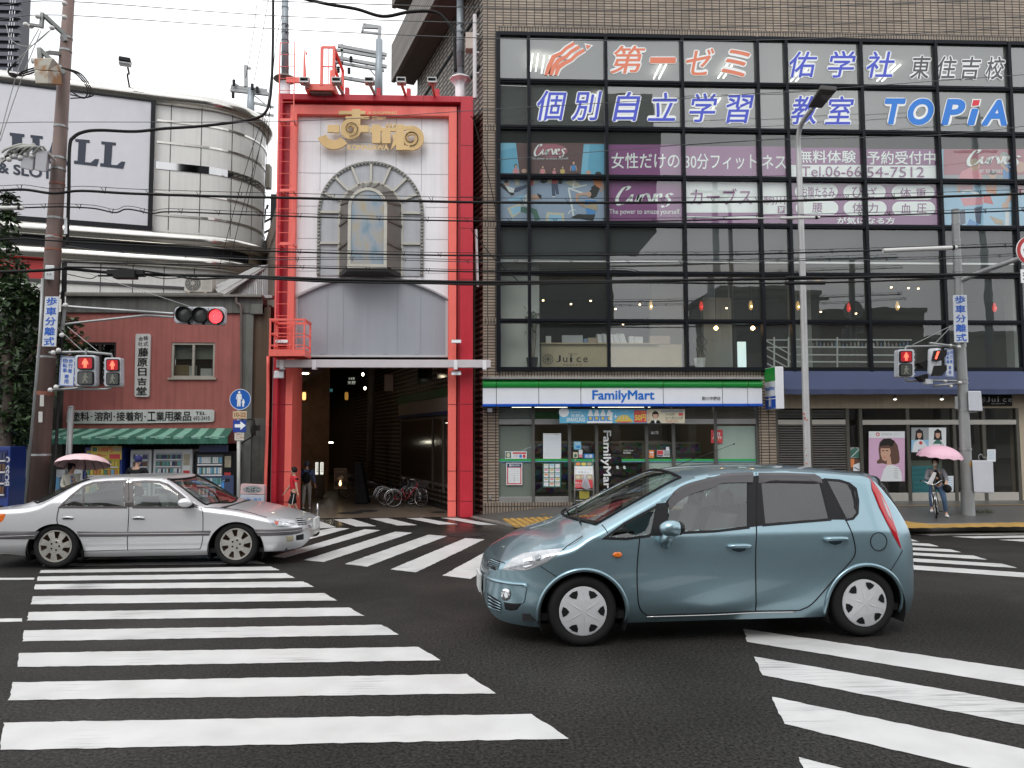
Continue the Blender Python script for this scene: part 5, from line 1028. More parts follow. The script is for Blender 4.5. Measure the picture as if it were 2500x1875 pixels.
# arcade behind the gate
def arc(d,w,zz):
 p=Vector((-4.45,18.2,0))+DV*d+WV*w;return Vector((p.x,p.y,zz))
AW=(C0-Vector((-4.45,18.2,0))).dot(WV)
wl=mat('arcade_wall_dark',(.16,.125,.1),.6,var=.35,vs=.8);wl2=mat('arcade_ceiling',(.1,.07,.055),.6,var=.2)
ar=thing('arcade_hall',tuple(arc(0,2,0)),'dim covered shopping arcade running back behind the gate','arcade')
mb=MB();mb.hexa([arc(-.4,0,0),arc(45,0,0),arc(45,-.2,0),arc(-.4,-.2,0),arc(-.4,0,8),arc(45,0,8),arc(45,-.2,8),arc(-.4,-.2,8)])
mb.hexa([arc(45,-.2,0),arc(45,AW+.3,0),arc(45.2,AW+.3,0),arc(45.2,-.2,0),arc(45,-.2,8),arc(45,AW+.3,8),arc(45.2,AW+.3,8),arc(45.2,-.2,8)]);mb.hexa([arc(d,w,zz)for zz in(0,8)for d,w in((13.5,AW+.05),(45,AW+.05),(45,AW+.3),(13.5,AW+.3))]);mb.build('wall',wl,ar)
mb=MB();mb.hexa([arc(.3,-.2,7.2),arc(45,-.2,7.2),arc(45,AW,7.2),arc(.3,AW,7.2),arc(.3,-.2,7.4),arc(45,-.2,7.4),arc(45,AW,7.4),arc(.3,AW,7.4)])
mb.hexa([arc(.1,0,3.35),arc(45,0,3.35),arc(45,.75,3.35),arc(.1,.75,3.35),arc(.1,0,3.5),arc(45,0,3.5),arc(45,.75,3.5),arc(.1,.75,3.5)]);mb.build('ceiling',wl2,ar)
mb=MB();mb.hexa([(XLp,YA+1.3,3.6),(XRp,YA+1.3,3.6),(XRp,YA+1.4,3.6),(XLp,YA+1.4,3.6),(XLp,YA+1.3,10),(XRp,YA+1.3,10),(XRp,YA+1.4,10),(XLp,YA+1.4,10)]);mb.build('gate_back',dark,ar)
warm=mat('downlight_warm',(1,.8,.6),.5,var=0,em=(1,.75,.5),es=9)
for i in range(14):
 p=arc(.7+i*1.6,.38,3.33);mb=MB();mb.lathe([(0,0),(.11,0),(.12,.02)],p,(0,0,1),14);mb.build('down_light',warm,ar)
mb=MB()
random.seed(3)
for i in range(9):
 d=3+i*3.6;mb.hexa([arc(d,.0,0),arc(d+.25,.0,0),arc(d+.25,.18,0),arc(d,.18,0),arc(d,.0,7),arc(d+.25,.0,7),arc(d+.25,.18,7),arc(d,.18,7)])
mb.build('pilaster',mat('arcade_pilaster',(.3,.22,.15),.6,var=.2),ar)
shopc=[(.16,.1,.06),(.08,.07,.06),(.12,.085,.06),(.05,.05,.05),(.1,.06,.05)]
for i in range(8):
 d=8+i*3.4;w=[2.1,.9,1.4,1.0,1.8,.8,1.6,1.1][i];mb=MB();hgt=[5.8,4.6,3.4,5.2,6,3.6,4.4,5][i]
 mb.hexa([arc(d,0,0),arc(d,w,0),arc(d+.3,w,0),arc(d+.3,0,0),arc(d,0,hgt),arc(d,w,hgt),arc(d+.3,w,hgt),arc(d+.3,0,hgt)])
 if i<6:mb.build('shop_partition',mat('shopfront_%s'%['umber','soot','earth','coal','rust'][i%5],[x*2.4 for x in shopc[i%5]],.6,var=.3),ar)
lant=mat('paper_lantern',(.9,.6,.3),.6,var=0,em=(1,.5,.16),es=1.6)
for u,v,Y,lab in((742.5,967,24,'tall glowing orange paper lantern inside the arcade'),(732,983,28,'smaller orange paper lantern further into the arcade'),(846,967,30,'dim orange lantern over the middle of the arcade')):
 p=PY(u,v,Y);t=thing('paper_lantern',tuple(p),lab,'lantern');r=.055*Y/24;h=.1*Y/24*1.2;mb=MB();mb.lathe([(0,-h),(r*.8,-h),(r,-h*.5),(r,h*.5),(r*.8,h),(0,h)],p,(0,0,1),12);mb.build('shade',lant if 'dim' not in lab else mat('lantern_dim',(.6,.3,.1),.6,var=0,em=(1,.5,.1),es=.25),t,smooth=True)
 mb=MB();mb.tube([p+Vector((0,0,h)),(p.x,p.y,7)],.008,4);mb.build('cord',blk,t)
t=thing('fluorescent_lamp',tuple(PY(803,1080,27)),'short glowing fluorescent tube inside the arcade shop','lamp');mb=MB();mb.cyl(PY(793,1080,27),PY(812.5,1080,27),.028,n=8);mb.build('tube',mat('arcade_tube',(1,1,.9),.5,var=0,em=(1,.95,.75),es=16),t)
mb=MB();mb.beam(PY(792,1077.5,27),PY(813,1077.5,27),.08,.05);mb.build('fitting',wl,t)
Y=22.5;t=thing('lit_sign',tuple(PY(780,1160,Y)),'lit white upright double sign with dark writing inside the arcade','sign')
mb=MB()
for a,b in((771,777.5),(783,789)):mb.box(PX(a,Y),PX(b,Y),Y,Y+.1,PZ(1156,Y),PZ(1127,Y))
mb.build('sign_face',mat('lit_white',(.9,.9,.85),.4,var=0,em=(.95,.95,.85),es=.75),t)
mb=MB()
for k_,u in enumerate((774.2,786)):
 for j,ch in enumerate('本日営業'):mb.text(ch,lambda a,b:PY(a,-b,Y-.006),u-2,-(1135.5+j*6),u+2,-(1130.5+j*6),.02)
mb.build('lettering',blk,t);mb=MB();mb.box(PX(769,Y),PX(791,Y),Y+.01,Y+.14,.02,PZ(1157,Y));mb.box(PX(778,Y),PX(782.5,Y),Y,Y+.1,PZ(1157,Y),PZ(1126,Y));mb.build('sign_base',wl,t)
Y=21.0;t=thing('sandwich_board',tuple(PY(831,1194,Y)),'wooden framed menu board with a lit bottle picture standing in the arcade','board')
mb=MB();mb.hexa([PY(815,1194,Y),PY(847.5,1194,Y),PY(847.5,1194,Y)+Vector((0,.3,0)),PY(815,1194,Y)+Vector((0,.3,0)),PY(815.5,1143,Y+.1),PY(847,1143,Y+.1),PY(847,1143,Y+.2),PY(815.5,1143,Y+.2)]);mb.build('board',mat('board_wood',(.3,.2,.11),.6,var=.15),t,bev=.01)
q=Print(lambda x,y,l:PY(lerp(817,845.5,x),lerp(1146,1191,y),lerp(Y+.095,Y+.006,y)-.006-l*.0002),'bd');q.rect(0,0,1,1,'brown').rect(0,.62,1,.9,'black').poly([(.2,.5),(.6,.3),(.8,.42),(.5,.6)],'tan').txt('お食事処',.15,.06,.85,.18,'tan');q.build('print',t)
mb=MB();mb.ell(PY(830.5,1181,Y-.02),.035,.01,.06);mb.ell(PY(831,1175,Y-.02),.02,.01,.03);mb.build('lit_bottle',mat('bottle_glow',(1,.8,.5),.4,var=0,em=(1,.7,.35),es=2.5),t)
t=thing('hanging_sign',tuple(PY(860,930,26)),'dim hanging name board with pale characters high in the arcade','sign');mb=MB();mb.box(PX(844,26),PX(874,26),26,26.1,PZ(942,26),PZ(918,26));mb.build('board',dark,t)
mb=MB();mb.text('矢野',lambda a,b:PY(a,-b,25.99),849,-938,868,-930,.0);mb.text('お食事',lambda a,b:PY(a,-b,25.99),851,-927,866,-921,0);mb.build('lettering',mat('glow_letters',(.6,.6,.5),.5,var=0,em=(.8,.85,.7),es=.4),t)
mb=MB();mb.text('大衆酒場',lambda a,b:PY(a,-b,27.99),793,-957,812,-949,.0);t=thing('hanging_sign',tuple(PY(802,953,28)),'dim hanging board with teal characters inside the arcade','sign');mb.build('lettering',mat('glow_teal',(.2,.5,.5),.5,var=0,em=(.15,.5,.5),es=.35),t);mb=MB();mb.box(PX(788,28),PX(816,28),28,28.1,PZ(962,28),PZ(945,28));mb.build('board',dark,t)
for u,v,Y in((886,914,24),(891,948,25)):
 p=PY(u,v,Y);t=thing('spot_lamp',tuple(p),'tiny bright spotlight high in the arcade, %s'%('upper one' if v<930 else 'lower tilted one'),'lamp');mb=MB();mb.ell(p,.035,.035,.05);mb.build('bulb',mat('spot_warm',(1,.9,.7),.5,var=0,em=(1,.85,.6),es=14),t);mb=MB();mb.tube([p+Vector((0,0,.04)),(p.x,p.y+.1,7)],.01,4);mb.build('stem',blk,t)
apg=mat('arcade_pole_grey',(.22,.2,.18),.6,var=.15)
t=thing('utility_pole',tuple(PG(902,1195)),'round grey pole standing inside the arcade by the parked bicycles','pole');b=PG(903,1192);mb=MB();mb.cyl(b,Vector((b.x+.02,b.y,6.9)),.13,.12,16);mb.build('shaft',apg,t,smooth=True)
mb=MB()
for v in(965,1090):mb.box(PX(905,b.y-.14),PX(910,b.y-.14),b.y-.16,b.y-.12,PZ(v+6,b.y),PZ(v-6,b.y))
mb.build('pole_plate',wl,t)
mb=MB();Y=20.2;mb.box(PX(937,Y),PX(959,Y),Y,Y+.25,PZ(954,Y),PZ(914,Y));tag(mb.build('meter_box',mat('meter_beige',(.3,.27,.22),.6),bev=.01),'beige meter box hanging by the arcade pole','box')
def SD(u,v,out=.0):n=WV;return PP(u,v,C0-WV*out,n)
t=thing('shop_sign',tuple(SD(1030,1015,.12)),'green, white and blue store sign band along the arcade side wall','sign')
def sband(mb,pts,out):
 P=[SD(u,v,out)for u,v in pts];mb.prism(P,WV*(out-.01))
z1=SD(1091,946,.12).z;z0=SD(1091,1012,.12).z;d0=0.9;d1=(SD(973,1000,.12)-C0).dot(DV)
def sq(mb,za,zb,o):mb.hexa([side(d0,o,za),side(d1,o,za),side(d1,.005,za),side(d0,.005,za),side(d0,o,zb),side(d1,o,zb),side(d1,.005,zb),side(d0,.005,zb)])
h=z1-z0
mb=MB();sq(mb,z1-h*.33,z1,.14);mb.build('green_band',mat('shaded_sign_green',(.02,.14,.04),.5),t);mb=MB();sq(mb,z0+h*.14,z1-h*.332,.12);mb.build('white_band',mat('shaded_sign_white',(.36,.33,.3),.5),t);mb=MB();sq(mb,z0,z0+h*.138,.14);mb.build('blue_band',mat('shaded_sign_blue',(.015,.04,.16),.5),t)  # store sign colours darkened, painting in the shade of the arcade
mb=MB();mb.hexa([side(1.0,.02,.5),side(d1,.02,.5),side(d1,.01,.5),side(1.0,.01,.5),side(1.0,.02,z0-.05),side(d1,.02,z0-.05),side(d1,.01,z0-.05),side(1.0,.01,z0-.05)]);sw=mb.build('side_glazing',mat('brown_glass',(.07,.06,.048),.12,var=.1),bld)
mb=MB()
for d in(1.0,2.0,3.0,4.0,d1):mb.hexa([side(d-.03,.05,.3),side(d+.03,.05,.3),side(d+.03,.0,.3),side(d-.03,.0,.3),side(d-.03,.05,z0-.03),side(d+.03,.05,z0-.03),side(d+.03,0,z0-.03),side(d-.03,0,z0-.03)])
for zz in(.48,2.25):mb.hexa([side(1.0,.045,zz),side(d1,.045,zz),side(d1,0,zz),side(1,0,zz),side(1,.045,zz+.06),side(d1,.045,zz+.06),side(d1,0,zz+.06),side(1,0,zz+.06)])
mb.build('side_mullion',mat('mullion_tan',(.2,.18,.15),.5),bld)
mb=MB()
for d in(2.2,4.2):mb.hexa([side(d,.01,z1+.3),side(d+1.5,.01,z1+.3),side(d+1.5,0,z1+.3),side(d,0,z1+.3),side(d,.01,z1+1.6),side(d+1.5,.01,z1+1.6),side(d+1.5,0,z1+1.6),side(d,0,z1+1.6)])
mb.build('side_window',mat('dark_pane',(.02,.02,.02),.1,var=0),bld)
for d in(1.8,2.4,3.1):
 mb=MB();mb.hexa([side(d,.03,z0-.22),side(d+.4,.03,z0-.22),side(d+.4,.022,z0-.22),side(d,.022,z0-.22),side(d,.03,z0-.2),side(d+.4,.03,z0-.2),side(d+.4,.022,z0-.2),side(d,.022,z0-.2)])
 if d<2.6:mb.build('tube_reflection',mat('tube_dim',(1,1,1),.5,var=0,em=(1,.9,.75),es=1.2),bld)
t=thing('covered_rack',tuple(PG(884,1205)),'dark fabric covered rack standing left of the arcade bicycles','rack');mb=MB();Y=20.4;mb.hexa([(PX(868,Y),Y,.02),(PX(900,Y),Y,.02),(PX(900,Y),Y+.5,.02),(PX(868,Y),Y+.5,.02),(PX(863,Y),Y+.1,PZ(1128,Y)),(PX(880,Y),Y+.1,PZ(1128,Y)),(PX(880,Y),Y+.5,PZ(1128,Y)),(PX(863,Y),Y+.5,PZ(1128,Y))]);mb.build('cover',mat('cover_black',(.02,.02,.022),.7,var=.2,bump=.3,bs=8),t,bev=.03)
# paint shop with the green awning
YH=17.3
hx_=lambda u,v=900,Y=YH:PY(u,v,Y).x
PLS=mat('red_plaster',(.35,.11,.095),.75,var=.18,vs=1.4,bump=.12,bs=25,streak=.3)
CON=mat('weathered_concrete',(.13,.13,.12),.8,var=.25,vs=2,bump=.2,streak=.45)
ps_=thing('paint_shop',(hx_(350),YH,0),'low red plastered shop with green striped awning and vertical name board','building')
ztop=PZ(726,YH,350);zfas=PZ(764,YH,350)
xs0,xs1,xs2,xs3=-9.2,hx_(590),hx_(617),hx_(657)
wx=[(hx_(200),hx_(282)),(hx_(417),hx_(524))];wz=[(PZ(933,YH),PZ(838,YH)),(PZ(923,YH),PZ(838,YH))]
zaw=PZ(1050,YH,350)
mb=MB();X_=[xs0,wx[0][0],wx[0][1],wx[1][0],wx[1][1],xs1]
for i in range(5):
 if i in(1,3):
  a,b=wz[i//2];mb.box(X_[i],X_[i+1],YH,YH+.25,zaw-.3,a);mb.box(X_[i],X_[i+1],YH,YH+.25,b,zfas)
 else:mb.box(X_[i],X_[i+1],YH,YH+.25,zaw-.3,zfas)
mb.build('wall',PLS,ps_)
mb=MB();mb.box(xs0,hx_(640),YH-.05,YH+.3,zfas,ztop);mb.build('fascia',CON,ps_)
mb=MB();mb.box(xs1,xs2,YH-.03,YH+.25,0,zfas);mb.box(hx_(612),hx_(640),YH-.07,YH+.3,zfas-.02,ztop-.15);mb.build('pilaster',mat('grey_green_concrete',(.17,.18,.165),.8,var=.2,vs=3,bump=.2,streak=.4),ps_)
mb=MB();mb.box(xs2,xs3,YH+.05,YH+.3,0,ztop-.2);mb.build('brown_wall',mat('brown_board',(.1,.068,.042),.7,var=.2,streak=.4),ps_)
mb=MB();mb.box(xs2-.5,xs3+.0,YH+.02,YH+.045,0,PZ(1020,YH));mb.build('dirty_panel',mat('stained_slab',(.1,.1,.09),.6,var=.5,vs=2.5,streak=.5),ps_)
mb=MB();mb.box(xs0,xs3-.1,YH+.3,YH+4,ztop-.25,ztop-.1);mb.box(xs0,hx_(640),YH-.16,YH+.1,ztop,ztop+.05);mb.build('roof',mat('roof_sheet',(.2,.19,.17),.7,var=.3),ps_)
mb=MB()
for i in range(58):mb.cyl((lerp(hx_(150),hx_(540),i/57),YH-.17,ztop+.05),(lerp(hx_(150),hx_(540),i/57),YH+.5,ztop+.09),.035,n=6)
mb.build('corrugated_edge',mat('corrugated_grey',(.22,.21,.19),.6,var=.2),ps_)
mb=MB();mb.box(xs0,xs1,YH+.02,YH+.25,0,zaw-.3);mb.build('shop_recess',mat('recess_dark',(.025,.025,.022),.7,var=.3),ps_)
wfr=mat('old_window_frame',(.35,.33,.28),.6,var=.25);wg=glass('old_glass',(.55,.58,.55),.07)
for i,((a,b),(c,d))in enumerate(zip(wx,wz)):
 f=MB();f.box(a,b,YH+.02,YH+.1,c,c+.05);f.box(a,b,YH+.02,YH+.1,d-.05,d);f.box(a,a+.05,YH+.02,YH+.1,c+.05,d-.05);f.box(b-.05,b,YH+.02,YH+.1,c+.05,d-.05);f.box((a+b)/2-.025,(a+b)/2+.025,YH+.02,YH+.1,c+.05,d-.05);f.box(a-.05,b+.05,YH-.05,YH+.02,c-.04,c)
 w=f.build('window',wfr if i else mat('dark_frame',(.04,.03,.03),.6),ps_)
 g_=MB();g_.quad((a+.05,YH+.06,c+.05),(b-.05,YH+.06,c+.05),(b-.05,YH+.06,d-.05),(a+.05,YH+.06,d-.05));g_.build('pane',wg,w)
 g_=MB();g_.box(a,b,YH+.16,YH+.2,c+.55*(d-c),d);g_.build('blind',mat('curtain_grey',(.33,.34,.31),.8,var=.1)if i else dark,w)
 if i:
  g_=MB();g_.box(a+.04,a+.36,YH+.12,YH+.16,c+.04,c+.3);g_.build('carton',mat('carton_tan',(.3,.22,.12),.8),w);g_=MB();g_.box(a+.36,a+.52,YH+.115,YH+.15,c+.04,c+.28);g_.box(b-.35,b-.1,YH+.115,YH+.15,c+.04,c+.22);g_.build('paper',paper,w)
 g_=MB();g_.box(a,b,YH+.26,YH+.28,c,d);g_.build('interior',dark,w)
BRD=mat('old_board_white',(.55,.55,.53),.6,var=.12,vs=3,streak=.2)
vb=thing('name_board',(PX(347,YH-.05),YH-.05,PZ(968,YH)),'white vertical name board with black brush characters on the red wall','sign')
Yv=YH-.05;pts=[(333,815),(364,815),(367.5,819),(364,966),(361,969),(331,968.5),(328,965),(331,818)]
mb=MB();mb.prism([PY(u,v,Yv)for u,v in pts],(0,.045,0));mb.build('board',BRD,vb)
mb=MB()
for ch,a in zip('株会式社藤原日吉堂',((350,820,362,831),(338,822,349,832),(350,834,362,845),(337,834,348,845),(337,849,362,871),(335,874,360,895),(337,898,358,918),(335,922,358,941),(333,944,358,965))):tpx(mb,ch,a[0],a[1],a[2],a[3],Yv-.006,.025 if a[2]-a[0]>15 else.005)
mb.build('lettering',blk,vb)
hb=thing('shop_board',(PX(343,Yv),Yv,PZ(1034,YH)),'long white shop board with black brush lettering above the green awning','sign')
mb=MB();pts=[(164,1002),(400,999.5),(519,1000),(523,1004),(522,1027),(518,1030),(300,1034),(165,1034),(162,1030)];mb.prism([PY(u,v,Yv)for u,v in pts],(0,.045,0));mb.build('board',BRD,hb)
mb=MB()
for ch,(a,b)in zip('塗料・溶剤・接着剤・工業用薬品',((174,196),(196,218),(221,227),(230,252),(252,273),(276,282),(284,305),(306,327),(327,348),(351,357),(360,380),(381,401),(401,422),(423,444),(446,467))):
 if ch=='・':mb.lathe([(0,0),(.018,0)],PY((a+b)/2,1017,Yv-.006),(0,1,0),8)
 else:tpx(mb,ch,a,1005,b,1028,Yv-.006,.02)
tpx(mb,'TEL',477,1005,503,1013,Yv-.006,.01);tpx(mb,'692-2410',472,1016,512,1026,Yv-.006,.005)
mb.build('lettering',blk,hb)
GR1=mat('awning_green',(.03,.13,.09),.7,var=.2,vs=4);GR2=mat('awning_pale_green',(.2,.42,.32),.7,var=.15,vs=4)
aw2=thing('striped_awning',(hx_(350),16.3,PZ(1085,16.3)),'green striped fabric awning sagging over the vending machines','awning')
mb=MB();ya=16.35;N_=44;xa,xb=hx_(133),PX(556,ya)
xa2,xb2=hx_(150),hx_(572)
def awf(s,t):x=lerp(lerp(xa2,xb2,s),lerp(xa,xb,s),t);return(x,lerp(YH-.02,ya,t),lerp(PZ(1046,YH,350),PZ(1066,ya,350),t)+.02*math.sin(s*28)*t*(1-t)-.015*math.sin(math.pi*t))
mb.grid(awf,N_*2,6,mf=lambda s,t:1 if int(s*N_)%4<2 else 0);mb.build('canopy',[GR1,GR2],aw2,smooth=True)
mb=MB();mb.grid(lambda s,t:(lerp(xa,xb,s),ya+.02*math.sin(s*70)*t,lerp(PZ(1066,ya,350),PZ(1083,ya,350)-.012*abs(math.sin(s*44*math.pi)),t)),N_*4,3,mf=lambda s,t:1 if int(s*N_)%4<2 and t<.34 else 0);mb.build('valance',[GR1,GR2],aw2,smooth=True)
mb=MB()
for i in range(N_//3+1):
 x=lerp(xa,xb,i*3/N_);mb.box(x,min(x+.13,xb),ya-.012,ya-.004,PZ(1068.5,ya,350),PZ(1066,ya,350))
mb.build('edge_strip',mat('strip_pale',(.35,.55,.48),.6),aw2)
Y=18.4;t=thing('air_conditioner',(PX(475,Y),Y,PZ(714,Y)),'cream outdoor air conditioner with round fan grille on the shop roof','air conditioner')
ivory=mat('ac_ivory',(.55,.53,.48),.5,var=.08);mb=MB();x0,x1,z0,z1=PX(440,Y),PX(509,Y),PZ(713,Y,475),PZ(675,Y,475);mb.box(x0,x1,Y,Y+.3,z0,z1);mb.build('case',ivory,t,bev=.015)
c=Vector((PX(461.5,Y),Y-.006,PZ(692,Y,475)));mb=MB();mb.lathe([(0,0),(.185,0),(.19,.004)],c,(0,1,0),32);mb.build('fan_recess',mat('fan_dark',(.09,.09,.085),.6),t);mb=MB()
for r in(.06,.1,.14,.18):mb.lathe([(r-.004,-.006),(r+.004,-.006)],c,(0,1,0),28)
for a in range(8):mb.beam(c+Vector((0,-.008,0)),c+Vector((.18*math.cos(a*.785),-.008,.18*math.sin(a*.785))),.008,.004)
mb.lathe([(0,-.012),(.04,-.012),(.045,-.004)],c,(0,1,0),14);mb.build('grille',ivory,t)
mb=MB()
for i in range(9):mb.box(PX(484,Y),PX(506,Y),Y-.004,Y,z0+.05+i*.03,z0+.056+i*.03)
mb.build('vent_slots',mat('slot_grey',(.25,.24,.22),.6),t);mb=MB()
for u in(452,494):mb.box(PX(u-3,Y),PX(u+3,Y),Y-.02,Y+.32,z0-.09,z0)
mb.build('foot',mat('foot_cream',(.5,.42,.3),.6),t)
sh=thing('sheet_lean_to',(PX(600,18.5),18.5,PZ(730,18.5)),'slanting white corrugated sheet roof between the shop and the gate','roof')
mb=MB()
def leanto(s,t_):u=lerp(560,655,s);vt=lerp(716,646,s)if s<.9 else lerp(716,646,s);return PY(u,lerp(724,vt,t_),18.0+t_*.2)
mb.grid(lambda s,t_:Vector(leanto(s,t_))+Vector((0,.025*math.sin(s*130),0)),130,2);mb.build('corrugated_sheet',mat('sheet_white',(.55,.56,.56),.4,.2,var=.1,streak=.2),sh)
mb=MB();mb.add([PY(533,715,17.8),PY(655,645,18.2),PY(625,650,19.5),PY(520,700,19)],[(0,1,2,3)]);mb.prism([PY(535,716,17.8),PY(656,646,18.2),PY(656,650,18.2),PY(548,719,17.8)],(0,.05,0));mb.build('roof_slope',mat('slope_grey',(.36,.36,.35),.5,var=.15,streak=.2),sh)
mb=MB();mb.box(PX(610,17.6),PX(661,17.6),17.5,17.75,PZ(732,17.6),PZ(725,17.6));mb.build('gutter',mat('gutter_white',(.4,.4,.4),.4),sh)
mb=MB();Yg=YH-.12;mb.tube(smooth_path([PY(577,727,Yg),PY(578,740,Yg),PY(588,750,Yg),PY(589,800,Yg),PY(590,1045,Yg)],4),.03,8);tag(mb.build('drain_pipe',mat('pipe_brown',(.12,.09,.08),.5,var=.15),smooth=True),'brown drain pipe down the right edge of the red plaster wall','pipe')
nh=thing('old_house',(-11,17.6,0),'dark old house front behind the street tree at the left edge','building')
mb=MB();mb.box(-22,xs0-.02,YH+.15,YH+4,.0,4.6);mb.build('wall',mat('house_dark',(.07,.072,.062),.8,var=.35,streak=.4),nh)
mb=MB();mb.hexa([(-22,16.4,2.15),(-9.6,16.4,2.15),(-9.6,YH+.14,2.5),(-22,YH+.14,2.5),(-22,16.4,2.19),(-9.6,16.4,2.19),(-9.6,YH+.14,2.55),(-22,YH+.14,2.55)]);mb.build('canopy',mat('old_canopy',(.08,.11,.06),.8,var=.3),nh)
mb=MB();mb.box(-10.6,-9.9,YH+.1,YH+.148,.9,1.9);mb.build('panel',mat('panel_pale',(.3,.31,.3),.6,var=.2),nh);mb=MB();mb.box(-10.9,-10.1,YH+.1,YH+.148,2.7,3.5);mb.build('window',dark,nh)
def slots(mb,x0,x1,z0,z1,rows,cols,y,mats_n):
 for r in range(rows):
  for c in range(cols):
   a=lerp(x0,x1,(c+.12)/cols);b=lerp(x0,x1,(c+.88)/cols);lo=lerp(z0,z1,(r+.28)/rows);hi=lerp(z0,z1,(r+.86)/rows);mb.box(a,b,y-.02,y,lo,hi,random.randrange(mats_n)if r%2==0 or random.random()<.4 else r%mats_n)
  mb.box(x0,x1,y-.03,y,lerp(z0,z1,(r+.06)/rows),lerp(z0,z1,(r+.2)/rows),mats_n)
packs=[mat('pack_'+n,c,.35,var=.05)for n,c in(('white',(.6,.62,.62)),('navy',(.04,.05,.12)),('green',(.08,.2,.14)),('teal',(.12,.3,.33)),('brown',(.12,.07,.04)),('orange',(.45,.2,.06)),('yellow',(.5,.4,.08)),('sky',(.15,.35,.55)))]
stripw=mat('price_strip',(.6,.6,.62),.4,var=.1)
def vend(u0,u1,vt,lab,body,face,rows,cols,tone,panel=None,Y=16.65,group='vending machines under the awning'):
 x0,x1=PX(u0,Y),PX(u1,Y);zt=PZ(vt,Y,(u0+u1)/2);t=thing('vending_machine',((x0+x1)/2,Y,.13),lab,'vending machine',group)
 mb=MB();mb.box(x0,x1,Y,Y+.55,.131,zt);mb.build('case',body,t,bev=.012)
 w=x1-x0;xa,xb=x0+.05,x1-(.05 if panel is None else w*.26);zb=zt-1.0
 mb=MB();mb.box(xa,xb,Y-.012,Y,zb,zt-.07);mb.build('display',face,t)
 mb=MB();slots(mb,xa+.02,xb-.02,zb+.02,zt-.09,rows,cols,Y-.013,len(tone));mb.build('pack_row',[packs[i]for i in tone]+[stripw],t)
 if panel:
  mb=MB();mb.box(xb+.02,x1-.03,Y-.015,Y,zb+.1,zt-.07,0);mb.box(xb+.035,x1-.045,Y-.02,Y-.015,zb+.3,zb+.55,1);mb.box(xb+.05,x1-.06,Y-.024,Y-.02,zb+.35,zb+.42,2);mb.box(xb+.035,x1-.045,Y-.02,Y-.015,zb+.66,zt-.1,3);mb.build('coin_panel',[panel,mat('panel_red',(.4,.03,.03),.4),dark,mat('panel_photo',(.3,.27,.2),.4,var=.4,vs=12)],t)
 mb=MB();mb.box(x0+.1,x1-.1,Y-.01,Y,.3,.45);mb.build('hatch',dark,t)
 return t,x0,x1,zt
cream=mat('vend_white',(.5,.52,.53),.4,var=.05);navy=mat('vend_navy',(.02,.045,.22),.35,var=.08,coat=.2);black=mat('vend_black',(.015,.016,.018),.3,var=.1)
t,x0,x1,zt=vend(208,300,1092,'yellow and blue drink vending machine behind the pink umbrella',navy,mat('vend_yellow',(.6,.48,.04),.4,var=.08),5,9,(5,6,7,6,2))
q=Print(lambda x,y,l:PY(lerp(222,297,x),lerp(1089,1122,y),16.6-l*.0004),'vt');q.rect(0,0,1,1,'yellow').txt('100円',.25,.05,.7,.45,'red',.03).rect(.72,.1,.98,.4,'tan').txt('均一',.2,.55,.5,.9,'red',.03).rect(.6,.6,.95,.95,'red').rect(.05,.1,.2,.4,'green');q.build('header_print',t)
vend(320,371,1098,'narrow white cigarette vending machine behind the man in the cap',cream,mat('vend_face',(.3,.33,.35),.4),6,6,(1,3,1,4,0),Y=16.68)
vend(376,471,1097,'wide white cigarette vending machine with red coin panel',cream,mat('vend_face',(.3,.33,.35),.4),6,14,(1,2,3,0,4),cream,Y=16.66)
t,x0,x1,zt=vend(477,571,1102,'dark blue cigarette vending machine nearest the white sign post',black,mat('vend_face_dark',(.05,.055,.06),.4),4,13,(0,3,2,0,7),black,Y=16.66)
q=Print(lambda x,y,l:PY(lerp(478,570,x),lerp(1160,1240,y),16.64-l*.0004),'vk');q.rect(0,0,1,1,'navy').poly([(0,1),(0,.75),(.35,.45),(.75,.2),(.75,1)],'blue').line([(.3,.45),(.78,.14)],.012,'lblue').oval(.63,.47,.05,.07,'lblue').oval(.63,.47,.025,.035,'white').txt('新ケントへ、',.09,.07,.38,.17,'white').txt('アップグレード。',.15,.2,.56,.3,'white');q.build('advert_print',t)
mb=MB();mb.box(PX(488,16.62),PX(556,16.62),16.6,16.68,PZ(1101,16.62),PZ(1084,16.62));mb.build('header',mat('header_navy',(.03,.04,.1),.3),t)
t,x0,x1,zt=vend(133,205,1147,'pale low machine with white front behind the woman with the umbrella',cream,mat('vend_pale',(.45,.48,.5),.4),2,5,(0,7,1),Y=16.7)
t,x0,x1,zt=vend(-40,27,1090,'dark blue drink vending machine standing apart under the tree',navy,mat('vend_blue_dark',(.01,.02,.12),.35,coat=.2),4,6,(1,4,5),Y=15.6,group=None)
mb=MB();mb.text('BOSS',lambda a,b:PY(33-b,-a,15.585),-1186,10,-1136,23,.04);mb.lathe([(.03,-.002),(.06,-.002)],PY(17,1122,15.59),(0,1,0),16);mb.build('lettering',mat('letter_silver',(.5,.52,.6),.4),t)
t=thing('tobacco_sign',(PX(617,16.4),16.4,.13),'pink and white standing shop sign with Japanese lettering beside the red pillar','sign')
Y=16.4;mb=MB();mb.prism([PY(u,v,Y)for u,v in((590,1181),(643,1184),(646,1190),(645,1208),(586,1206),(587.5,1184))],(0,.16,0));mb.build('upper_box',mat('sign_pink',(.65,.45,.46),.4,var=.05),t,bev=.01)
mb=MB();mb.prism([PY(u,v,Y)for u,v in((586,1207),(645,1209),(642,1262),(581,1262))],(0,.16,0));mb.build('lower_box',mat('sign_lavender',(.48,.5,.57),.4,var=.06),t,bev=.01)
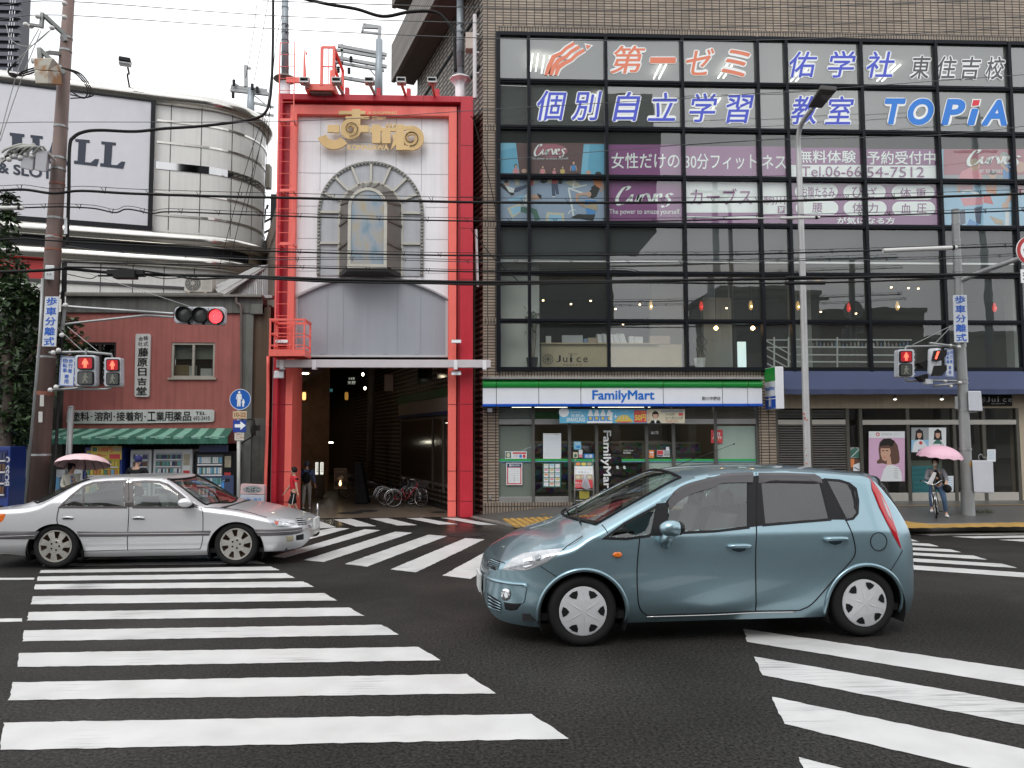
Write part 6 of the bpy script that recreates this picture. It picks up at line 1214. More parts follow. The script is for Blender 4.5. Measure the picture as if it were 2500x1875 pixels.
q=Print(lambda x,y,l:PY(lerp(586,645,x),lerp(1181,1245,y),Y-.004-l*.0004),'tb');q.oval(.51,.22,.4,.14,'grey').txt('たばこ',.24,.13,.82,.31,'black',.015).txt('塗',.14,.53,.46,.8,'blue',.01).txt('料',.55,.54,.9,.82,'blue',.01);q.build('print',t)
Y=15.9;sp_=thing('sign_post',tuple(PG(579,1242,.13)),'white post with round blue pedestrian sign and small plates before the pilaster','sign')
b=PY(582,1262,Y);b.z=.13;mb=MB();mb.cyl(b,PY(583,960,Y),.034,n=12);mb.build('post',mat('post_white',(.6,.6,.57),.5,var=.12,vs=12),sp_,smooth=True)
SGB=mat('sign_blue_round',(.01,.12,.5),.35,var=.04)
c=PY(586.5,975,Y-.05);R_=.215;mb=MB();mb.lathe([(0,0),(R_,0),(R_,.012)],c,(0,1,0),40);s_=mb.build('round_plate',SGB,sp_)
mb=MB();mb.lathe([(R_*.95,-.003),(R_*.995,-.003)],c,(0,1,0),40)
def figp(x,y,s,kid=False):
 f=lambda a,b_:Vector((c.x+(x+a*s)*R_,c.y-.004,c.z+(y+b_*s)*R_))
 mb.poly([f(.13*math.cos(i*.45),.78+.15*math.sin(i*.45))for i in range(14)]);mb.poly([f(a,b_)for a,b_ in((-.25,.6),(.25,.6),(.33,-.05),(.22,-.05),(.2,.35),(.17,-.85),(.02,-.85),(0,-.15),(-.06,-.85),(-.22,-.85),(-.2,.35),(-.28,-.05),(-.37,-.02))])
figp(-.1,.03,.82);figp(.3,-.35,.42);mb.build('pictogram',WHT,sp_)
YEL=mat('plate_cream',(.62,.45,.3),.4,var=.08)
for v0,v1,w,txs,nm in((1003,1021,17,'10-22','plate_cream'),(1055,1073,11.5,None,'plate')):
 mb=MB();mb.box(PX(586-w,Y),PX(586+w,Y),Y-.05,Y-.038,PZ(v1,Y),PZ(v0,Y));pl=mb.build('plate',YEL if txs else mat('plate_white',(.6,.57,.52),.4),sp_,bev=.004)
 mb=MB()
 if txs:tpx(mb,txs,572,1007,600,1017.5,Y-.053,.02);mb.build('lettering',mat('letter_brown',(.28,.13,.03),.5),sp_)
 else:tpx(mb,'自転車を除く',577,1058,595,1062.5,Y-.053,.0);tpx(mb,'ここから',576,1064.5,596,1071,Y-.053,.02);mb.build('lettering',mat('letter_orange',(.4,.13,.02),.5),sp_)
mb=MB();mb.box(PX(570,Y),PX(602,Y),Y-.05,Y-.038,PZ(1053.5,Y),PZ(1024.5,Y));mb.build('plate',mat('plate_navy',(.02,.06,.33),.35,var=.04),sp_,bev=.004)
mb=MB();mb.poly([PY(u,v,Y-.053)for u,v in((573,1035.5),(587,1035.5),(587,1028.5),(600,1038.5),(587,1050),(587,1043.5),(573,1043.5))]);mb.build('arrow',WHT,sp_)
for v in(1054,1040):pass
mb=MB();Yq=16.6;mb.tube(smooth_path([PY(604,1025,YH),PY(617,1023,Yq),PY(621,1030,Yq),PY(624,1064,Yq)],4),.015,6);mb.tube([PY(590,1082,YH),PY(616,1066,Yq)],.015,6);t=thing('side_mirror_arm',tuple(PY(620,1060,Yq)),'black arm carrying a dark traffic mirror and small box on the shop pilaster','mirror');mb.build('arm',blk,t);mb=MB();mb.ell(PY(618,1047,Yq),.05,.14,.16,14,10);mb.box(PX(623,Yq),PX(632,Yq),Yq,Yq+.1,PZ(1050,Yq),PZ(1037,Yq));mb.build('mirror_shell',mat('shell_black',(.03,.03,.03),.4),t,smooth=True,auto=40)
# curved white games hall
WT=mat('hall_panel',(.74,.74,.71),.3,var=.06,vs=.8,coat=.2,streak=.1);CHR=mat('hall_chrome',(.62,.6,.56),.18,.95,var=.06);HBK=mat('hall_black',(.018,.019,.022),.3,var=.1)
hd=Vector((math.cos(rad(16.5)),math.sin(rad(16.5)),0));hn=Vector((hd.y,-hd.x,0))
H0=PY(493,500,22.0);H0.z=0;RC=1.75;HC=H0-hn*RC
LS=13.0;LQ=RC*math.pi*.62
def hp(t,out,zz):
 if t<=0:p=H0+hd*t+hn*out
 else:
  a=min(t,LQ)/RC;d=hn*math.cos(a)+hd*math.sin(a);p=HC+d*(RC+out)
  if t>LQ:p=p+(hd*math.cos(a)-hn*math.sin(a))*(t-LQ)
 return Vector((p.x,p.y,zz))
def hT(u,v=400):return(PP(u,v,H0,hn)-H0).dot(hd)
def hZ(v,u=380):return PP(u,v,H0,hn).z
hl=thing('games_hall',tuple(H0),'white panelled hall with rounded corner, chrome bands and a huge billboard','building')
ts=[-LS,0]+[LQ*i/20 for i in range(1,21)]+[LQ+8]
def hband(mb,z0,z1,o,m=None,t0=-LS,t1=LQ+8):
 T_=[t0]+[t for t in ts if t0<t<t1]+[t1]
 for a,b in zip(T_,T_[1:]):
  mb.quad(hp(a,o,z0),hp(b,o,z0),hp(b,o,z1),hp(a,o,z1),m)
  if o>0:mb.quad(hp(a,o,z0),hp(b,o,z0),hp(b,0,z0),hp(a,0,z0),m);mb.quad(hp(a,o,z1),hp(b,o,z1),hp(b,0,z1),hp(a,0,z1),m)
ztp=hZ(236);zlow=PZ(745,20,380)-.5
mb=MB();hband(mb,zlow,ztp,0);mb.build('wall',WT,hl,smooth=True,auto=20)
mb=MB()
for v in(293,346,468,523):hband(mb,hZ(v+2.5),hZ(v-2.5),.02,t0=hT(381))
mb.build('chrome_band',CHR,hl,smooth=True,auto=30)
mb=MB();hband(mb,hZ(412),hZ(394),.02,t0=hT(381));mb.build('mirror_band',mat('hall_mirror',(.45,.45,.45),.04,1,var=0),hl,smooth=True,auto=30)
def htube(mb,zz,r,o,t1=LQ+8):mb.tube([hp(t,o,zz)for t in ts if t<=t1],r,12)
mb=MB();htube(mb,hZ(238),.2,.02);htube(mb,hZ(582),.2,.05);htube(mb,hZ(636),.19,.05);mb.build('chrome_tube',CHR,hl,smooth=True)
mb=MB();hband(mb,hZ(626),hZ(596),.03,t1=LQ*.42);mb.build('dark_band',HBK,hl)
mb=MB();hband(mb,hZ(626),hZ(596),.03,t0=LQ*.42,t1=LQ*.75);mb.build('rust_panel',mat('rust_cream',(.4,.36,.27),.6,var=.4,vs=3),hl,smooth=True)
mb=MB()
for u in(415,490):hband(mb,hZ(560),ztp,.004,t0=hT(u)-.012,t1=hT(u)+.012)
for t in(.8,1.55,2.3):hband(mb,hZ(560),ztp,.004,t0=t-.012,t1=t+.012)
for u in(245,324,400,474):hband(mb,zlow,hZ(648),.004,t0=hT(u,690)-.012,t1=hT(u,690)+.012)
hband(mb,hZ(703),hZ(697),.05,t1=hT(540))
mb.build('panel_seam',mat('seam_dark',(.06,.06,.06),.5,var=0),hl)
mb=MB();hband(mb,hZ(700),hZ(640),.01,t0=-LS,t1=hT(108,650));mb.build('red_panel',mat('hall_red',(.5,.03,.03),.4,var=.06),hl)
bb=thing('billboard',tuple(hp(hT(200),.1,hZ(560))),'huge white billboard with dark serif lettering in a black frame on the hall','billboard')
mb=MB();tb=hT(376);hband(mb,hZ(556),hZ(254),.12,t1=tb-.1);mb.build('face',mat('billboard_white',(.66,.66,.7),.4,var=.04),bb)
mb=MB();hband(mb,hZ(568),hZ(556),.16,t1=tb+.02);hband(mb,hZ(254),hZ(247),.16,t1=tb+.02);hband(mb,hZ(556),hZ(254),.16,t0=tb-.1,t1=tb+.02);mb.build('frame',HBK,bb)
INK=mat('billboard_ink',(.025,.035,.06),.5,var=.04)
BO=H0+hn*.13
def bpx(x,y):return PP(x/3.16,y/3.16,BO,hn)
mb=MB()
def serif(pts):mb.poly([bpx(x,y)for x,y in pts])
serif([(140,1035),(140,1230),(70,1222),(70,1200),(92,1200),(92,1050),(75,1045),(75,1022),(188,1035),(188,1057),(170,1057),(170,1120),(250,1128),(250,1065),(235,1062),(235,1040),(330,1050),(330,1072),(305,1070),(305,1232),(325,1240),(325,1262),(235,1252),(235,1228),(250,1228),(250,1150),(170,1142),(170,1220),(190,1225),(190,1243),(140,1237)])
serif([(415,1058),(455,1062),(520,1250),(535,1256),(535,1278),(445,1268),(445,1245),(460,1245),(448,1205),(398,1200),(386,1238),(402,1242),(402,1262),(345,1256),(345,1232),(360,1232)])
for dx,dy in((0,0),(202,20)):serif([(x+dx,y+dy)for x,y in((580,1070),(692,1080),(692,1102),(665,1100),(655,1250),(700,1254),(735,1225),(765,1228),(748,1282),(570,1262),(572,1238),(598,1240),(606,1095),(580,1092))])
mb.text('& SLOT',lambda a,b:bpx(a,-b+(a-200)*.13),-15,-1358,405,-1278,.03);mb.build('lettering',INK,bb)
p=PP(316,212,H0+hn*.05,hn);t=thing('roof_floodlight',tuple(p),'black floodlight on a bent stalk standing on the hall cornice','lamp')
mb=MB();e=PP(312,165,H0+hn*.8,hn);mb.tube(smooth_path([p,p+Vector((-.02,-.1,.3)),PP(315,180,H0+hn*.5,hn),e],4),.025,6);mb.build('stalk',blk,t);mb=MB();a,b=PP(291,147,H0+hn*1,hn),PP(320,152,H0+hn*1,hn);mb.beam(a,b,.3,.13);mb.build('lamp_case',blk,t,bev=.03)
mb=MB();mb.beam(a-Vector((0,0,.09)),b-Vector((0,0,.08)),.24,.03);mb.build('lamp_glass',LMPG,t)
t=thing('dark_tower',tuple(PY(0,200,60)),'dark louvred tower block at the far upper left','building');Y=60
DT=mat('tower_dark',(.05,.05,.065),.5,var=.15);mb=MB();mb.hexa([(PX(-200,Y),Y,0),(PX(43,Y,100),Y,0),(PX(43,Y,100),Y+1.5,0),(PX(-200,Y),Y+1.5,0),(PX(-200,Y),Y,60),(PX(43,Y,100),Y,60),(PX(43,Y,100),Y+1.5,60),(PX(-200,Y),Y+1.5,60)]);mb.build('wall',DT,t)
mb=MB()
for i in range(60):mb.box(PX(-200,Y),PX(43,Y,100)+.25,Y-.3,Y-.001,18+i*.62,18.3+i*.62)
mb.build('louver',mat('tower_louver',(.09,.09,.115),.5,var=.1),t)
mb=MB()
for i in range(40):
 for j in range(5):mb.box(PX(26+j*3-(j%2),Y,100),PX(27.6+j*3-(j%2),Y,100),Y-.32,Y-.301,22+i*.93+(j%2)*.4,22.28+i*.93+(j%2)*.4)
mb.build('pale_slots',mat('tower_slot',(.7,.72,.75),.5),t)
DKM=mat('dark_metal',(.09,.095,.1),.5,.3,var=.2)
mb=MB();Y=26;t=thing('roof_stair',tuple(PY(640,600,Y)),'dark steel roof stair and ducts in the gap beside the gate','stair')
for i in range(7):mb.beam(PY(615+i*6,690-i*30,Y),PY(618+i*6,560-i*10,Y),.06,.06)
for i in range(6):mb.beam(PY(612,690-i*26,Y),PY(668,660-i*26,Y),.08,.05)
mb.box(PX(612,Y),PX(672,Y),Y+.1,Y+.6,PZ(740,Y),PZ(590,Y));mb.box(PX(650,Y),PX(672,Y),Y,Y+.6,PZ(600,Y),PZ(480,Y));mb.build('frame',DKM,t)
mb=MB();mb.box(PX(634,Y),PX(652,Y),Y-.3,Y,PZ(470,Y),PZ(415,Y));mb.build('cabinet',mat('cabinet_beige',(.36,.34,.29),.5),t)
# poles, signals, wires
POLB=mat('brown_pole',(.17,.115,.1),.6,var=.2,vs=2,bump=.1,streak=.3);GAL=mat('galvanised',(.33,.34,.34),.4,.5,var=.12,vs=5);SIGW=mat('signal_white',(.55,.58,.62),.35,.1,var=.06);LENS=mat('lens_dark',(.075,.08,.075),.2,var=.1);CER=mat('ceramic_white',(.65,.65,.63),.3,var=.05)
RLED=mat('led_red',(.6,.02,.03),.3,var=0,em=(1,.03,.05),es=1.0);RLED2=mat('led_red_man',(.7,.1,.05),.3,var=0,em=(1,.12,.07),es=1.7);RLB=mat('led_red_field',(.2,.005,.01),.3,var=0,em=(.6,.01,.02),es=.35);MANG=mat('led_off_man',(.2,.2,.16),.4,var=0)
YPo=15.0
b0=PY(88,1262,YPo);b0.z=.13;t0=PY(172,-60,YPo)
pole=thing('utility_pole',tuple(b0),'brown painted concrete utility pole carrying signals and cables beside the tree','pole')
mb=MB();mb.cyl(b0,t0,.19,.095,24);mb.build('shaft',POLB,pole,smooth=True)
def pax(v):f=(v-1262)/(-60-1262.0);return lerp(b0,t0,f),lerp(.19,.095,f)
mb=MB()
for v,m_ in((98,0),(130,0),(318,0),(395,0),(422,0),(541,0),(587,0),(846,1),(872,0),(955,1),(960,1),(1100,0),(617,1),(458,1),(585,1)):
 p,r=pax(v);mb=MB();mb.lathe([(r+.004,-.02),(r+.008,-.02),(r+.008,.02),(r+.004,.02)],p,(0,0,1),20);mb.build('band',mat('rust_band',(.25,.09,.06),.6,var=.3)if m_ else GAL,pole)
mb=MB()
for v,h in((978,14),(1018,13)):
 p,r=pax(v);u=102 if v<1000 else 98.5;mb.quad(PY(u-5,v+h,YPo-r-.01),PY(u+5,v+h,YPo-r-.01),PY(u+5.5,v-h,YPo-r-.01),PY(u-4.5,v-h,YPo-r-.01))
mb.build('pole_label',mat('label_pale',(.5,.5,.47),.5,var=.2),pole)
mb=MB();mb.tube(smooth_path([PY(151,730,YPo+.2),PY(154,740,YPo+.15),PY(132,1180,YPo+.05),PY(121,1262,YPo+.05)],3),.03,8);mb.build('black_conduit',blk,pole,smooth=True)
mb=MB();mb.tube([PY(105,680,YPo-.15),PY(98,830,YPo-.15),PY(60,1262,YPo-.15)],.033,10);mb.build('grey_conduit',GAL,pole,smooth=True)
mb=MB();p0=PY(148,640,YPo+.12);mb.hexa([PY(150,713,YPo),PY(163,713,YPo),PY(163,713,YPo+.15),PY(150,713,YPo+.15),PY(151,640,YPo),PY(164,640,YPo),PY(164,640,YPo+.15),PY(151,640,YPo+.15)]);mb.build('black_case',blk,pole,bev=.01)
mb=MB();mb.hexa([PY(109,682,YPo-.3),PY(132,684,YPo-.3),PY(132,684,YPo-.18),PY(109,682,YPo-.18),PY(111,647,YPo-.3),PY(133,648,YPo-.3),PY(133,648,YPo-.18),PY(111,647,YPo-.18)]);o=mb.build('control_box',mat('box_pale',(.6,.62,.63),.4,var=.05),pole,bev=.015)
mb=MB();tpx(mb,'1-2',115,667,125,672,YPo-.305,.02);mb.build('lettering',DGR,o)
mb=MB();mb.hexa([PY(156,571,YPo-.1),PY(164,571,YPo-.1),PY(164,571,YPo),PY(156,571,YPo),PY(157,532,YPo-.1),PY(164,532,YPo-.1),PY(164,532,YPo),PY(157,532,YPo)]);mb.build('small_box',MATS['box_pale'],pole)
p,r=pax(95);mb=MB();mb.beam(PY(160,100,YPo-.1),PY(152,75,YPo-.15),.07,.07);mb.beam(PY(153,80,YPo-.15),PY(108,38,YPo-.4),.07,.07);mb.beam(PY(104,32,YPo-.4),PY(101,68,YPo-.4),.06,.06);mb.beam(PY(104,65,YPo-.4),PY(72,60,YPo-.5),.05,.05);mb.beam(PY(97,118,YPo-.4),PY(99,145,YPo-.4),.08,.08);mb.beam(PY(99,122,YPo-.4),PY(158,180,YPo-.2),.07,.07);mb.beam(PY(117,128,YPo-.3),PY(155,132,YPo),.1,.06);mb.build('cross_arm',mat('arm_galv',(.26,.27,.26),.5,.4,var=.2),pole)
mb=MB()
for u,v in((63,60),(76,64),(92,40),(127,68),(157,8),(157,42)):mb.ell(PY(u,v,YPo-.45),.05,.05,.045,10,8)
for i in range(4):mb.ell(PY(80+i*7,148+i*2,YPo-.55),.035,.035,.06,10,8)
for i in range(7):mb.ell(PY(8+i*14,385-i*2+(i%2)*6,YPo-.5),.05,.05,.05,10,8)
mb.ell(PY(145,165,YPo-.2),.05,.05,.05)
mb.build('insulator',CER,pole,smooth=True)
RUS=mat('rusty_box',(.42,.38,.3),.6,var=.25,vs=4)
def rustmat():
 m=bpy.data.materials.new('rust_stained');m.use_nodes=True;t=m.node_tree;N=t.nodes;L=t.links;b=N['Principled BSDF'];b.inputs['Roughness'].default_value=.6;g=N.new('ShaderNodeTexCoord');n=N.new('ShaderNodeTexNoise');n.inputs['Scale'].default_value=3.2;n.inputs['Detail'].default_value=5;L.new(g.outputs['Object'],n.inputs['Vector']);c=N.new('ShaderNodeValToRGB');e=c.color_ramp.elements;e[0].position=.44;e[0].color=(.44,.42,.36,1);e[1].position=.58;e[1].color=(.3,.14,.04,1);L.new(n.outputs['Fac'],c.inputs[0]);L.new(c.outputs[0],b.inputs['Base Color']);return m
RS=rustmat();Y=YPo-.75
t=thing('switch_box',tuple(PY(118,205,Y)),'rust stained square switch box hanging on the brown pole','switch box')
mb=MB();mb.hexa([PY(86,204,Y),PY(118,204,Y),PY(152,208,Y+.5),PY(120,206,Y+.5),PY(82,172,Y),PY(117,173,Y),PY(150,176,Y+.5),PY(116,176,Y+.5)]);mb.hexa([PY(82,171,Y+.02),PY(117,172,Y+.02),PY(150,175,Y+.5),PY(116,175,Y+.5),PY(83,142,Y+.02),PY(130,141,Y+.02),PY(142,155,Y+.5),PY(116,146,Y+.5)]);mb.build('box_body',RS,t,bev=.015)
t=thing('switch_box',tuple(PY(95,415,YPo-.5)),'pair of pale grey switch boxes hanging left of the brown pole below the billboard word','switch box')
Y=YPo-.5;mb=MB();mb.hexa([PY(48,410,Y),PY(80,418,Y),PY(88,412,Y+.3),PY(60,404,Y+.3),PY(55,372,Y),PY(84,378,Y),PY(90,374,Y+.3),PY(62,370,Y+.3)]);mb.hexa([PY(84,416,Y-.05),PY(112,421,Y-.05),PY(120,415,Y+.25),PY(95,410,Y+.25),PY(88,366,Y-.05),PY(117,368,Y-.05),PY(122,366,Y+.25),PY(96,363,Y+.25)]);mb.build('box_body',mat('box_lilac_grey',(.4,.4,.42),.5,var=.06),t,bev=.02)
mb=MB()
for i in range(6):mb.tube(smooth_path([PY(5+i*14,372+i*2,Y),PY(20+i*16,362-i,Y-.1),PY(60+i*11,352+i*4,Y),PY(120+i*3,372+i*4,Y+.2)],4),.022,6)
for i in range(5):mb.beam(PY(0+i*15,395-i*7,Y),PY(22+i*16,378-i*6,Y),.05,.08)
mb.build('clamp',mat('clamp_grey',(.4,.4,.37),.5,.2,var=.2),t)
def vsign(u0,v0,u1,v1,lean,Y,lab,chars,mark):
 t=thing('vertical_sign',(PX((u0+u1)/2,Y),Y,PZ(v1,Y)),lab,'sign');f=lambda a,b,y=Y:PY(lerp(u0,u1,a)+lean*(b-.5)*-1,lerp(v0,v1,b),y)
 mb=MB();mb.prism([f(0,0),f(1,0),f(1,1),f(0,1)],(0,.025,0));mb.build('plate',mat('plate_bluish_white',(.6,.64,.68),.35,var=.04),t,bev=.006)
 mb=MB();n=len(chars)
 for i,ch in enumerate(chars):mb.text(ch,lambda a,b:f(a,-b,Y-.004),.12,-(i+.94)/n+.01,.88,-(i+.1)/n+.01,.022)
 mb.build('lettering',mark,t);return t
INKB=mat('sign_ink_blue',(.01,.1,.5),.4,var=.03)
vsign(106,724,140,846,8,YPo-.3,'white vertical sign with five blue characters strapped to the brown pole','歩車分離式',INKB)
def man_red(mb,fn):
 mb.poly([fn(.5+.13*math.cos(i*.5),.86+.1*math.sin(i*.5))for i in range(13)]);mb.poly([fn(a,b)for a,b in((.3,.76),(.7,.76),(.82,.4),(.72,.36),(.66,.58),(.64,.02),(.53,.02),(.5,.36),(.47,.02),(.36,.02),(.34,.58),(.28,.36),(.18,.4))])
def man_walk(mb,fn):
 mb.poly([fn(.52+.12*math.cos(i*.5),.88+.1*math.sin(i*.5))for i in range(13)]);mb.poly([fn(a,b)for a,b in((.4,.77),(.62,.77),(.85,.52),(.8,.46),(.62,.6),(.6,.4),(.78,.04),(.66,.02),(.5,.3),(.28,.02),(.16,.08),(.38,.42),(.4,.6),(.3,.42),(.22,.46))])
def ped(u0,v0,u1,v1,Y,lab,walk=True):
 t=thing('pedestrian_signal',(PX((u0+u1)/2,Y),Y,PZ(v1,Y)),lab,'signal','pedestrian signals');uw=u1-u0
 f=lambda a,b,y=Y:PY(lerp(u0,u1,a),lerp(v0,v1,b),y)
 def rr(a0,b0,a1,b1,r,y,n=4):
  P=[];rb=r*uw/(v1-v0)
  for cx,cy,s in((a1-r,b0+rb,-90),(a1-r,b1-rb,0),(a0+r,b1-rb,90),(a0+r,b0+rb,180)):
   for i in range(n+1):a=rad(s+90*i/n);P.append(f(cx+r*math.cos(a),cy+rb*math.sin(a),y))
  return P
 mb=MB();mb.prism(rr(0,0,1,1,.12,Y),(0,.16,0));mb.build('housing',SIGW,t,bev=.01)
 for k,(b0_,b1_)in enumerate(((.05,.46),(.52,.95))):
  mb=MB();mb.prism(rr(.12,b0_,.88,b1_,.1,Y-.05),(0,.045,0));h=mb.build('visor',blk,t)
  mb=MB();mb.poly(rr(.17,b0_+.03,.83,b1_-.03,.08,Y-.052));mb.build('lens',LENS if k else RLB,t)
  mb=MB();fn=lambda a,b:f(lerp(.25,.75,a),lerp(b1_-.05,b0_+.05,b),Y-.056)
  if k==0:man_red(mb,fn);mb.build('lit_figure',RLED2,t)
  elif walk:man_walk(mb,fn);mb.build('unlit_figure',MANG,t)
 mb=MB()
 for b in(.15,.35,.65,.85):
  for a in(-.03,1.0):mb.prism([f(a,b),f(a+.04,b),f(a+.04,b+.05),f(a,b+.05)],(0,.04,0))
 mb.build('hinge',SIGW,t);return t
ped(182.5,867,233,943,YPo-.25,'larger pedestrian signal with red man lit beside the brown pole')
ped(254,873,294.5,943.5,YPo-.2,'smaller pedestrian signal with red man lit before the dark shop window')
ped(2193,853,2232.5,921,14.6,'pedestrian signal with red man lit on the right pole arm')
t=thing('small_sign',(PX(164,YPo-.2),YPo-.2,PZ(943,YPo)),'white sign with blue edge for pedestrians and bicycles on the left signal arm','sign');Y=YPo-.2
mb=MB();mb.prism([PY(u,v,Y)for u,v in((148,868),(184.5,871),(180.5,944),(143.5,942))],(0,.02,0));mb.build('plate',MATS['plate_bluish_white'],t)
mb=MB();e=[(149.5,870),(183,873),(179,942),(145.2,940)]
for(a,b),(c,d)in zip(e,e[1:]+e[:1]):mb.beam(PY(a,b,Y-.003),PY(c,d,Y-.003),.01,.004,up=(0,1,0))
for s_,u,v in(('自',154,875),('転',153,887),('車',152.5,899),('歩',167,876),('行',166.5,888),('者',165,900),('専',157,914),('用',156,926)):tpx(mb,s_,u,v,u+11,v+10.5,Y-.004,.015)
mb.build('lettering',INKB,t)
t=thing('signal_bracket',tuple(PY(160,870,YPo)),'grey pipe brackets holding the pedestrian signals on the brown pole','bracket')
mb=MB();mb.tube([PY(120,861,YPo-.25),PY(150,860,YPo-.25),PY(212,859,YPo-.2),PY(272,865,YPo-.15),PY(274,874,YPo-.15)],.025,8);mb.tube([PY(120,953,YPo-.25),PY(185,948,YPo-.2),PY(205,943,YPo-.2)],.025,8);mb.tube([PY(150,950,YPo-.2),PY(255,950,YPo-.15),PY(270,948,YPo-.15),PY(272,942,YPo-.15)],.022,8);mb.build('pipe',GAL,t,smooth=True)
mb=MB()
for u,v in((130,861),(123,952),(143,855),(137,945),(160,745),(151,818)):mb.ell(PY(u,v,YPo-.3),.045,.045,.045,10,8)
mb.build('cap',CER,t,smooth=True);mb=MB()
for a,b in(((142,802),(205,860)),((165,798),(240,858))):mb.cyl(PY(*a,YPo-.2),PY(*b,YPo-.2),.006,n=5)
mb.build('stay_wire',GAL,t);mb=MB()
for u,v in((171,858),(210,857)):mb.beam(PY(u,v-5,YPo-.22),PY(u,v+8,YPo-.22),.03,.03)
mb.build('clamp',GAL,t)
vs_=thing('traffic_signal',tuple(PY(488,790,14.8)),'horizontal three lens traffic signal showing red on a long arm over the street','signal');Y=14.8
mb=MB();P=[]
for cx,cy,s in((541,758,-90),(540,784,0),(434,780,90),(435,758,180)):
 for i in range(5):a=rad(s+90*i/4);P.append(PY(cx+9*math.cos(a),cy+9*math.sin(a),Y))
mb.prism(P,(0,.12,0));mb.build('housing',SIGW,vs_,bev=.012)
mb=MB()
for u in(469,509):mb.beam(PY(u,751,Y-.004),PY(u-.5,792,Y-.004),.012,.01,up=(0,1,0))
mb.build('joint',GAL,vs_)
for i,(u,v)in enumerate(((451.5,767.5),(490.5,769.5),(529,773))):
 c=PY(u,v,Y-.01);r=.14;ax=Vector((0,-1,-.12)).normalized()
 mb=MB();mb.lathe([(r+.012,0),(r+.012,.1),(r,.1),(r,.0)],c,ax,28,a0=0,a1=2*math.pi);
 mb.build('visor',blk,vs_,smooth=True,auto=40)
 mb=MB();mb.lathe([(r,.015),(r*.7,.035),(0,.045)],c,ax,28);mb.build('lens',RLED if i==2 else LENS,vs_,smooth=True)
 if i==2:
  mb=MB()
  for rr in range(1,6):
   for k in range(rr*6):a=k*6.283/(rr*6);mb.ell(c+ax*.05+Vector((rr*.024*math.cos(a),0,rr*.024*math.sin(a))),.007,.004,.007,6,4)
  mb.build('led_dots',mat('led_dot',(1,.3,.3),.3,var=0,em=(1,.12,.13),es=2),vs_)
mb=MB()
for u in(455,490,527):mb.box(PX(u-3,Y),PX(u+3,Y),Y-.02,Y+.05,PZ(795,Y),PZ(789,Y))
mb.build('latch',blk,vs_)
mb=MB();mb.tube([PY(150,747,YPo-.2),PY(200,751,YPo-.15),PY(424,766,Y+.05)],.027,8);mb.tube(smooth_path([PY(158,794,YPo-.15),PY(170,790,YPo-.15),PY(260,780,YPo-.15),PY(345,771,Y+.1),PY(365,770.5,Y+.1),PY(424,774,Y+.05)],4),.023,8);mb.beam(PY(159,740,YPo-.15),PY(152,805,YPo-.1),.05,.05);mb.build('arm',GAL,vs_,smooth=True,auto=40)
mb=MB();mb.cyl(PY(168,652,YPo),PY(470,750,Y),.005,n=5);mb.build('stay_wire',GAL,vs_)
mb=MB();b=PY(160,1262,15.4);b.z=.13;mb.cyl(b,PY(174,995,15.4),.055,n=14);mb.ell(PY(174,994,15.4),.058,.058,.03);tag(mb.build('steel_post',GAL,smooth=True),'short grey steel post with rounded cap before the shop board','post')
YR=14.75;rp0=PG(2364,1259,.16);YR=rp0.y;rp1=PY(2332,515,YR)
rp=thing('signal_pole',tuple(rp0),'thick grey steel signal pole standing before the hair salon','pole')
GPO=mat('grey_pole',(.3,.31,.31),.45,.25,var=.12,vs=3,streak=.15)
def rpx(v):f=(v-1259)/(515-1259.0);return lerp(rp0,rp1,f),lerp(.115,.07,f)
mb=MB();mb.cyl(rp0+Vector((0,0,.0)),rp1,.112,.072,24);mb.cyl(rp0,rpx(1198)[0],.128,.122,24);mb.lathe([(.074,0),(.076,.03),(0,.04)],rp1,(0,0,1),16);mb.build('shaft',GPO,rp,smooth=True,auto=40)
mb=MB()
for v in(547,590,665,680,846,930,940,1005,1100,850):mb=MB();p,r=rpx(v);mb.lathe([(r+.003,-.02),(r+.01,-.02),(r+.01,.02),(r+.003,.02)],p,(0,0,1),20);mb.build('band',GAL,rp)
p,r=rpx(1135);mb=MB();mb.lathe([(r+.003,-.045),(r+.003,.045)],p+Vector((0,0,0)),(0,0,1),20,a0=3.9,a1=5.2);mb.build('sticker',yel,rp)
mb=MB();Y=YR-.15
for dx in(0,):mb.hexa([PY(2365,1003,Y),PY(2399,1004,Y),PY(2399,1004,Y+.3),PY(2365,1003,Y+.3),PY(2363,954.5,Y),PY(2395,954.5,Y),PY(2395,954.5,Y+.3),PY(2363,954.5,Y+.3)])
mb.build('control_box',mat('control_white',(.55,.57,.62),.4,var=.05),rp,bev=.015)
mb=MB();mb.hexa([PY(2378,1202,Y),PY(2427,1204,Y),PY(2427,1204,Y+.35),PY(2378,1202,Y+.35),PY(2373,1123.5,Y),PY(2424,1124,Y),PY(2424,1124,Y+.35),PY(2373,1123.5,Y+.35)]);cb_=mb.build('control_box',MATS['control_white'],rp,bev=.015)
mb=MB();mb.hexa([PY(2332,998,Y+.1),PY(2340,999,Y+.1),PY(2340,999,Y+.3),PY(2332,998,Y+.3),PY(2331,968,Y+.1),PY(2339,968,Y+.1),PY(2339,968,Y+.3),PY(2331,968,Y+.3)]);mb.box(PX(2366,Y),PX(2392,Y),Y+.05,Y+.2,PZ(1009,Y),PZ(1004,Y));mb.build('meter_box',GPO,rp)
mb=MB();mb.tube(smooth_path([PY(2391,1124,Y),PY(2389,1113,Y),PY(2396,1109,Y),PY(2400,1116,Y),PY(2408,1117,Y),PY(2409,1124,Y)],4),.008,6);mb.build('cable_loop',GAL,rp)
vsign(2329,720.5,2362.5,836,-4,YR-.16,'white vertical sign with five blue characters on the right signal pole','歩車分離式',INKB)
t=thing('round_sign',tuple(PY(2500,620,YR-1)),'red ringed round sign cut by the right picture edge, on a long grey arm','sign')
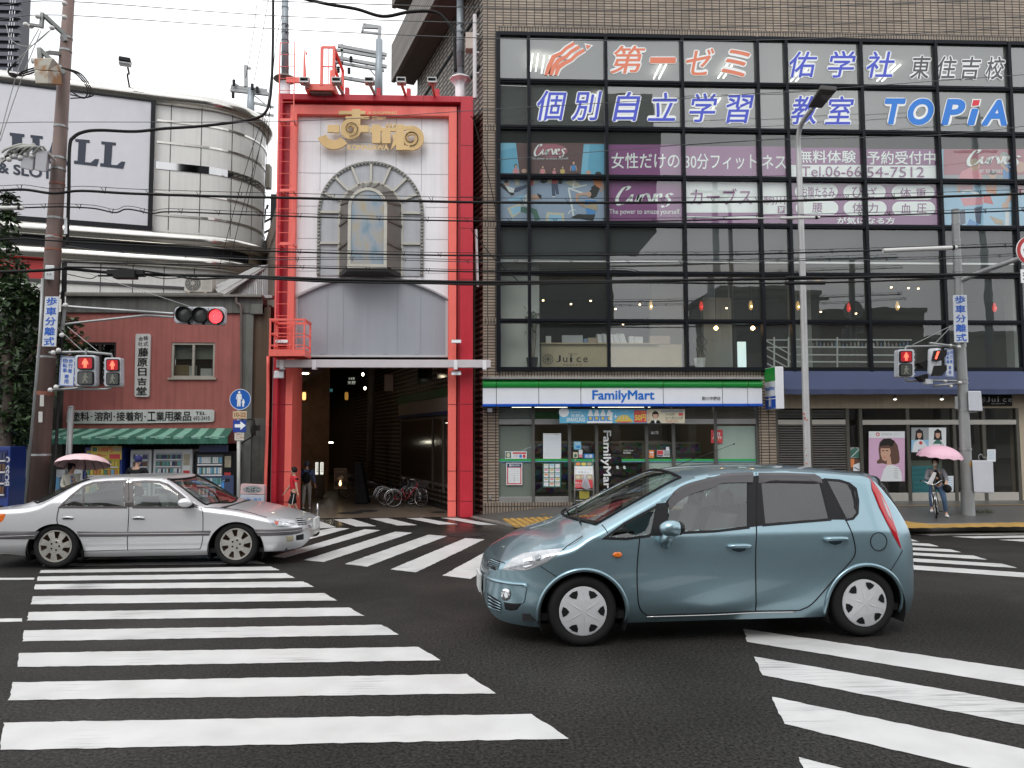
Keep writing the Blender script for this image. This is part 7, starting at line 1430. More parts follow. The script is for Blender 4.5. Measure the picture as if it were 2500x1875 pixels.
mb=MB();mb.tube([PY(2336,684,YR),PY(2350,683,YR-.05),PY(2400,662,YR-.4),PY(2505,625,YR-1.1),PY(2620,585,YR-1.6)],[.06,.055,.05,.045,.04],12);mb.build('arm',GPO,t,smooth=True)
c=PY(2518,612,YR-1.25);mb=MB();mb.lathe([(0,0),(.29,0),(.29,.02),(0,.02)],c,(0,1,0),40);mb.build('plate',WHT,t);mb=MB();mb.lathe([(.215,-.004),(.285,-.004)],c,(0,1,0),40);mb.build('red_ring',mat('ring_red',(.45,.02,.025),.4,var=.04),t);mb=MB();mb.poly([c+Vector((-.16+a,-.005,b))for a,b in((0,.02),(.06,.09),(.3,.12),(.3,-.02),(.02,-.04))]);mb.build('car_symbol',blk,t)
mb=MB();mb.box(c.x-.22,c.x+.3,c.y,c.y+.02,c.z-.62,c.z-.36);o=mb.build('plate_below',WHT,t);mb=MB();mb.text('交通',lambda a,b:(a,c.y-.005,b),c.x-.2,c.z-.56,c.x+.2,c.z-.4,.015);mb.build('lettering',blk,o)
t=thing('signal_bracket',tuple(PY(2300,850,YR)),'grey pipe brackets and clamps carrying the signals on the right pole','bracket')
mb=MB();mb.tube(smooth_path([PY(2336,847,YR-.1),PY(2300,845,YR-.1),PY(2220,846,YR-.1),PY(2212,848,YR-.1),PY(2210,856,YR-.1)],3),.022,8);mb.tube(smooth_path([PY(2336,930,YR-.1),PY(2260,929,YR-.1),PY(2218,930,YR-.1),PY(2212,926,YR-.1),PY(2212,920,YR-.1)],3),.022,8);mb.tube([PY(2340,846,YR-.05),PY(2270,838,YR-.4)],.025,8);mb.tube([PY(2340,936,YR-.05),PY(2280,942,YR-.35)],.025,8);mb.build('pipe',GAL,t,smooth=True)
mb=MB()
for a,b in(((2228,842),(2329,792)),((2283,838),(2329,790))):mb.cyl(PY(*a,YR-.1),PY(*b,YR-.05),.007,n=5)
mb.build('stay_wire',GAL,t);mb=MB()
for u,v in((2341,847),(2343,934),(2320,844),(2307,931),(2321,943)):mb.ell(PY(u,v,YR-.15),.04,.04,.035,10,8)
mb.build('cap',CER,t,smooth=True)
Y=YR-.35;t=thing('pedestrian_signal',tuple(PY(2285,920,Y)),'pedestrian signal turned sideways with black visors beside the right pole','signal')
mb=MB();mb.hexa([PY(2262,915,Y),PY(2290,921,Y-.16),PY(2299,918,Y+.1),PY(2275,915,Y+.2),PY(2264,852,Y),PY(2290,849,Y-.16),PY(2299,850,Y+.1),PY(2272,850,Y+.2)]);mb.build('housing',SIGW,t,bev=.04)
mb=MB()
for v in(0,37):mb.prism([PY(2283,856+v,Y-.18),PY(2312,854+v,Y-.25),PY(2312,866+v,Y-.25),PY(2300,880+v,Y-.22),PY(2278,880+v,Y-.17)],(.02,.1,0))
for v in(0,33):mb.prism([PY(2242,886+v,Y),PY(2266,879+v,Y),PY(2266,897+v,Y),PY(2256,899+v,Y)],(.02,.2,0))
mb.build('visor',blk,t);mb=MB();mb.prism([PY(2289,858,Y-.29),PY(2294,858,Y-.29),PY(2287,877,Y-.28),PY(2283,876,Y-.28)],(0,.01,0));mb.build('lit_figure',RLED2,t);mb=MB();mb.prism([PY(2262,925,Y-.05),PY(2280,926,Y-.05),PY(2277,938,Y-.05),PY(2262,938,Y-.05)],(0,.15,0));mb.build('lower_case',SIGW,t,bev=.01)
t=thing('small_sign',(PX(2318,YR-.1),YR-.1,PZ(920,YR)),'white sign with blue edge for pedestrians and bicycles on the right pole','sign');Y=YR-.12
mb=MB();mb.prism([PY(u,v,Y)for u,v in((2307,850),(2327,852),(2330,921),(2309,919))],(0,.02,0));mb.build('plate',MATS['plate_bluish_white'],t)
mb=MB();e=[(2308,852),(2326,853.5),(2329,919),(2310,917.5)]
for(a,b),(c,d)in zip(e,e[1:]+e[:1]):mb.beam(PY(a,b,Y-.003),PY(c,d,Y-.003),.008,.004,up=(0,1,0))
for s_,u,v in(('自',2311,858),('転',2311,868.5),('車',2311,879),('歩',2319,856),('行',2319,867),('者',2319,878),('専',2316,893),('用',2316,905)):tpx(mb,s_,u,v,u+6.5,v+9,Y-.004,.015)
mb.build('lettering',INKB,t)
LPO=mat('lamp_post_pale',(.5,.5,.5),.4,.25,var=.08,vs=6,streak=.08);Y=15.2
b=PY(1978,1245,Y);b.z=.15;lp=thing('street_lamp',tuple(b),'slim pale street lamp post with curved neck and flat dark head','street lamp')
path=[b,PY(1971.5,1138,Y),PY(1958,620,Y),PY(1950,380,Y)];path+=smooth_path([PY(1949.5,360,Y),PY(1949,335,Y-.05),PY(1954,310,Y-.15),PY(1966,287,Y-.35),PY(1984,264,Y-.6)],5)
n_=len(path);mb=MB();mb.tube(path,[lerp(.078,.048,min(1,i/4))for i in range(n_)],16);mb.build('post',LPO,lp,smooth=True)
mb=MB();ap=[PY(1979,266,Y-.55),PY(2013,263,Y-.6),PY(2041,221,Y-1.2),PY(2001,219,Y-1.15)];up=Vector((0,0,.07));mb.hexa([PY(1972,263,Y-.55),PY(2007,265,Y-.55),PY(2043,222,Y-1.25),PY(2002,219,Y-1.25)]+[p+up for p in(PY(1976,261,Y-.5),PY(2009,262,Y-.5),PY(2044,219,Y-1.25),PY(2003,216,Y-1.25))]);mb.build('head',mat('lamp_head_dark',(.07,.065,.062),.5,var=.1),lp,bev=.02)
mb=MB();mb.hexa([p-Vector((0,0,.012))for p in(PY(1992,255,Y-.65),PY(2010,256,Y-.65),PY(2030,231,Y-1.1),PY(2008,229,Y-1.1))]+[PY(1992,255,Y-.65),PY(2010,256,Y-.65),PY(2030,231,Y-1.1),PY(2008,229,Y-1.1)]);mb.build('lens',mat('lamp_lens',(.16,.15,.14),.25),lp)
mb=MB()
for u,v,w,h in((1960,1008,5,5),(1963,1018,4,6),(1968,1024,5,3),(1966,1093,3,2),(1968,1110,2,4),(1966,1130,5,3)):mb.quad(PY(u,v+h,Y-.082),PY(u+w,v+h,Y-.082),PY(u+w,v,Y-.082),PY(u,v,Y-.082))
mb.build('sticker_scrap',mat('scrap_red',(.45,.14,.1),.6,var=.5,vs=30),lp)
def xpole(u,vt,vb,Y,arms,lab,tr=False):
 p=PY(u,vb,Y);t=thing('distribution_pole',tuple(p),lab,'pole');mb=MB();mb.cyl(p,PY(u+2,vt,Y),.17 if Y<32 else.2,.14,14);mb.build('shaft',PST,t,smooth=True)
 mb=MB()
 for a,b,c,d,w in arms:mb.beam(PY(a,b,Y),PY(c,d,Y),w,w)
 mb.build('cross_arm',mat('xarm',(.3,.31,.31),.5,.4,var=.15),t);return t
t=xpole(924,98,260,30,[(825,112,944,134,.12),(822,122,940,142,.1),(820,140,944,163,.12),(820,152,938,172,.1),(833,189,930,205,.12),(885,66,930,68,.1),(890,60,930,66,.08),(885,78,922,82,.08),(889,58,884,80,.08),(928,66,924,110,.12),(890,154,920,190,.05),(835,108,835,158,.1)],'grey distribution pole with four cross arms behind the gate top')
mb=MB()
for u,v in((822,135),(857,140),(826,165),(852,168),(818,158)):
 for k_ in range(3):mb.ell(PY(u,v+k_*5,29.8),.07,.07,.05,8,6)
mb.build('insulator',blk,t)
t=xpole(611,215,300,34,[(565,212,652,222,.14),(563,220,655,230,.14),(600,160,601,215,.14),(600,165,612,167,.1),(575,205,610,225,.05),(615,250,668,262,.1),(618,276,668,282,.1),(612,226,648,255,.05)],'distant distribution pole with cross arms above the rounded hall corner')
mb=MB();mb.cyl(PY(632,393,33),PY(632,345,33),.27,.29,18);mb.cyl(PY(632,345,33),PY(632,338,33),.29,.22,18);mb.cyl(PY(632,399,33),PY(632,393,33),.2,.27,18);mb.build('transformer',mat('transformer_grey',(.28,.29,.3),.5,.2,var=.1),t)
mb=MB()
for u,v in((571,195),(569,225),(616,205),(628,212)):mb.cyl(PY(u,v,33.8),PY(u,v+14,33.8),.07,n=8)
mb.build('insulator',blk,t)
WB=mat('cable_black',(.014,.014,.014),.5,var=0);WG=mat('cable_grey',(.09,.095,.1),.5,var=0)
def wire(name,pts,Y,r,lab,m=None,sub=6,ties=0,msg=None,group=None):
 f=(lambda u:Y)if not callable(Y)else Y
 P=smooth_path([PY(u,v,f(u))for u,v in pts],sub);mb=MB();mb.tube(P,r,6 if r<.02 else 8)
 o=mb.build(name,m or WB,smooth=True);tag(o,lab,'cable',group)
 if msg:
  mb=MB();Q=[p+Vector((0,0,msg))for p in P];mb.tube(Q,.006,5)
  L_=0
  for a,b in zip(P,P[1:]):
   L_+=(b-a).length
   if L_>ties:L_=0;mb.tube([b+Vector((0,0,-.035)),b+Vector((.02,.02,msg+.015))],.007,4);mb.tube([b+Vector((.0,0,.0)),b+Vector((-.06,-.02,msg*.9))],.006,4)
  mb.build('messenger_wire',WB,o);
 return o
y15=lambda u:15.0
wire('overhead_cable',[(-60,18),(0,14),(158,3),(700,40),(1300,59),(1800,65),(2560,38)],15.0,.008,'thin uppermost wire from the brown pole top across the sky to the right edge',WG)
wire('overhead_cable',[(-60,55),(0,48),(158,37),(700,72),(1300,96),(1900,97),(2560,62)],15.1,.008,'second thin wire below the uppermost one from the brown pole',WG)
wire('overhead_cable',[(640,2),(960,12),(1300,22),(1700,24),(2560,-4)],15.3,.009,'thin wire along the very top over the gate and brick band',WG)
wire('overhead_cable',[(164,600),(168,470),(170,360),(180,335),(205,322),(245,318),(330,321),(400,314),(480,309),(560,300),(620,290),(648,274),(661,230),(666,120),(667,-30)],lambda u:lerp(15.0,17.6,max(0,(u-170)/500)),.032,'thick black cable leaving the brown pole, curving up beside the gate',None)
wire('overhead_cable',[(730,-6),(800,10),(870,22),(935,40),(1000,29),(1060,29),(1090,50),(1108,80),(1110,120),(1112,175)],17.6,.04,'thick wavy black cable hanging into the right steel pole over the gate')
wire('overhead_cable',[(-60,466),(0,465),(60,463),(130,472),(200,466),(330,473),(560,480),(700,483),(940,489),(1179,494),(1500,495),(1850,492),(2070,486),(2300,480),(2560,471)],14.6,.026,'thick black cable with hanger hooks crossing the billboard and gym posters',msg=.09,ties=.75)
wire('overhead_cable',[(-60,509),(60,507),(125,505),(160,505),(230,509),(280,519),(305,511),(330,513),(372,521),(420,517),(600,524),(800,531),(1000,537),(1300,541),(1650,539),(1900,532),(2300,521),(2560,511)],14.7,.014,'thin black cable below the thick one, just under the gym posters',msg=.06,ties=.6)
wire('overhead_cable',[(160,590),(400,602),(650,613),(900,620),(1180,624),(1600,622),(1800,621),(2160,611),(2560,598)],14.7,.016,'black cable level with the middle of the dark window row',msg=.055,ties=.7)
wire('overhead_cable',[(160,600),(300,617),(600,632),(700,634),(900,633),(1200,640),(1600,640),(1960,636),(2350,630),(2560,618)],14.8,.008,'very thin drooping wire below the middle window cable',WG,ties=.9,msg=.04)
wire('overhead_cable',[(155,640),(400,645),(660,652),(900,657),(1200,664),(1500,660),(1560,668)],14.8,.013,'thin cable just above the lowest bundle across the bay window sill',msg=.04,ties=1.0)
wire('overhead_cable',[(-60,665),(0,664),(110,660),(160,656),(250,664),(350,670),(600,675),(800,682),(1000,686),(1200,689),(1500,687),(1800,682),(2015,679),(2330,671),(2560,668)],14.5,.03,'thick lowest cable bundle from the brown pole to the right pole')
wire('overhead_cable',[(155,652),(300,656),(420,672),(480,681),(600,678),(800,688),(1050,692),(1180,695),(1500,690),(1800,692),(2015,690),(2330,680)],14.45,.018,'second strand twisting round the lowest cable bundle')
wire('overhead_cable',[(160,668),(220,680),(248,672),(350,672),(400,680),(450,677)],14.5,.008,'thin looping tail under the cable junction case')
wire('overhead_cable',[(0,585),(60,582),(105,586),(170,590)],14.7,.014,'short cable across the dark band left of the brown pole')
wire('overhead_cable',[(-60,330),(0,300),(700,296),(1216,266),(1800,232),(2560,178)],16.0,.007,'thin slanting wire across the gate logo and blue window lettering',WG)
wire('overhead_cable',[(1216,390),(1800,345),(2290,330),(2560,300)],16.2,.007,'thin slanting wire along the top edge of the gym posters',WG)
for i,(pts,lab)in enumerate((([(600,190),(619,80),(630,-20)],'thin steep wire rising from the distant pole, left one'),([(620,200),(640,90),(658,-20)],'thin steep wire rising from the distant pole, right one'),([(640,560),(655,330),(672,120),(690,30)],'steep slack wire close to the left gate edge'),([(600,520),(640,330),(660,200),(668,60)],'steep slack wire crossing the grey transformer'),([(535,655),(575,500),(610,380),(645,280)],'slanting wire rising over the rounded hall corner'),([(560,640),(600,480),(640,340),(662,260)],'second slanting wire over the rounded hall corner'))):wire('drop_wire',pts,20.5,.009,lab,group='slack wires beside the gate')
for i,(pts,lab)in enumerate((([(1148,285),(1158,300),(1190,420),(1215,540),(1225,620)],'thin cable slanting down the brick corner from the gate'),([(1150,560),(1180,600),(1215,640),(1270,690)],'thin cable drooping to the lowest bundle by the brick corner'))):wire('drop_wire',pts,16.8,.01,lab)
for i,(pts,lab)in enumerate((([(0,330),(45,170),(95,70)],'pale hanging wire left of the brown pole, first'),([(0,345),(50,200),(100,75)],'pale hanging wire left of the brown pole, second'),([(15,60),(30,100),(75,112),(125,72)],'pale looping wire between the upper insulators'),([(40,150),(80,110),(120,75)],'short pale wire under the upper cross arm'))):wire('drop_wire',pts,14.4,.008,lab,mat('wire_pale',(.35,.35,.34),.5))
for i in range(3):wire('drop_wire',[(150,165),(185+i*6,180),(215+i*6-2,215+i*3),(205+i*8,240-i*2),(172,222+i*9)],14.6,.013,'black looping cable right of the rusty switch box, %s'%['inner loop','middle loop','outer loop'][i])
for i in range(3):wire('drop_wire',[(86,165+i*5),(55,175+i*5),(35,188-i*4),(20,175),(40,150)],14.3,.015,'black cable looping left from the rusty switch box, %s'%['upper','middle','lower'][i])
wh=mat('cover_white',(.6,.6,.58),.4,var=.06)
for(a,b,Y,r,lab)in(((-40,508.5),(57,507.5),14.65,.04,'white protective sleeve on the cable at the left edge'),((1905,532.5),(2001,531),14.65,.03,'white protective sleeve crossing the lamp post'),((2156,612),(2335,604.5),14.6,.045,'long white protective sleeve beside the right pole'),((1770,532.8),(1905,532.6),14.65,.012,'thin pale sleeve left of the lamp post')):
 mb=MB();mb.cyl(PY(*a,Y),PY(*b,Y),r,n=10);o=mb.build('cable_sleeve',wh,smooth=True,auto=40);tag(o,lab,'cable sleeve','sleeves on the cables')
 if r>.02:
  mb=MB();q=PY(*b,Y);p=PY(b[0]-5,b[1],Y);mb.cyl(PY(b[0]-12,b[1]+.1,Y),PY(b[0]-6,b[1],Y),r+.004,n=10);mb.build('end_band',blk,o)
for(u0,u1,v)in((1917,2014,678),(1917,2014,691)):
 mb=MB();mb.cyl(PY(u0,v,14.5),PY(u1,v,14.45),.036,n=10);tag(mb.build('cable_sleeve',WB,smooth=True,auto=40),'black cable sleeve crossing the lamp post, %s one'%('upper' if v<680 else 'lower'),'cable sleeve','black sleeves on the lowest bundle')
t=thing('cable_closure',tuple(PY(295,685,14.4)),'black splice case hanging under the lowest cable before the white hall panels','junction box');mb=MB();Y=14.4;mb.box(PX(267,Y),PX(321,Y),Y-.08,Y+.1,PZ(686,Y),PZ(666,Y));mb.box(PX(249,Y),PX(340,Y),Y-.04,Y+.06,PZ(677,Y),PZ(666,Y)+.005);mb.cyl(PY(240,673,Y),PY(356,674,Y),.02,n=8);mb.build('case',blk,t,bev=.02)
LF=mat('leaf_dark',(.035,.06,.028),.55,var=.5,vs=2.5);LF2=mat('leaf_mid',(.055,.1,.035),.5,var=.4,vs=3);BARK=mat('bark',(.09,.07,.055),.8,var=.3,bump=.3)
def leafcloud(mb,pts,n,s,seed,mats_=2):
 rnd=random.Random(seed)
 for i in range(n):
  c,r=pts[rnd.randrange(len(pts))]
  d=Vector((rnd.gauss(0,1),rnd.gauss(0,1),rnd.gauss(0,1))).normalized()*r*(rnd.random()**.45);o=c+d
  a=Vector((rnd.gauss(0,1),rnd.gauss(0,1),rnd.gauss(0,.5))).normalized();q=a.cross(Vector((rnd.gauss(0,.4),rnd.gauss(0,.4),1))).normalized();k=s*rnd.uniform(.6,1.3)
  droop=Vector((0,0,-k*.25));mb.add([o,o+a*k*.5+q*k*.28,o+a*k+droop,o+a*k*.5-q*k*.28],[(0,1,2,3)],rnd.randrange(mats_))
Y=16.0;tb=PY(5,1255,Y);tb.z=.13
tr=thing('street_tree',tuple(tb),'dark leafy street tree growing behind the brown concrete pole','tree')
mb=MB();mb.tube([tb,PY(12,1080,Y),PY(22,960,Y),PY(15,860,Y)],[.16,.13,.11,.08],10)
for a,b in(((20,950),(95,850)),((18,900),(60,720)),((22,960),(-60,820)),((15,860),(20,640)),((95,850),(150,800))):mb.tube([PY(*a,Y),PY((a[0]+b[0])/2,(a[1]+b[1])/2-10,Y+.1),PY(*b,Y-.1)],[.06,.045,.02],7)
mb.build('trunk',BARK,tr,smooth=True)
cl=[(PY(u,v,Y+dy),r)for u,v,r,dy in((40,880,.8,.2),(15,760,.7,0),(70,800,.6,.1),(30,1000,.65,.3),(85,930,.5,.2),(-20,900,.9,0),(60,1020,.45,.1),(10,660,.45,0),(45,720,.4,-.2),(100,860,.4,.3),(-30,720,.7,.2),(75,740,.35,0),(20,1060,.4,.3))]
mb=MB();leafcloud(mb,cl,5200,.15,1);mb.build('crown',[LF,LF2],tr)
cl=[(PY(u,v,Y),r)for u,v,r in((12,505,.22),(8,560,.3),(20,480,.12),(10,600,.25),(-10,540,.4),(22,528,.12))]
mb=MB();leafcloud(mb,cl,420,.16,2);mb.build('crown',[LF,LF2],tr)
cl=[(PY(u,v,Y+.4),r)for u,v,r in((165,800,.25),(180,840,.22),(195,855,.14),(160,830,.2),(172,788,.13))]
mb=MB();leafcloud(mb,cl,320,.15,3);mb.build('crown',[LF,LF2],tr)
for u,v,n_,lab in((2400,1256,130,'straggly weed tuft at the foot of the right signal pole'),(1190,1252,40,'small weed tuft at the brick corner')):
 p=PG(u,v,.15 if u>2000 else.03);t=thing('weed',tuple(p),lab,'weed');mb=MB();rnd=random.Random(u)
 for i in range(n_):
  o=p+Vector((rnd.uniform(-.22,.22),rnd.uniform(-.05,.05),0))*(1 if u>2000 else.5);a=rnd.uniform(0,6.28);h=rnd.uniform(.03,.13);e=o+Vector((math.cos(a)*h*.8,math.sin(a)*h*.5,h));s_=Vector((-math.sin(a),math.cos(a),0))*.008
  mb.add([o-s_,o+s_,e],[(0,1,2)])
 mb.build('blades',mat('weed_green',(.07,.1,.03),.6,var=.4,vs=8),t)
# cars
def interp(T,x):
 if x<=T[0][0]:return T[0][1]
 for(a,b),(c,d)in zip(T,T[1:]):
  if x<=c:return b+(d-b)*(x-a)/max(c-a,1e-9)
 return T[-1][1]
def inpoly(p,P):
 x,y=p;r=False;j=len(P)-1
 for i in range(len(P)):
  (a,b),(c,d)=P[i],P[j]
  if(b>y)!=(d>y)and x<(c-a)*(y-b)/(d-b)+a:r=not r
  j=i
 return r
RUB=mat('rubber_black',(.012,.012,.013),.55,var=.1);TYR=mat('tyre_rubber',(.016,.016,.016),.7,var=.15,bump=.1);CABIN=mat('cabin_dark',(.03,.03,.032),.7,var=.1);BLKT=mat('trim_black',(.02,.02,.022),.35,var=.08)
PLT=mat('number_plate',(.65,.67,.66),.4,var=.03)
class Car:
 def __init__(s,name,label,q0,q1,width,belt,tumble,plan,paint,glassm):
  a,b=PG(*q0),PG(*q1);s.A=a;s.e=(b-a).normalized();s.n=Vector((-s.e.y,s.e.x,0));s.L=(b-a).length;s.W=width;s.belt=belt;s.tb=tumble;s.plan=plan;s.paint=paint;s.gl=glassm
  s.ze=None;s.r=thing(name,tuple(a+s.e*s.L/2+s.n*width/2),label,'car');s.holes=[];s.doors=[]
 def pt(s,x,o,zz):p=s.A+s.e*x+s.n*o;return Vector((p.x,p.y,zz))
 def px(s,u,v,o):
  p=PP(u,v,s.A+s.n*o,s.n);return((p-s.A).dot(s.e),p.z)
 def off(s,x,zz):
  (xf,Lf,of),(xr,Lr,or_)=s.plan;o=0
  if x<xf+Lf:k=min(1,max(0,(xf+Lf-x)/Lf));o+=of*(1-math.sqrt(max(0,1-k**2.4)))
  if x>xr-Lr:k=min(1,max(0,(x-xr+Lr)/Lr));o+=or_*(1-math.sqrt(max(0,1-k**2.4)))
  o+=.03*((zz-.62)/.4)**2 if zz<s.belt else.03*((s.belt-.62)/.4)**2+(zz-s.belt)*s.tb
  if zz<.36:o+=.045*((.36-zz)/.18)**2
  if s.ze:
   d=interp(s.ze,x)-zz
   if d<.07:k=min(1,(.07-d)/.07);o+=.07*(1-math.sqrt(max(0,1-k*k)))
  return min(o,s.W/2-.02)
 def cv(s,u,v):
  o=.1
  for _ in range(5):x,zz=s.px(u,v,o);o=s.off(x,zz)
  return x,zz
 def sp(s,u,v,ex=.004,far=False):
  x,zz=s.cv(u,v);return s.sz(x,zz,ex,far)
 def sz(s,x,zz,ex=.004,far=False):
  o=s.off(x,zz)-ex;return s.pt(x,s.W-o if far else o,zz)
 def patch(s,mb,pl,ex=.005,rings=3,m=None,far=False,sub=4):
  P=[s.cv(*p)for p in pl];Q=[]
  for i in range(len(P)):
   a,b=P[i],P[(i+1)%len(P)]
   for k in range(sub):Q.append((lerp(a[0],b[0],k/sub),lerp(a[1],b[1],k/sub)))
  c=(sum(q[0]for q in Q)/len(Q),sum(q[1]for q in Q)/len(Q));n=len(Q);vs=[]
  for r in range(rings,0,-1):
   for q in Q:vs.append(s.sz(lerp(c[0],q[0],r/rings),lerp(c[1],q[1],r/rings),ex if r<rings else ex*.4,far))
  vs.append(s.sz(*c,ex,far));fs=[]
  for r in range(rings-1):
   for i in range(n):fs.append((r*n+i,r*n+(i+1)%n,(r+1)*n+(i+1)%n,(r+1)*n+i))
  for i in range(n):fs.append(((rings-1)*n+i,(rings-1)*n+(i+1)%n,rings*n))
  return mb.add(vs,fs,m)
 def line(s,mb,pl,r=.005,sub=5,ex=.002,far=False,smooth=True):
  P=[s.cv(*p)for p in pl];P=[Vector((a,b,0))for a,b in P];P=smooth_path(P,sub)if smooth else P
  return mb.tube([s.sz(p.x,p.y,ex,far)for p in P],r,6)
 def strip(s,mb,A,B,ex,sub=5):
  f=lambda T:smooth_path([Vector((*s.cv(*q),0))for q in T],sub)
  P,Q=f(A),f(B)
  for i in range(len(P)-1):
   for t in range(4):
    g=lambda k,h:s.sz(lerp(P[k].x,Q[k].x,h),lerp(P[k].y,Q[k].y,h),ex)
    mb.quad(g(i,t/4),g(i+1,t/4),g(i+1,(t+1)/4),g(i,(t+1)/4))
 def ringband(s,mb,pl,w,ex,far=False,m=None):
  P=[s.cv(*p)for p in pl];n=len(P);A=[];
  ar=sum(P[i][0]*P[(i+1)%n][1]-P[(i+1)%n][0]*P[i][1]for i in range(n));sg_=1 if ar>0 else-1
  for i in range(n):
   a,b,c=P[i-1],P[i],P[(i+1)%n];d1=Vector((b[0]-a[0],b[1]-a[1])).normalized();d2=Vector((c[0]-b[0],c[1]-b[1])).normalized();n1=Vector((d1.y,-d1.x))*sg_;n2=Vector((d2.y,-d2.x))*sg_;k=(n1+n2);k=k/max(.35,k.length_squared)*2;A.append((b[0]+k.x*w,b[1]+k.y*w))
  for i in range(n):
   j=(i+1)%n
   for t in range(4):
    f0,f1=t/4,(t+1)/4;I=lambda T,f:(lerp(T[i][0],T[j][0],f),lerp(T[i][1],T[j][1],f))
    mb.quad(*[s.sz(*q,ex,far)for q in(I(P,f0),I(P,f1),I(A,f1),I(A,f0))],m)
 def body(s,edge,centre,bottom,wheels,ws,rw):
  E=sorted(s.px(*p)for p in edge);C_=sorted(s.px(*p)for p in centre);B=sorted(s.px(*p)for p in bottom)
  sm=lambda T:[(p.x,p.y)for p in smooth_path([Vector((a,b,0))for a,b in T],4)]
  E,C_,B=sm(E),sm(C_),sm(B);s.ze=E;s.zc=C_;s.zb=B;x0=s.plan[0][0];x1=s.plan[1][0];s.holes=[[s.cv(*p)for p in h]for h in s.holes];s.drs=[[s.cv(*p)for p in h]for h in s.doors]
  n=190;xs=sorted(set([lerp(x0,x1,i/n)for i in range(n+1)]+[x0+.14*(i/22)**2 for i in range(22)]+[x1-.12*(i/18)**2 for i in range(18)]));M=64;J=22
  ww=[(*s.px(u,v,0),r)for u,v,r in wheels];s.wh=ww
  body,doors,glass_,glr=MB(),[MB()for _ in s.drs],MB(),MB()
  col=[]
  for x in xs:
   e,b=interp(E,x),interp(B,x);c=[lerp(b,e,(i/M))for i in range(M+1)];col.append(c)
  for far in(False,True):
   V=[[(x,zz)for zz in c]for x,c in zip(xs,col)]
   for i in range(len(xs)):
    for j in range(M+1):
     x,zz=V[i][j]
     for cx,cz,r in ww:
      d=math.hypot(x-cx,zz-cz)
      if r-.016<d<r+.016 and d>0:V[i][j]=(cx+(x-cx)*r/d,cz+(zz-cz)*r/d)
   P=[[s.sz(x,zz,0,far)for x,zz in c]for c in V]
   for i in range(len(xs)-1):
    for j in range(M):
     q=[V[i][j],V[i+1][j],V[i+1][j+1],V[i][j+1]];cx,cz=sum(p[0]for p in q)/4,sum(p[1]for p in q)/4
     if any(math.hypot(cx-a,cz-b)<r for a,b,r in ww)or any(inpoly((cx,cz),h)for h in s.holes):continue
     t=body
     for k,h in enumerate(s.drs):
      if inpoly((cx,cz),h):t=doors[k]if not far else body
     t.add([P[i][j],P[i+1][j],P[i+1][j+1],P[i][j+1]],[(0,1,2,3)])
  def top(x,f):
   e,c=interp(E,x),max(interp(C_,x),interp(E,x)+.004);o=s.off(x,e);return s.pt(x,lerp(o,s.W-o,f),e+(c-e)*(1-abs(2*f-1)**2.4))
  s.top=top
  def inr(x,f,R):
   if not R:return False
   k=1-(2*f-1)**2;a=R[0]+(R[1]-R[0])*k;b=R[2]+(R[3]-R[2])*k;return a<x<b and.045<f<.955
  s.ws,s.rw=ws,rw
  for i in range(len(xs)-1):
   for j in range(J):
    xm,fm=(xs[i]+xs[i+1])/2,(j+.5)/J;t=glass_ if inr(xm,fm,ws)else(glr if inr(xm,fm,rw)else body)
    t.add([top(xs[i],j/J),top(xs[i+1],j/J),top(xs[i+1],(j+1)/J),top(xs[i],(j+1)/J)],[(0,1,2,3)])
  for x,c in((xs[0],col[0]),(xs[-1],col[-1])):
   a=[s.sz(x,zz,0)for zz in c];b=[s.sz(x,zz,0,True)for zz in c]
   for j in range(M):body.quad(a[j],b[j],b[j+1],a[j+1])
  def weld(o):
   import bmesh
   bm_=bmesh.new();bm_.from_mesh(o.data);bmesh.ops.remove_doubles(bm_,verts=bm_.verts,dist=.0004);bmesh.ops.recalc_face_normals(bm_,faces=bm_.faces);bm_.to_mesh(o.data);bm_.free();o.data.set_sharp_from_angle(angle=rad(60));return o
  s.bo=weld(body.build('body',s.paint,s.r,smooth=True));s.do=[weld(d.build('door',s.paint,s.r,smooth=True))for d in doors];weld(glass_.build('windscreen',s.gl,s.r,smooth=True));weld(glr.build('rear_window',s.gl,s.r,smooth=True))
  mb=MB()
  for R in(ws,rw):
   if R:
    for a,b in((0,1),(2,3)):
     mb.tube([top(R[a]+(R[b]-R[a])*(1-(2*f-1)**2),f)+Vector((0,0,.003))for f in[i/20*.91+.045 for i in range(21)]],.014,6)
    for f in(.045,.955):mb.tube([top(lerp(R[0]+(R[1]-R[0])*(1-(2*f-1)**2),R[2]+(R[3]-R[2])*(1-(2*f-1)**2),i/14),f)+Vector((0,0,.003))for i in range(15)],.014,6)
  mb.build('windscreen_seal',RUB,s.r,smooth=True)
  mb=MB();fl=max(interp(B,x)for x in(ww[0][0]+.5,ww[1][0]-.5))+.03
  q=[s.pt(x,o,zz)for zz in(fl,fl+.06)for x,o in((x0+.3,.12),(x1-.25,.12),(x1-.25,s.W-.12),(x0+.3,s.W-.12))];mb.hexa(q);mb.build('floor_pan',CABIN,s.r)
  for cx,cz,r in ww:
   for far in(False,True):
    mb=MB();o0=s.off(cx,cz+r)+.004;o0=s.W-o0 if far else o0;dr=-1 if far else 1
    A_=[s.pt(cx+(r+.004)*math.cos(a),o0,cz+(r+.004)*math.sin(a))for a in[i*math.pi*1.24/24-.38 for i in range(25)]];B_=[p+s.n*dr*.34 for p in A_]
    for i in range(24):mb.quad(A_[i],A_[i+1],B_[i+1],B_[i])
    mb.poly(B_);mb.build('arch_liner',RUB,s.r)
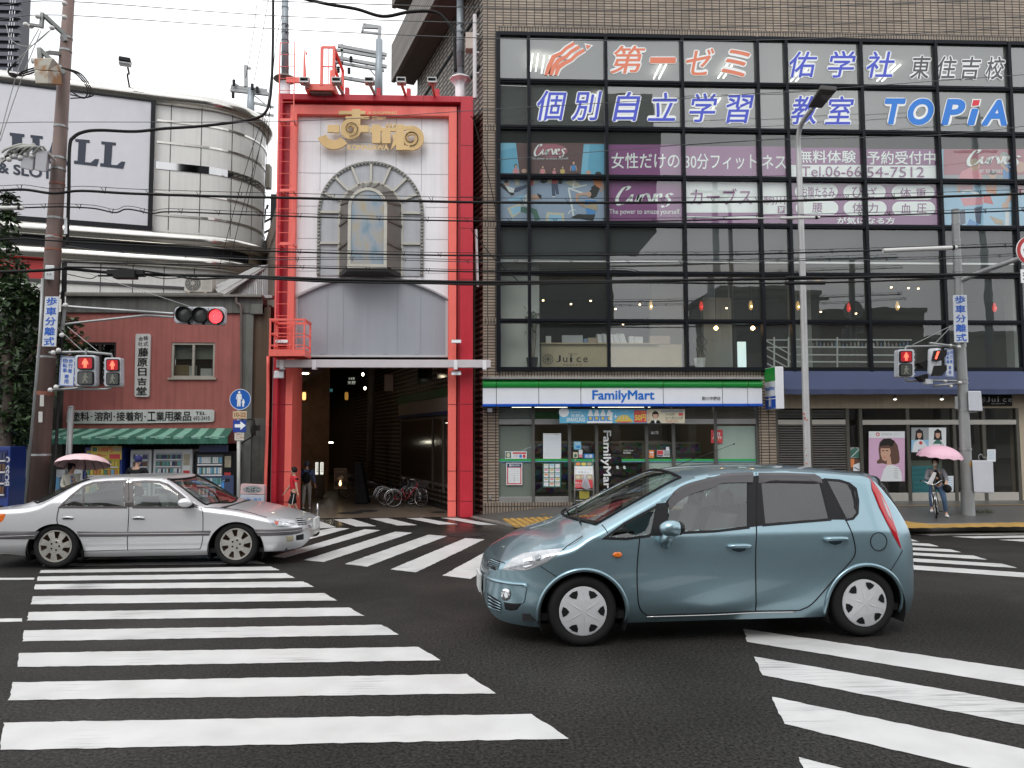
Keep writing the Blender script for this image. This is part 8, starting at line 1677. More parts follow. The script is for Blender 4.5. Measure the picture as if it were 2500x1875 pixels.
 def wheel(s,i,r,rim,face,w=.19,far=False,inset=.03):
  cx,cz,_=s.wh[i];o=s.off(cx,.5)+inset;o=s.W-o if far else o;ax=s.n*(1 if far else-1);c=s.pt(cx,o,r+.002)-ax*.0
  mb=MB();mb.lathe([(rim,-w+.02),(r-.03,-w),(r-.006,-w+.03),(r,-w*.55),(r-.004,-.03),(r-.02,-.008),(r-.05,0),(rim+.012,-.008),(rim,-.02)],c,ax,40);t=mb.build('wheel',TYR,s.r,smooth=True)
  if far:return
  mb=MB();mb.lathe([(rim,-.022),(rim*.97,-.006),(rim*.93,-.012),(rim*.9,-.05),(0,-.05)],c,ax,40);mb.build('rim',face[1],t,smooth=True)
  u=s.e;w_=Vector((0,0,1));P=lambda rr,a,d=0:c+(u*math.cos(a)+w_*math.sin(a))*rr+ax*d
  return t,P,c,ax
TEAL=mat('metallic_teal',(.275,.405,.46),.3,.78,var=.03,vs=30,coat=.9)
CG=glass('car_glass',(.8,.88,.85),.09);CGD=glass('tinted_glass',(.16,.16,.165),.09)
k7,k8=.30136,.30136
R7=lambda*P:[(1150+x*k7,1100+y*k7)for x,y in P];R8=lambda*P:[(1700+x*k8,1100+y*k8)for x,y in P]
c=Car('hatchback_car','metallic teal five door hatchback with star shaped wheel covers, largest car in the street',(1426,1584),(2111,1560),1.68,.93,.34,((-.74,.8,.6),(3.02,.45,.35)),TEAL,CG)
x0=c.px(1180,1420,.62)[0];x1=c.px(2223,1425,.3)[0];c.plan=((x0,.85,.62),(x1,.5,.32))
fg=R7((1600,660),(1590,560),(1600,420),(1680,330),(1780,285),(1991,240))+R8((120,225),(300,215),(420,212),(412,612),(150,642))
qt=R7((1115,700),(1250,600),(1400,520),(1492,470),(1462,655),(1440,680),(1250,705))
rg=R8((500,222),(700,222),(960,225),(1000,262),(1050,400),(1072,548),(800,570),(551,592))
qr=R8((1062,245),(1160,252),(1235,275),(1282,312),(1300,400),(1295,500),(1262,540),(1216,548),(1140,400))
c.holes=[fg,qt,rg,qr]
fd=R7((1368,690),(1345,950),(1352,1200),(1375,1290),(1420,1330))+R8((200,1312),(478,1300),(483,180),(300,172),(0,205))+R7((1800,228),(1640,300),(1540,400),(1500,600))
rd=R8((483,180),(478,1300),(800,1295),(860,1283),(940,1240),(1100,1060),(1230,920),(1285,830),(1270,700),(1215,565),(1090,300),(1010,205),(960,180))
c.doors=[fd,rd]
edge=[(1180,1410,.62),(1188,1388,.6),(1200,1372,.55),(1235,1358,.42),(1290,1346,.27),(1350,1338,.16),(1395,1326,.13),(1430,1303,.13),(1469,1279,.17),(1530,1243,.21),(1590,1208,.26),(1640,1180,.29),(1690,1161,.3),(1770,1149,.31),(1836,1146,.31),(1920,1145,.31),(2000,1150,.31),(2060,1155,.31),(2104,1161,.34),(2130,1192,.36),(2155,1232,.38),(2182,1285,.38),(2200,1335,.38),(2208,1368,.38),(2219,1392,.35),(2223,1412,.35)]
cen=[(1176,1405,.84),(1185,1383,.84),(1196,1362,.84),(1222,1331,.84),(1255,1308,.84),(1300,1288,.84),(1349,1273,.84),(1372,1262,.84),(1430,1233,.84),(1510,1190,.84),(1584,1157,.84),(1632,1145,.84),(1700,1136.5,.84),(1790,1133.5,.84),(1911,1135,.84),(2001,1143,.84),(2080,1152,.84),(2112,1158,.84),(2140,1195,.84),(2165,1240,.84),(2190,1300,.84),(2206,1362,.84),(2220,1392,.84),(2223,1410,.84)]
bot=[(1178,1430,.62),(1183,1462,.6),(1193,1484,.5),(1212,1507,.4),(1245,1523,.25),(1322,1537,.08),(1424,1530,.06),(1524,1523,.05),(1700,1517,.05),(1900,1511,.05),(2019,1507,.05),(2110,1500,.05),(2190,1493,.15),(2214,1488,.3),(2223,1450,.35)]
S_=lambda u,v,o:c.px(u,v,o)[0]
c.body(edge,cen,bot,[(1426,1503,.375),(2117,1483,.365)],(S_(1462,1285,.2),S_(1378,1262,.84),S_(1662,1170,.3),S_(1612,1149,.84)),(S_(2118,1172,.36),S_(2118,1166,.84),S_(2180,1282,.38),S_(2180,1276,.84)))
for far in(False,True):
 for pl,g in((fg,CG),(qt,CG),(rg,CGD),(qr,CGD)):mb=MB();c.patch(mb,pl,.001,far=far);mb.build('window',g,c.r,smooth=True)
for far in(False,True):
 mb=MB()
 for pl in(fg,qt,rg,qr):c.ringband(mb,pl,.022,.004,far)
 c.patch(mb,R8((408,205),(408,625),(560,605),(520,205)),.003,far=far);c.patch(mb,R8((985,225),(1070,560),(1200,560),(1135,400),(1040,230)),.003,far=far);c.patch(mb,R7((1500,430),(1450,690),(1600,690),(1590,420)),.003,far=far)
 mb.build('window_trim',BLKT,c.r)
VIS=mat('smoke_visor',(.05,.045,.05),.18,var=.05,coat=.5)
mb=MB();c.strip(mb,R7((1590,420),(1640,330),(1760,262),(1991,203))+R8((200,188),(330,178),(455,174)),R7((1612,478),(1690,405),(1800,345),(1960,298))+R8((200,264),(330,258),(452,256)),.016);c.patch(mb,R8((500,178),(700,178),(955,188),(1005,215),(1020,262),(960,268),(700,262),(500,262)),.016);mb.build('window_visor',VIS,c.r,smooth=True)
mb=MB();c.line(mb,fd[:5],.005);c.line(mb,R7((1420,1335))+R8((200,1315),(478,1302),(800,1297),(860,1285),(940,1240),(1100,1060),(1230,920),(1287,830),(1270,700),(1212,562)),.005);c.line(mb,R8((478,1302),(481,800),(483,180)),.005);c.line(mb,R7((1060,602),(1108,668)),.004);c.line(mb,R7((560,935),(720,1040)),.003);c.line(mb,R7((905,690),(760,790),(740,800)),.004);c.line(mb,R8((1670,810),(1560,990)),.003);c.line(mb,R8(*[(1477+66*math.cos(i*.35),738+74*math.sin(i*.35))for i in range(19)]),.004,2);c.line(mb,R7((165,880),(275,912)),.004);mb.build('panel_gap',RUB,c.r,smooth=True)
mb=MB();c.line(mb,R7((1420,1345))+R8((100,1330),(478,1312),(800,1305)),.006,ex=.012);mb.build('sill_highlight',mat('chrome_strip',(.6,.6,.6),.25,.8,var=0),c.r,smooth=True)
for i,(u,v,r)in enumerate(((1426,1503,.375),(2117,1483,.365))):
 mb=MB();cx,cz,rr=c.wh[i];mb.tube([c.sz(cx+(rr+.008)*math.cos(a),cz+(rr+.008)*math.sin(a),.004)for a in[k*math.pi*1.13/30-.2 for k in range(31)]],.018,8);mb.build('arch_lip',TEAL,c.r,smooth=True)
for j,pl in enumerate((R7((1995,0))[:0]+R8((265,765),(345,742),(425,757),(400,810),(345,826),(290,808)),R8((1050,705),(1125,685),(1200,700),(1180,748),(1125,768),(1075,750)))):
 h=c.do[j];x,y=sum(p[0]for p in pl)/6,sum(p[1]for p in pl)/6;mb=MB();c.patch(mb,[(x+(a-x)*.9,y+2+(b-y)*.8)for a,b in pl],.002);ORG[h.name]=ORG[c.r.name];mb.build('handle_recess',mat('teal_shadow_gap',(.03,.055,.07),.4,.3,var=0),h);mb=MB();P=[c.sp(x-23,y-3.5,.03),c.sp(x-12,y-4.5,.045),c.sp(x+12,y-5,.045),c.sp(x+23,y-4,.03)];mb.tube(smooth_path([c.sp(x-25,y-2,.004)]+P+[c.sp(x+25,y-3,.004)],4),.019,8);mb.build('handle',TEAL,h,smooth=True)
mb=MB();c.patch(mb,R7((1142,843),(1160,822),(1210,822),(1225,843),(1210,864),(1160,864)),.02,4);mb.build('side_repeater',mat('amber_lens',(.7,.17,.02),.15,var=0,coat=.6),c.r,smooth=True)
mr=c.pt(c.px(1640,1290,-.1)[0],-.1,c.px(1640,1290,-.1)[1]);mb=MB();rot=Matrix.Rotation(math.atan2(c.e.y,c.e.x),3,'Z');mb.ell(mr,.108,.07,.072,20,14,rot=rot);o=mb.build('wing_mirror',TEAL,c.r,smooth=True);mb=MB();mb.tube([c.sp(1630,1330,.0),c.pt(c.px(1622,1318,-.05)[0],-.05,c.px(1622,1318,-.05)[1]),mr-Vector((0,0,.045))],[.045,.05,.045],10);mb.build('mirror_foot',TEAL,o,smooth=True);mb=MB();mb.ell(mr+c.e*.06,.055,.06,.06,14,10,rot=rot);mb.build('mirror_glass',BLKT,o,smooth=True)
HLG=mat('headlight_clear',(.5,.52,.54),.12,.35,var=.35,vs=14,coat=1);HLS=mat('headlight_reflector',(.75,.77,.8),.1,.9,var=.1,vs=20)
hlp=R7((248,963),(290,915),(340,868),(430,828),(590,803),(742,792),(700,845),(620,900),(540,940),(440,974),(340,972));mb=MB();c.patch(mb,hlp,.008,5);h=mb.build('headlight',HLG,c.r,smooth=True)
ORG[h.name]=ORG[c.r.name];mb=MB();c.patch(mb,R7((405,870),(500,850),(505,905),(410,915)),.012,2);c.patch(mb,R7((570,845),(680,820),(640,865),(575,885)),.012,2);c.patch(mb,R7((405,935),(520,915),(500,940),(420,965)),.012,2);mb.build('reflector',HLS,h,smooth=True);mb=MB();c.patch(mb,R7((510,860),(545,835),(570,850),(560,890),(520,895)),.015,3);mb.build('bulb_lens',mat('projector',(.3,.32,.34),.05,.6,var=0),h,smooth=True)
hlf=MB();c.patch(hlf,hlp,.008,5,far=True);hlf.build('headlight',HLG,c.r,smooth=True)
TLR=mat('tail_red',(.5,.012,.02),.12,var=.08,vs=9,coat=1);mb=MB();c.patch(mb,R8((1375,200),(1402,215),(1440,262),(1500,350),(1560,470),(1610,610),(1640,715),(1660,800),(1640,770),(1590,680),(1540,580),(1480,460),(1420,310)),.012,4);tl=mb.build('tail_light',TLR,c.r,smooth=True);ORG[tl.name]=ORG[c.r.name]
mb=MB();c.patch(mb,R8((1475,330),(1530,430),(1575,540),(1590,590),(1560,560),(1510,440)),.016,3);mb.build('clear_lens',mat('tail_clear',(.5,.42,.44),.1,.2,var=.1,coat=1),tl,smooth=True)
mb=MB();c.patch(mb,R7((162,872),(200,885),(240,905),(222,945),(200,972),(150,955),(128,930)),.004,3);mb.build('grille',mat('grille_black',(.015,.016,.018),.4,var=.3,vs=60),c.r);mb=MB()
for i in range(5):c.line(mb,R7((158-i*5,880+i*16),(232-i*4,912+i*12)),.005,ex=.01,smooth=False)
mb.build('grille_bar',TEAL,c.r)
mb=MB();c.patch(mb,R7((265,1228),(340,1238),(412,1238),(372,1290),(320,1297),(275,1285)),.004,3);c.patch(mb,R7((130,1152),(190,1190),(245,1225),(242,1312),(190,1290),(140,1240)),.004,3);mb.build('lower_grille',BLKT,c.r);mb=MB()
for i in range(4):c.line(mb,R7((140,1180+i*28),(240,1240+i*20)),.006,ex=.012,smooth=False)
mb.build('lower_bar',TEAL,c.r)
mb=MB();c.patch(mb,R7(*[(280+40*math.cos(i*.45),1166+50*math.sin(i*.45))for i in range(14)]),.02,3);mb.build('fog_lamp',HLS,c.r,smooth=True);mb=MB();c.line(mb,R7((102,1015),(220,1058),(350,1078),(430,1085),(446,1105)),.016,ex=.012);c.line(mb,R7((445,1110),(432,1200),(412,1235)),.007,ex=.006);mb.build('bumper_ridge',TEAL,c.r,smooth=True)
mb=MB();mb.hexa([c.pt(x0-.012+i*0,o,zz)for i,(o,zz)in enumerate(((.67,.33),(1.01,.33),(1.01,.36),(.67,.36)))]+[c.pt(x0-.03,o,zz)for o,zz in((.67,.5),(1.01,.5),(1.01,.51),(.67,.51))]);q_=[c.pt(x0-.035,.67,.36),c.pt(x0-.035,1.01,.36),c.pt(x0-.035,1.01,.52),c.pt(x0-.035,.67,.52)];mb.prism(q_,c.e*.02);mb.build('number_plate',PLT,c.r)
HUB=mat('hub_silver',(.66,.67,.69),.35,.25,var=.05)
for i in(0,1):
 t,P,ctr,ax=c.wheel(i,.302,.205,(None,mat('rim_dark',(.03,.03,.032),.5,var=.1)));ORG[t.name]=ORG[c.r.name];mb=MB();a0=.52 if i==0 else.75
 mb.lathe([(.207,-.012),(.2,.0),(.17,.004),(.1,.012),(0,.016)],ctr,ax,48,0)
 for kq in range(6):
  a=a0+kq*math.pi/3+math.pi/6;mb.add([P(.122,a,.0135),P(.15,a-.2,.0095),P(.182,a-.24,.0055),P(.188,a,.0045),P(.182,a+.24,.0055),P(.15,a+.2,.0095)],[(0,1,2,3,4,5)],1)
  a=a0+kq*math.pi/3;mb.add([P(.015,a,.021),P(.06,a-.12,.0155),P(.185,a,.0075),P(.06,a+.12,.0155)],[(0,1,2),(0,2,3)],0)
 mb.lathe([(.206,-.012),(.207,-.004),(.196,-.003),(.19,-.012)],ctr,ax,40);mb.build('wheel_cover',[HUB,RUB],t)
 c.wheel(i,.302,.205,None,far=True)
SEAT=mat('seat_grey',(.07,.07,.075),.8,var=.1)
for x,o in((1.15,.45),(1.15,1.22),(2.15,.84)):
 mb=MB();w=.25 if x<2 else.6;mb.hexa([c.pt(x+a,o+b,zz)for a,b,zz in((.0,-w,.5),(.14,-w,.5),(.14,w,.5),(0,w,.5),(.24,-w*.85,1.08),(.34,-w*.85,1.08),(.34,w*.85,1.08),(.24,w*.85,1.08))]);mb.ell(c.pt(x+.32,o,1.2),.05,.12,.09);mb.build('seat',SEAT,c.r,bev=.03)
mb=MB();mb.hexa([c.pt(a,b,zz)for a,b,zz in((.15,.2,.6),(.55,.2,.6),(.55,1.48,.6),(.15,1.48,.6),(.0,.2,.93),(.5,.2,.95),(.5,1.48,.95),(.0,1.48,.93))]);mb.lathe([(.17,0),(.185,.012),(.17,.024)],c.pt(.68,1.22,.93),(-.9,0,.45),20);mb.build('dashboard',CABIN,c.r)
mb=MB();xa=S_(1385,1262,.84)
for f0,f1,dx in((.15,.5,.05),(.5,.9,.05)):mb.tube([c.top(c.ws[1]+.03+.03*(2*f0-1)**2,f0)+Vector((0,0,.02)),c.top(c.ws[1]+.07,(f0+f1)/2)+Vector((0,0,.025)),c.top(c.ws[1]+.12,f1)+Vector((0,0,.02))],.009,6)
mb.tube([c.top(c.ws[0]-.03,.06)+Vector((0,0,.012)),c.top(c.ws[1]+.02,.3)+Vector((0,0,.02))],.012,6);mb.build('wiper',BLKT,c.r,smooth=True)
mb=MB();mb.tube([PY(1648,1138,7.3),PY(1792,1084,7.35)],[.004,.002],5);mb.ell(PY(1792,1084,7.35),.008,.008,.008);mb.build('antenna',BLKT,c.r)
SILV=mat('metallic_silver',(.72,.725,.74),.34,.55,var=.03,vs=30,coat=.8);GREYB=mat('bumper_grey',(.14,.135,.14),.4,.3,var=.05)
k6=.36166
R6=lambda*P:[(x*k6,1100+y*k6)for x,y in P];RC_=lambda*P:[(100+x*.22604,1080+y*.22604)for x,y in P]
c=Car('saloon_car','silver four door saloon with grey side mouldings in front of the vending machines',(133,1390),(575,1384),1.69,.9,.42,((-1.1,.5,.3),(3.4,.6,.5)),SILV,CG)
S_=lambda u,v,o:c.px(u,v,o)[0]
x1=S_(757,1295,.45);c.plan=((-1.05,.35,.25),(x1,.6,.5))
fw=RC_((1010,690),(1000,440),(1120,432),(1270,438),(1360,470),(1480,560),(1640,690));rw_=RC_((232,688),(330,590),(460,486),(560,450),(720,436),(905,430),(905,690))
c.holes=[fw,rw_];c.doors=[RC_((950,395),(952,700))+R6((862,670),(1100,668),(1350,664),(1368,600),(1370,420),(1352,385))+RC_((1640,640),(1420,430),(1300,395)),RC_((950,395),(952,700))+R6((862,670),(700,675),(550,680),(520,600),(440,535),(390,490),(398,390))+RC_((300,590),(450,470),(600,415))]
edge=[(-140,1255,.25),(0,1244,.1),(60,1240,.1),(98,1233,.12),(125,1222,.16),(160,1203,.22),(195,1184,.28),(230,1171,.31),(280,1165,.33),(330,1164,.33),(385,1165,.32),(410,1169,.3),(440,1188,.25),(470,1212,.2),(497,1234,.14),(520,1239,.12),(579,1247,.12),(630,1256,.16),(690,1268,.28),(735,1275,.4),(752,1282,.45),(757,1290,.48)]
cen=[(-140,1236,.84),(0,1236,.84),(60,1230,.84),(95,1225,.84),(150,1198,.84),(190,1178,.84),(230,1164,.84),(260,1160,.84),(326,1158.5,.84),(400,1160,.84),(440,1164,.84),(473,1171,.84),(520,1197,.84),(566,1225,.84),(579,1229,.84),(651,1236.5,.84),(705,1247,.84),(742,1260,.84),(752,1270,.84),(757,1284,.84)]
bot=[(-140,1352,.2),(0,1353,.06),(66,1358,.05),(192,1361,.05),(350,1359,.05),(510,1356,.05),(575,1352,.05),(636,1347,.08),(690,1341,.25),(735,1333,.4),(752,1322,.45),(757,1312,.48)]
c.body(edge,cen,bot,[(131,1346,.37),(574,1341,.375)],(S_(408,1167,.3),S_(462,1170,.84),S_(497,1234,.15),S_(568,1226,.84)),(S_(102,1232,.13),S_(98,1225,.84),S_(232,1171,.31),S_(222,1166,.84)))
CGS=glass('saloon_glass',(.75,.85,.81),.11)
for far in(False,True):
 for pl in(fw,rw_):mb=MB();c.patch(mb,pl,.001,far=far);mb.build('window',CGS,c.r,smooth=True)
tr=mat('taupe_trim',(.09,.08,.08),.4,.2,var=.06)
for far in(False,True):
 mb=MB()
 for pl in(fw,rw_):c.ringband(mb,pl,.03,.004,far)
 c.patch(mb,RC_((900,395),(905,700),(1012,700),(1000,395)),.005,far=far);c.patch(mb,RC_((1480,545),(1490,695),(1715,692)),.006,far=far);c.patch(mb,RC_((455,480),(450,690),(470,690),(474,478)),.006,far=far)
 mb.build('window_trim',tr,c.r)
mb=MB();c.line(mb,RC_((952,395),(950,700))+R6((862,670)),.005);c.line(mb,R6((1355,388),(1370,430),(1367,600),(1350,665)),.005);c.line(mb,R6((398,385),(385,480),(430,535),(515,600),(548,680)),.005);c.line(mb,R6((548,680),(860,672),(1350,664)),.004);c.line(mb,R6((1700,525),(1740,660)),.004);c.line(mb,R6((1380,385),(1600,398),(1800,450)),.004);mb.build('panel_gap',RUB,c.r,smooth=True)
mb=MB();c.patch(mb,R6((520,546),(860,546),(1425,541),(1412,574),(860,580),(535,583)),.012,3);c.patch(mb,R6((-300,545),(0,545),(268,545),(232,598),(0,598),(-300,598)),.014,3);c.patch(mb,R6((1712,532),(1860,530),(2000,520),(2075,512),(2080,540),(2010,562),(1860,575),(1745,577)),.014,4);mb.build('side_moulding',GREYB,c.r,smooth=True)
mb=MB();c.line(mb,R6((522,562),(860,562),(1418,557)),.006,ex=.016);c.line(mb,R6((-200,572),(240,572)),.006,ex=.018);c.line(mb,R6((1730,550),(1990,542),(2080,525)),.006,ex=.018);mb.build('moulding_strip',mat('strip_silver',(.4,.38,.38),.3,.6,var=0),c.r,smooth=True)
for j,(xa,xb,y)in enumerate(((898,976,457),(425,494,456))):
 d=c.do[j];ORG[d.name]=ORG[c.r.name];mb=MB();c.patch(mb,R6((xa,y-8),(xb,y-8),(xb,y+9),(xa,y+9)),.003,2);mb.build('handle_recess',BLKT,d);mb=MB();mb.tube([c.sp(*R6((xa-2,y-3))[0],.01),c.sp(*R6(((xa+xb)/2,y-8))[0],.025),c.sp(*R6((xb+2,y-3))[0],.01)],.012,8);mb.build('handle',SILV,d,smooth=True)
mr=c.pt(S_(452,1227,-.1),-.1,c.px(452,1227,-.1)[1]);mb=MB();mb.ell(mr,.1,.07,.062,18,12);o=mb.build('wing_mirror',SILV,c.r,smooth=True);ORG[o.name]=ORG[c.r.name];mb=MB();mb.tube([c.sp(470,1235,0),mr-Vector((-.02,-.04,.04))],.03,8);mb.build('mirror_foot',BLKT,o,smooth=True)
mb=MB();c.patch(mb,R6((1806,462),(1900,461),(1985,466),(1998,502),(1960,512),(1890,514),(1848,512)),.01,4);h=mb.build('headlight',HLG,c.r,smooth=True);ORG[h.name]=ORG[c.r.name];mb=MB();c.patch(mb,R6((1850,472),(1885,470),(1885,500),(1862,503)),.016,2);mb.build('indicator_lens',mat('indicator_red',(.55,.12,.1),.15,var=0),h);mb=MB();c.patch(mb,R6((1895,472),(1975,472),(1982,500),(1900,506)),.014,2);mb.build('reflector',HLS,h)
mb=MB();c.patch(mb,R6((1998,458),(2040,455),(2060,470),(2062,500),(2010,506)),.006,3);mb.build('grille',BLKT,c.r);mb=MB()
for i in range(3):c.line(mb,R6((2002,466+i*14),(2060,462+i*14)),.006,ex=.014,smooth=False)
mb.build('grille_bar',SILV,c.r)
mb=MB();c.patch(mb,R6((1932,578),(1980,575),(1980,610),(1938,614)),.006,2);mb.build('fog_lamp',mat('fog_amber',(.4,.37,.25),.2,.2,var=.1),c.r);mb=MB();c.patch(mb,R6((1998,572),(2050,562),(2050,600),(2000,606)),.004,2);mb.build('bumper_slot',BLKT,c.r)
mb=MB();mb.hexa([c.pt(x1+.0,.68,.42),c.pt(x1+.03,.68,.42),c.pt(x1+.03,1.01,.42),c.pt(x1,1.01,.42),c.pt(x1,.68,.58),c.pt(x1+.03,.68,.58),c.pt(x1+.03,1.01,.58),c.pt(x1,1.01,.58)]);mb.build('number_plate',PLT,c.r)
mb=MB();c.patch(mb,R6((-120,425),(0,425),(40,426),(22,470),(0,488),(-120,488)),.008,2);mb.build('tail_light',mat('tail_amber',(.75,.16,.02),.15,var=0,coat=.8),c.r)
ALW=mat('alloy_worn',(.4,.385,.35),.4,.45,var=.15,vs=10)
for i in(0,1):
 t,P,ctr,ax=c.wheel(i,.305,.215,(None,mat('rim_rust',(.09,.05,.03),.6,.3,var=.4)));ORG[t.name]=ORG[c.r.name];mb=MB();a0=.3 if i else.1
 for kq in range(7):
  a=a0+kq*2*math.pi/7;w=.2;mb.add([P(.03,a-.4,.0),P(.11,a-.3,.002),P(.2,a-w,-.008),P(.2,a+w+.08,-.008),P(.11,a+.3,.002),P(.03,a+.4,0)],[tuple(range(6))]);mb.add([P(.085,a+.25,.001),P(.11,a+.3,.002),P(.11,a+.5976,.002),P(.085,a+.6,.001)],[(0,1,2,3)])
 mb.lathe([(.216,-.014),(.218,-.004),(.2,-.004),(.194,-.014)],ctr,ax,40);mb.lathe([(.09,-.004),(.08,.003),(0,.004)],ctr,ax,24)
 for kq in range(5):mb.lathe([(.014,.004),(.014,.006),(0,.006)],P(.055,kq*1.2566,0),ax,8,1)
 mb.build('alloy_face',[ALW,BLKT],t);c.wheel(i,.305,.215,None,far=True)
for x,o in((1.45,.42),(1.45,1.25),(.35,.84)):
 mb=MB();w=.25 if x>1 else.62;mb.hexa([c.pt(x+a,o+b,zz)for a,b,zz in((.0,-w,.45),(.16,-w,.45),(.16,w,.45),(0,w,.45),(-.2,-w*.85,1.0),(-.08,-w*.85,1.0),(-.08,w*.85,1.0),(-.2,w*.85,1.0))]);mb.ell(c.pt(x-.14,o,1.1),.05,.12,.08);mb.build('seat',mat('seat_taupe',(.16,.17,.17),.8,var=.1),c.r,bev=.03)
mb=MB();mb.hexa([c.pt(a,b,zz)for a,b,zz in((1.75,.2,.5),(2.1,.2,.5),(2.1,1.48,.5),(1.75,1.48,.5),(1.8,.2,.8),(2.2,.2,.8),(2.2,1.48,.8),(1.8,1.48,.8))]);mb.lathe([(.17,0),(.185,.012),(.17,.024)],c.pt(1.72,1.22,.8),(.9,0,.45),20);mb.build('dashboard',CABIN,c.r)
mb=MB();mb.tube([c.top(c.ws[3]-.04,.45)+Vector((0,0,.015)),c.top(c.ws[2]+.13,.2)+Vector((0,0,.02))],.008,6);mb.build('wiper',BLKT,c.r)
CAR2=c
# people and bicycles
SKIN=mat('skin',(.5,.3,.22),.5,var=.05);HAIR=mat('hair_black',(.018,.015,.014),.5,var=.1)
def skin(name,chains,m,parent,sub=1):
 V=[];R_=[];E=[];K={}
 for ch in chains:
  pv=None
  for p,r in ch:
   k=tuple(round(a,4)for a in p)
   if k not in K:K[k]=len(V);V.append(Vector(p));R_.append(r)
   if pv is not None and pv!=K[k]:E.append((pv,K[k]))
   pv=K[k]
 me=bpy.data.meshes.new(name);me.from_pydata(V,E,[]);o=bpy.data.objects.new(name,me);COL.objects.link(o);o.parent=parent;me.materials.append(m)
 md=o.modifiers.new('skin','SKIN');md.use_smooth_shade=True
 for i,r in enumerate(R_):me.skin_vertices[0].data[i].radius=r if isinstance(r,tuple)else(r,r)
 me.skin_vertices[0].data[0].use_root=True
 s_=o.modifiers.new('sub','SUBSURF');s_.levels=sub;s_.render_levels=sub;ORG[o.name]=Vector((0,0,0));return o
def person(loc,rz,sc,lab,J,top,topm,legm,shoem,hair,sleeve=1.0,leglen=1.0,extra=None):
 t=thing('person',loc,lab,'person',local=True,rotz=rz);t.scale=(sc,sc,sc);v=lambda a:Vector(a)
 H,N,C,P=v(J['head']),v(J['neck']),v(J['chest']),v(J['pelvis'])
 ch=[[(P,(.15,.11)),(lerp(P,C,.5),(.13,.1)),(C,(.165,.11)),(N-Vector((0,0,.04)),.06),(N+Vector((0,0,.03)),.05),(H-Vector((0,0,.06)),(.062,.075)),(H+Vector((0,0,.02)),(.078,.092)),(H+Vector((0,0,.09)),(.05,.06))]]
 tops,legs=[[(P+Vector((0,0,.0)),(.168,.135)),(lerp(P,C,.5),(.155,.12)),(C,(.185,.13)),(lerp(C,N,.7),(.12,.085))]],[[(P+Vector((0,0,.06)),(.152,.12)),(P-Vector((0,0,.03)),(.165,.13))]]
 shoes=MB()
 for s_ in('l','r'):
  S,E,W_=v(J['sh'+s_]),v(J['el'+s_]),v(J['wr'+s_]);hd=(W_-E).normalized();K,A,T=v(J['kn'+s_]),v(J['an'+s_]),v(J['hip'+s_]);F=v(J['to'+s_]);palm=W_+hd*.06
  ch.append([(C,(.165,.11)),(S,.06),(lerp(S,E,.5),.047),(E,.04),(lerp(E,W_,.6),.033),(W_,.026),(palm,(.036,.022))])
  side_=hd.cross(Vector((0,1,.2))).normalized()
  for q,ln in((-.026,.07),(-.009,.085),(.009,.08),(.026,.062)):ch.append([(palm,(.036,.022)),(palm+side_*q+hd*.035,.0095),(palm+side_*q*1.2+hd*ln+Vector((0,-.012,0)),.0075)])
  ch.append([(palm,(.036,.022)),(palm+side_*.045+Vector((0,-.01,0)),.011),(palm+side_*.06+hd*.03+Vector((0,-.02,0)),.008)])
  ch.append([(P,(.15,.11)),(T,.085),(lerp(T,K,.5),.07),(K,.053),(lerp(K,A,.35),.052),(A,.034),(lerp(A,F,.5)-Vector((0,0,.03)),.035)])
  e=lerp(S,E,min(1,sleeve*2))if sleeve<.6 else lerp(E,W_,(sleeve-.5)*2*.93)
  tops.append([(C,(.185,.13)),(S,.078),(lerp(S,E,.45),.066)]+([(E,.058),(e,.045)]if sleeve>.6 else[(e,.062)]))
  a=lerp(T,K,leglen*2)if leglen<.6 else lerp(K,A,(leglen-.5)*2*.97)
  legs.append([(P-Vector((0,0,.03)),(.165,.13)),(T,.1),(lerp(T,K,.5),.085)]+([(K,.07),(a,.055)]if leglen>.6 else[(a,.09)]))
  d=(F-A);d.z=0;d=d.normalized();ry=Matrix.Rotation(math.atan2(d.y,d.x),3,'Z');shoes.ell(lerp(A,F,.45)-Vector((0,0,.045)),.135,.05,.05,12,8,rot=ry)
 skin('body',ch,SKIN,t,2);skin(top,tops,topm,t,2);skin('trousers' if leglen>.6 else 'shorts',legs,legm,t,2);shoes.build('shoes',shoem,t,smooth=True)
 f=Vector(J.get('face',(0,-1,0))).normalized();lf=f.cross(Vector((0,0,1)));mb=MB()
 for q in(-.032,.032):mb.ell(H+f*.083+lf*q+Vector((0,0,.02)),.011,.008,.007,8,6,0)
 mb.add([H+f*.085+Vector((0,0,.02)),H+f*.108-Vector((0,0,.018)),H+f*.085-lf*.014-Vector((0,0,.022)),H+f*.085+lf*.014-Vector((0,0,.022))],[(0,2,1),(0,1,3),(2,3,1)],1);mb.beam(H+f*.084+lf*.02-Vector((0,0,.045)),H+f*.084-lf*.02-Vector((0,0,.045)),.006,.008,2);mb.build('face',[HAIR,SKIN,mat('lips',(.4,.14,.12),.5,var=0)],t)
 mb=MB();ctr=H+Vector((0,0,.045))-f*.018;rotf=Matrix.Rotation(math.atan2(f.y,f.x),3,'Z')
 def hairf(a,b):
  th=a*6.283;ph=lerp(-.75,1.57,b)if abs(((th+3.14)%6.283)-3.14)>1.0 else lerp(.35,1.57,b);return ctr+rotf@Vector((.112*math.cos(ph)*math.cos(th),.098*math.cos(ph)*math.sin(th),.112*math.sin(ph)))
 mb.grid(hairf,24,8);mb.build(hair[0],hair[1],t,smooth=True)
 if extra:extra(t,H,f)
 return t
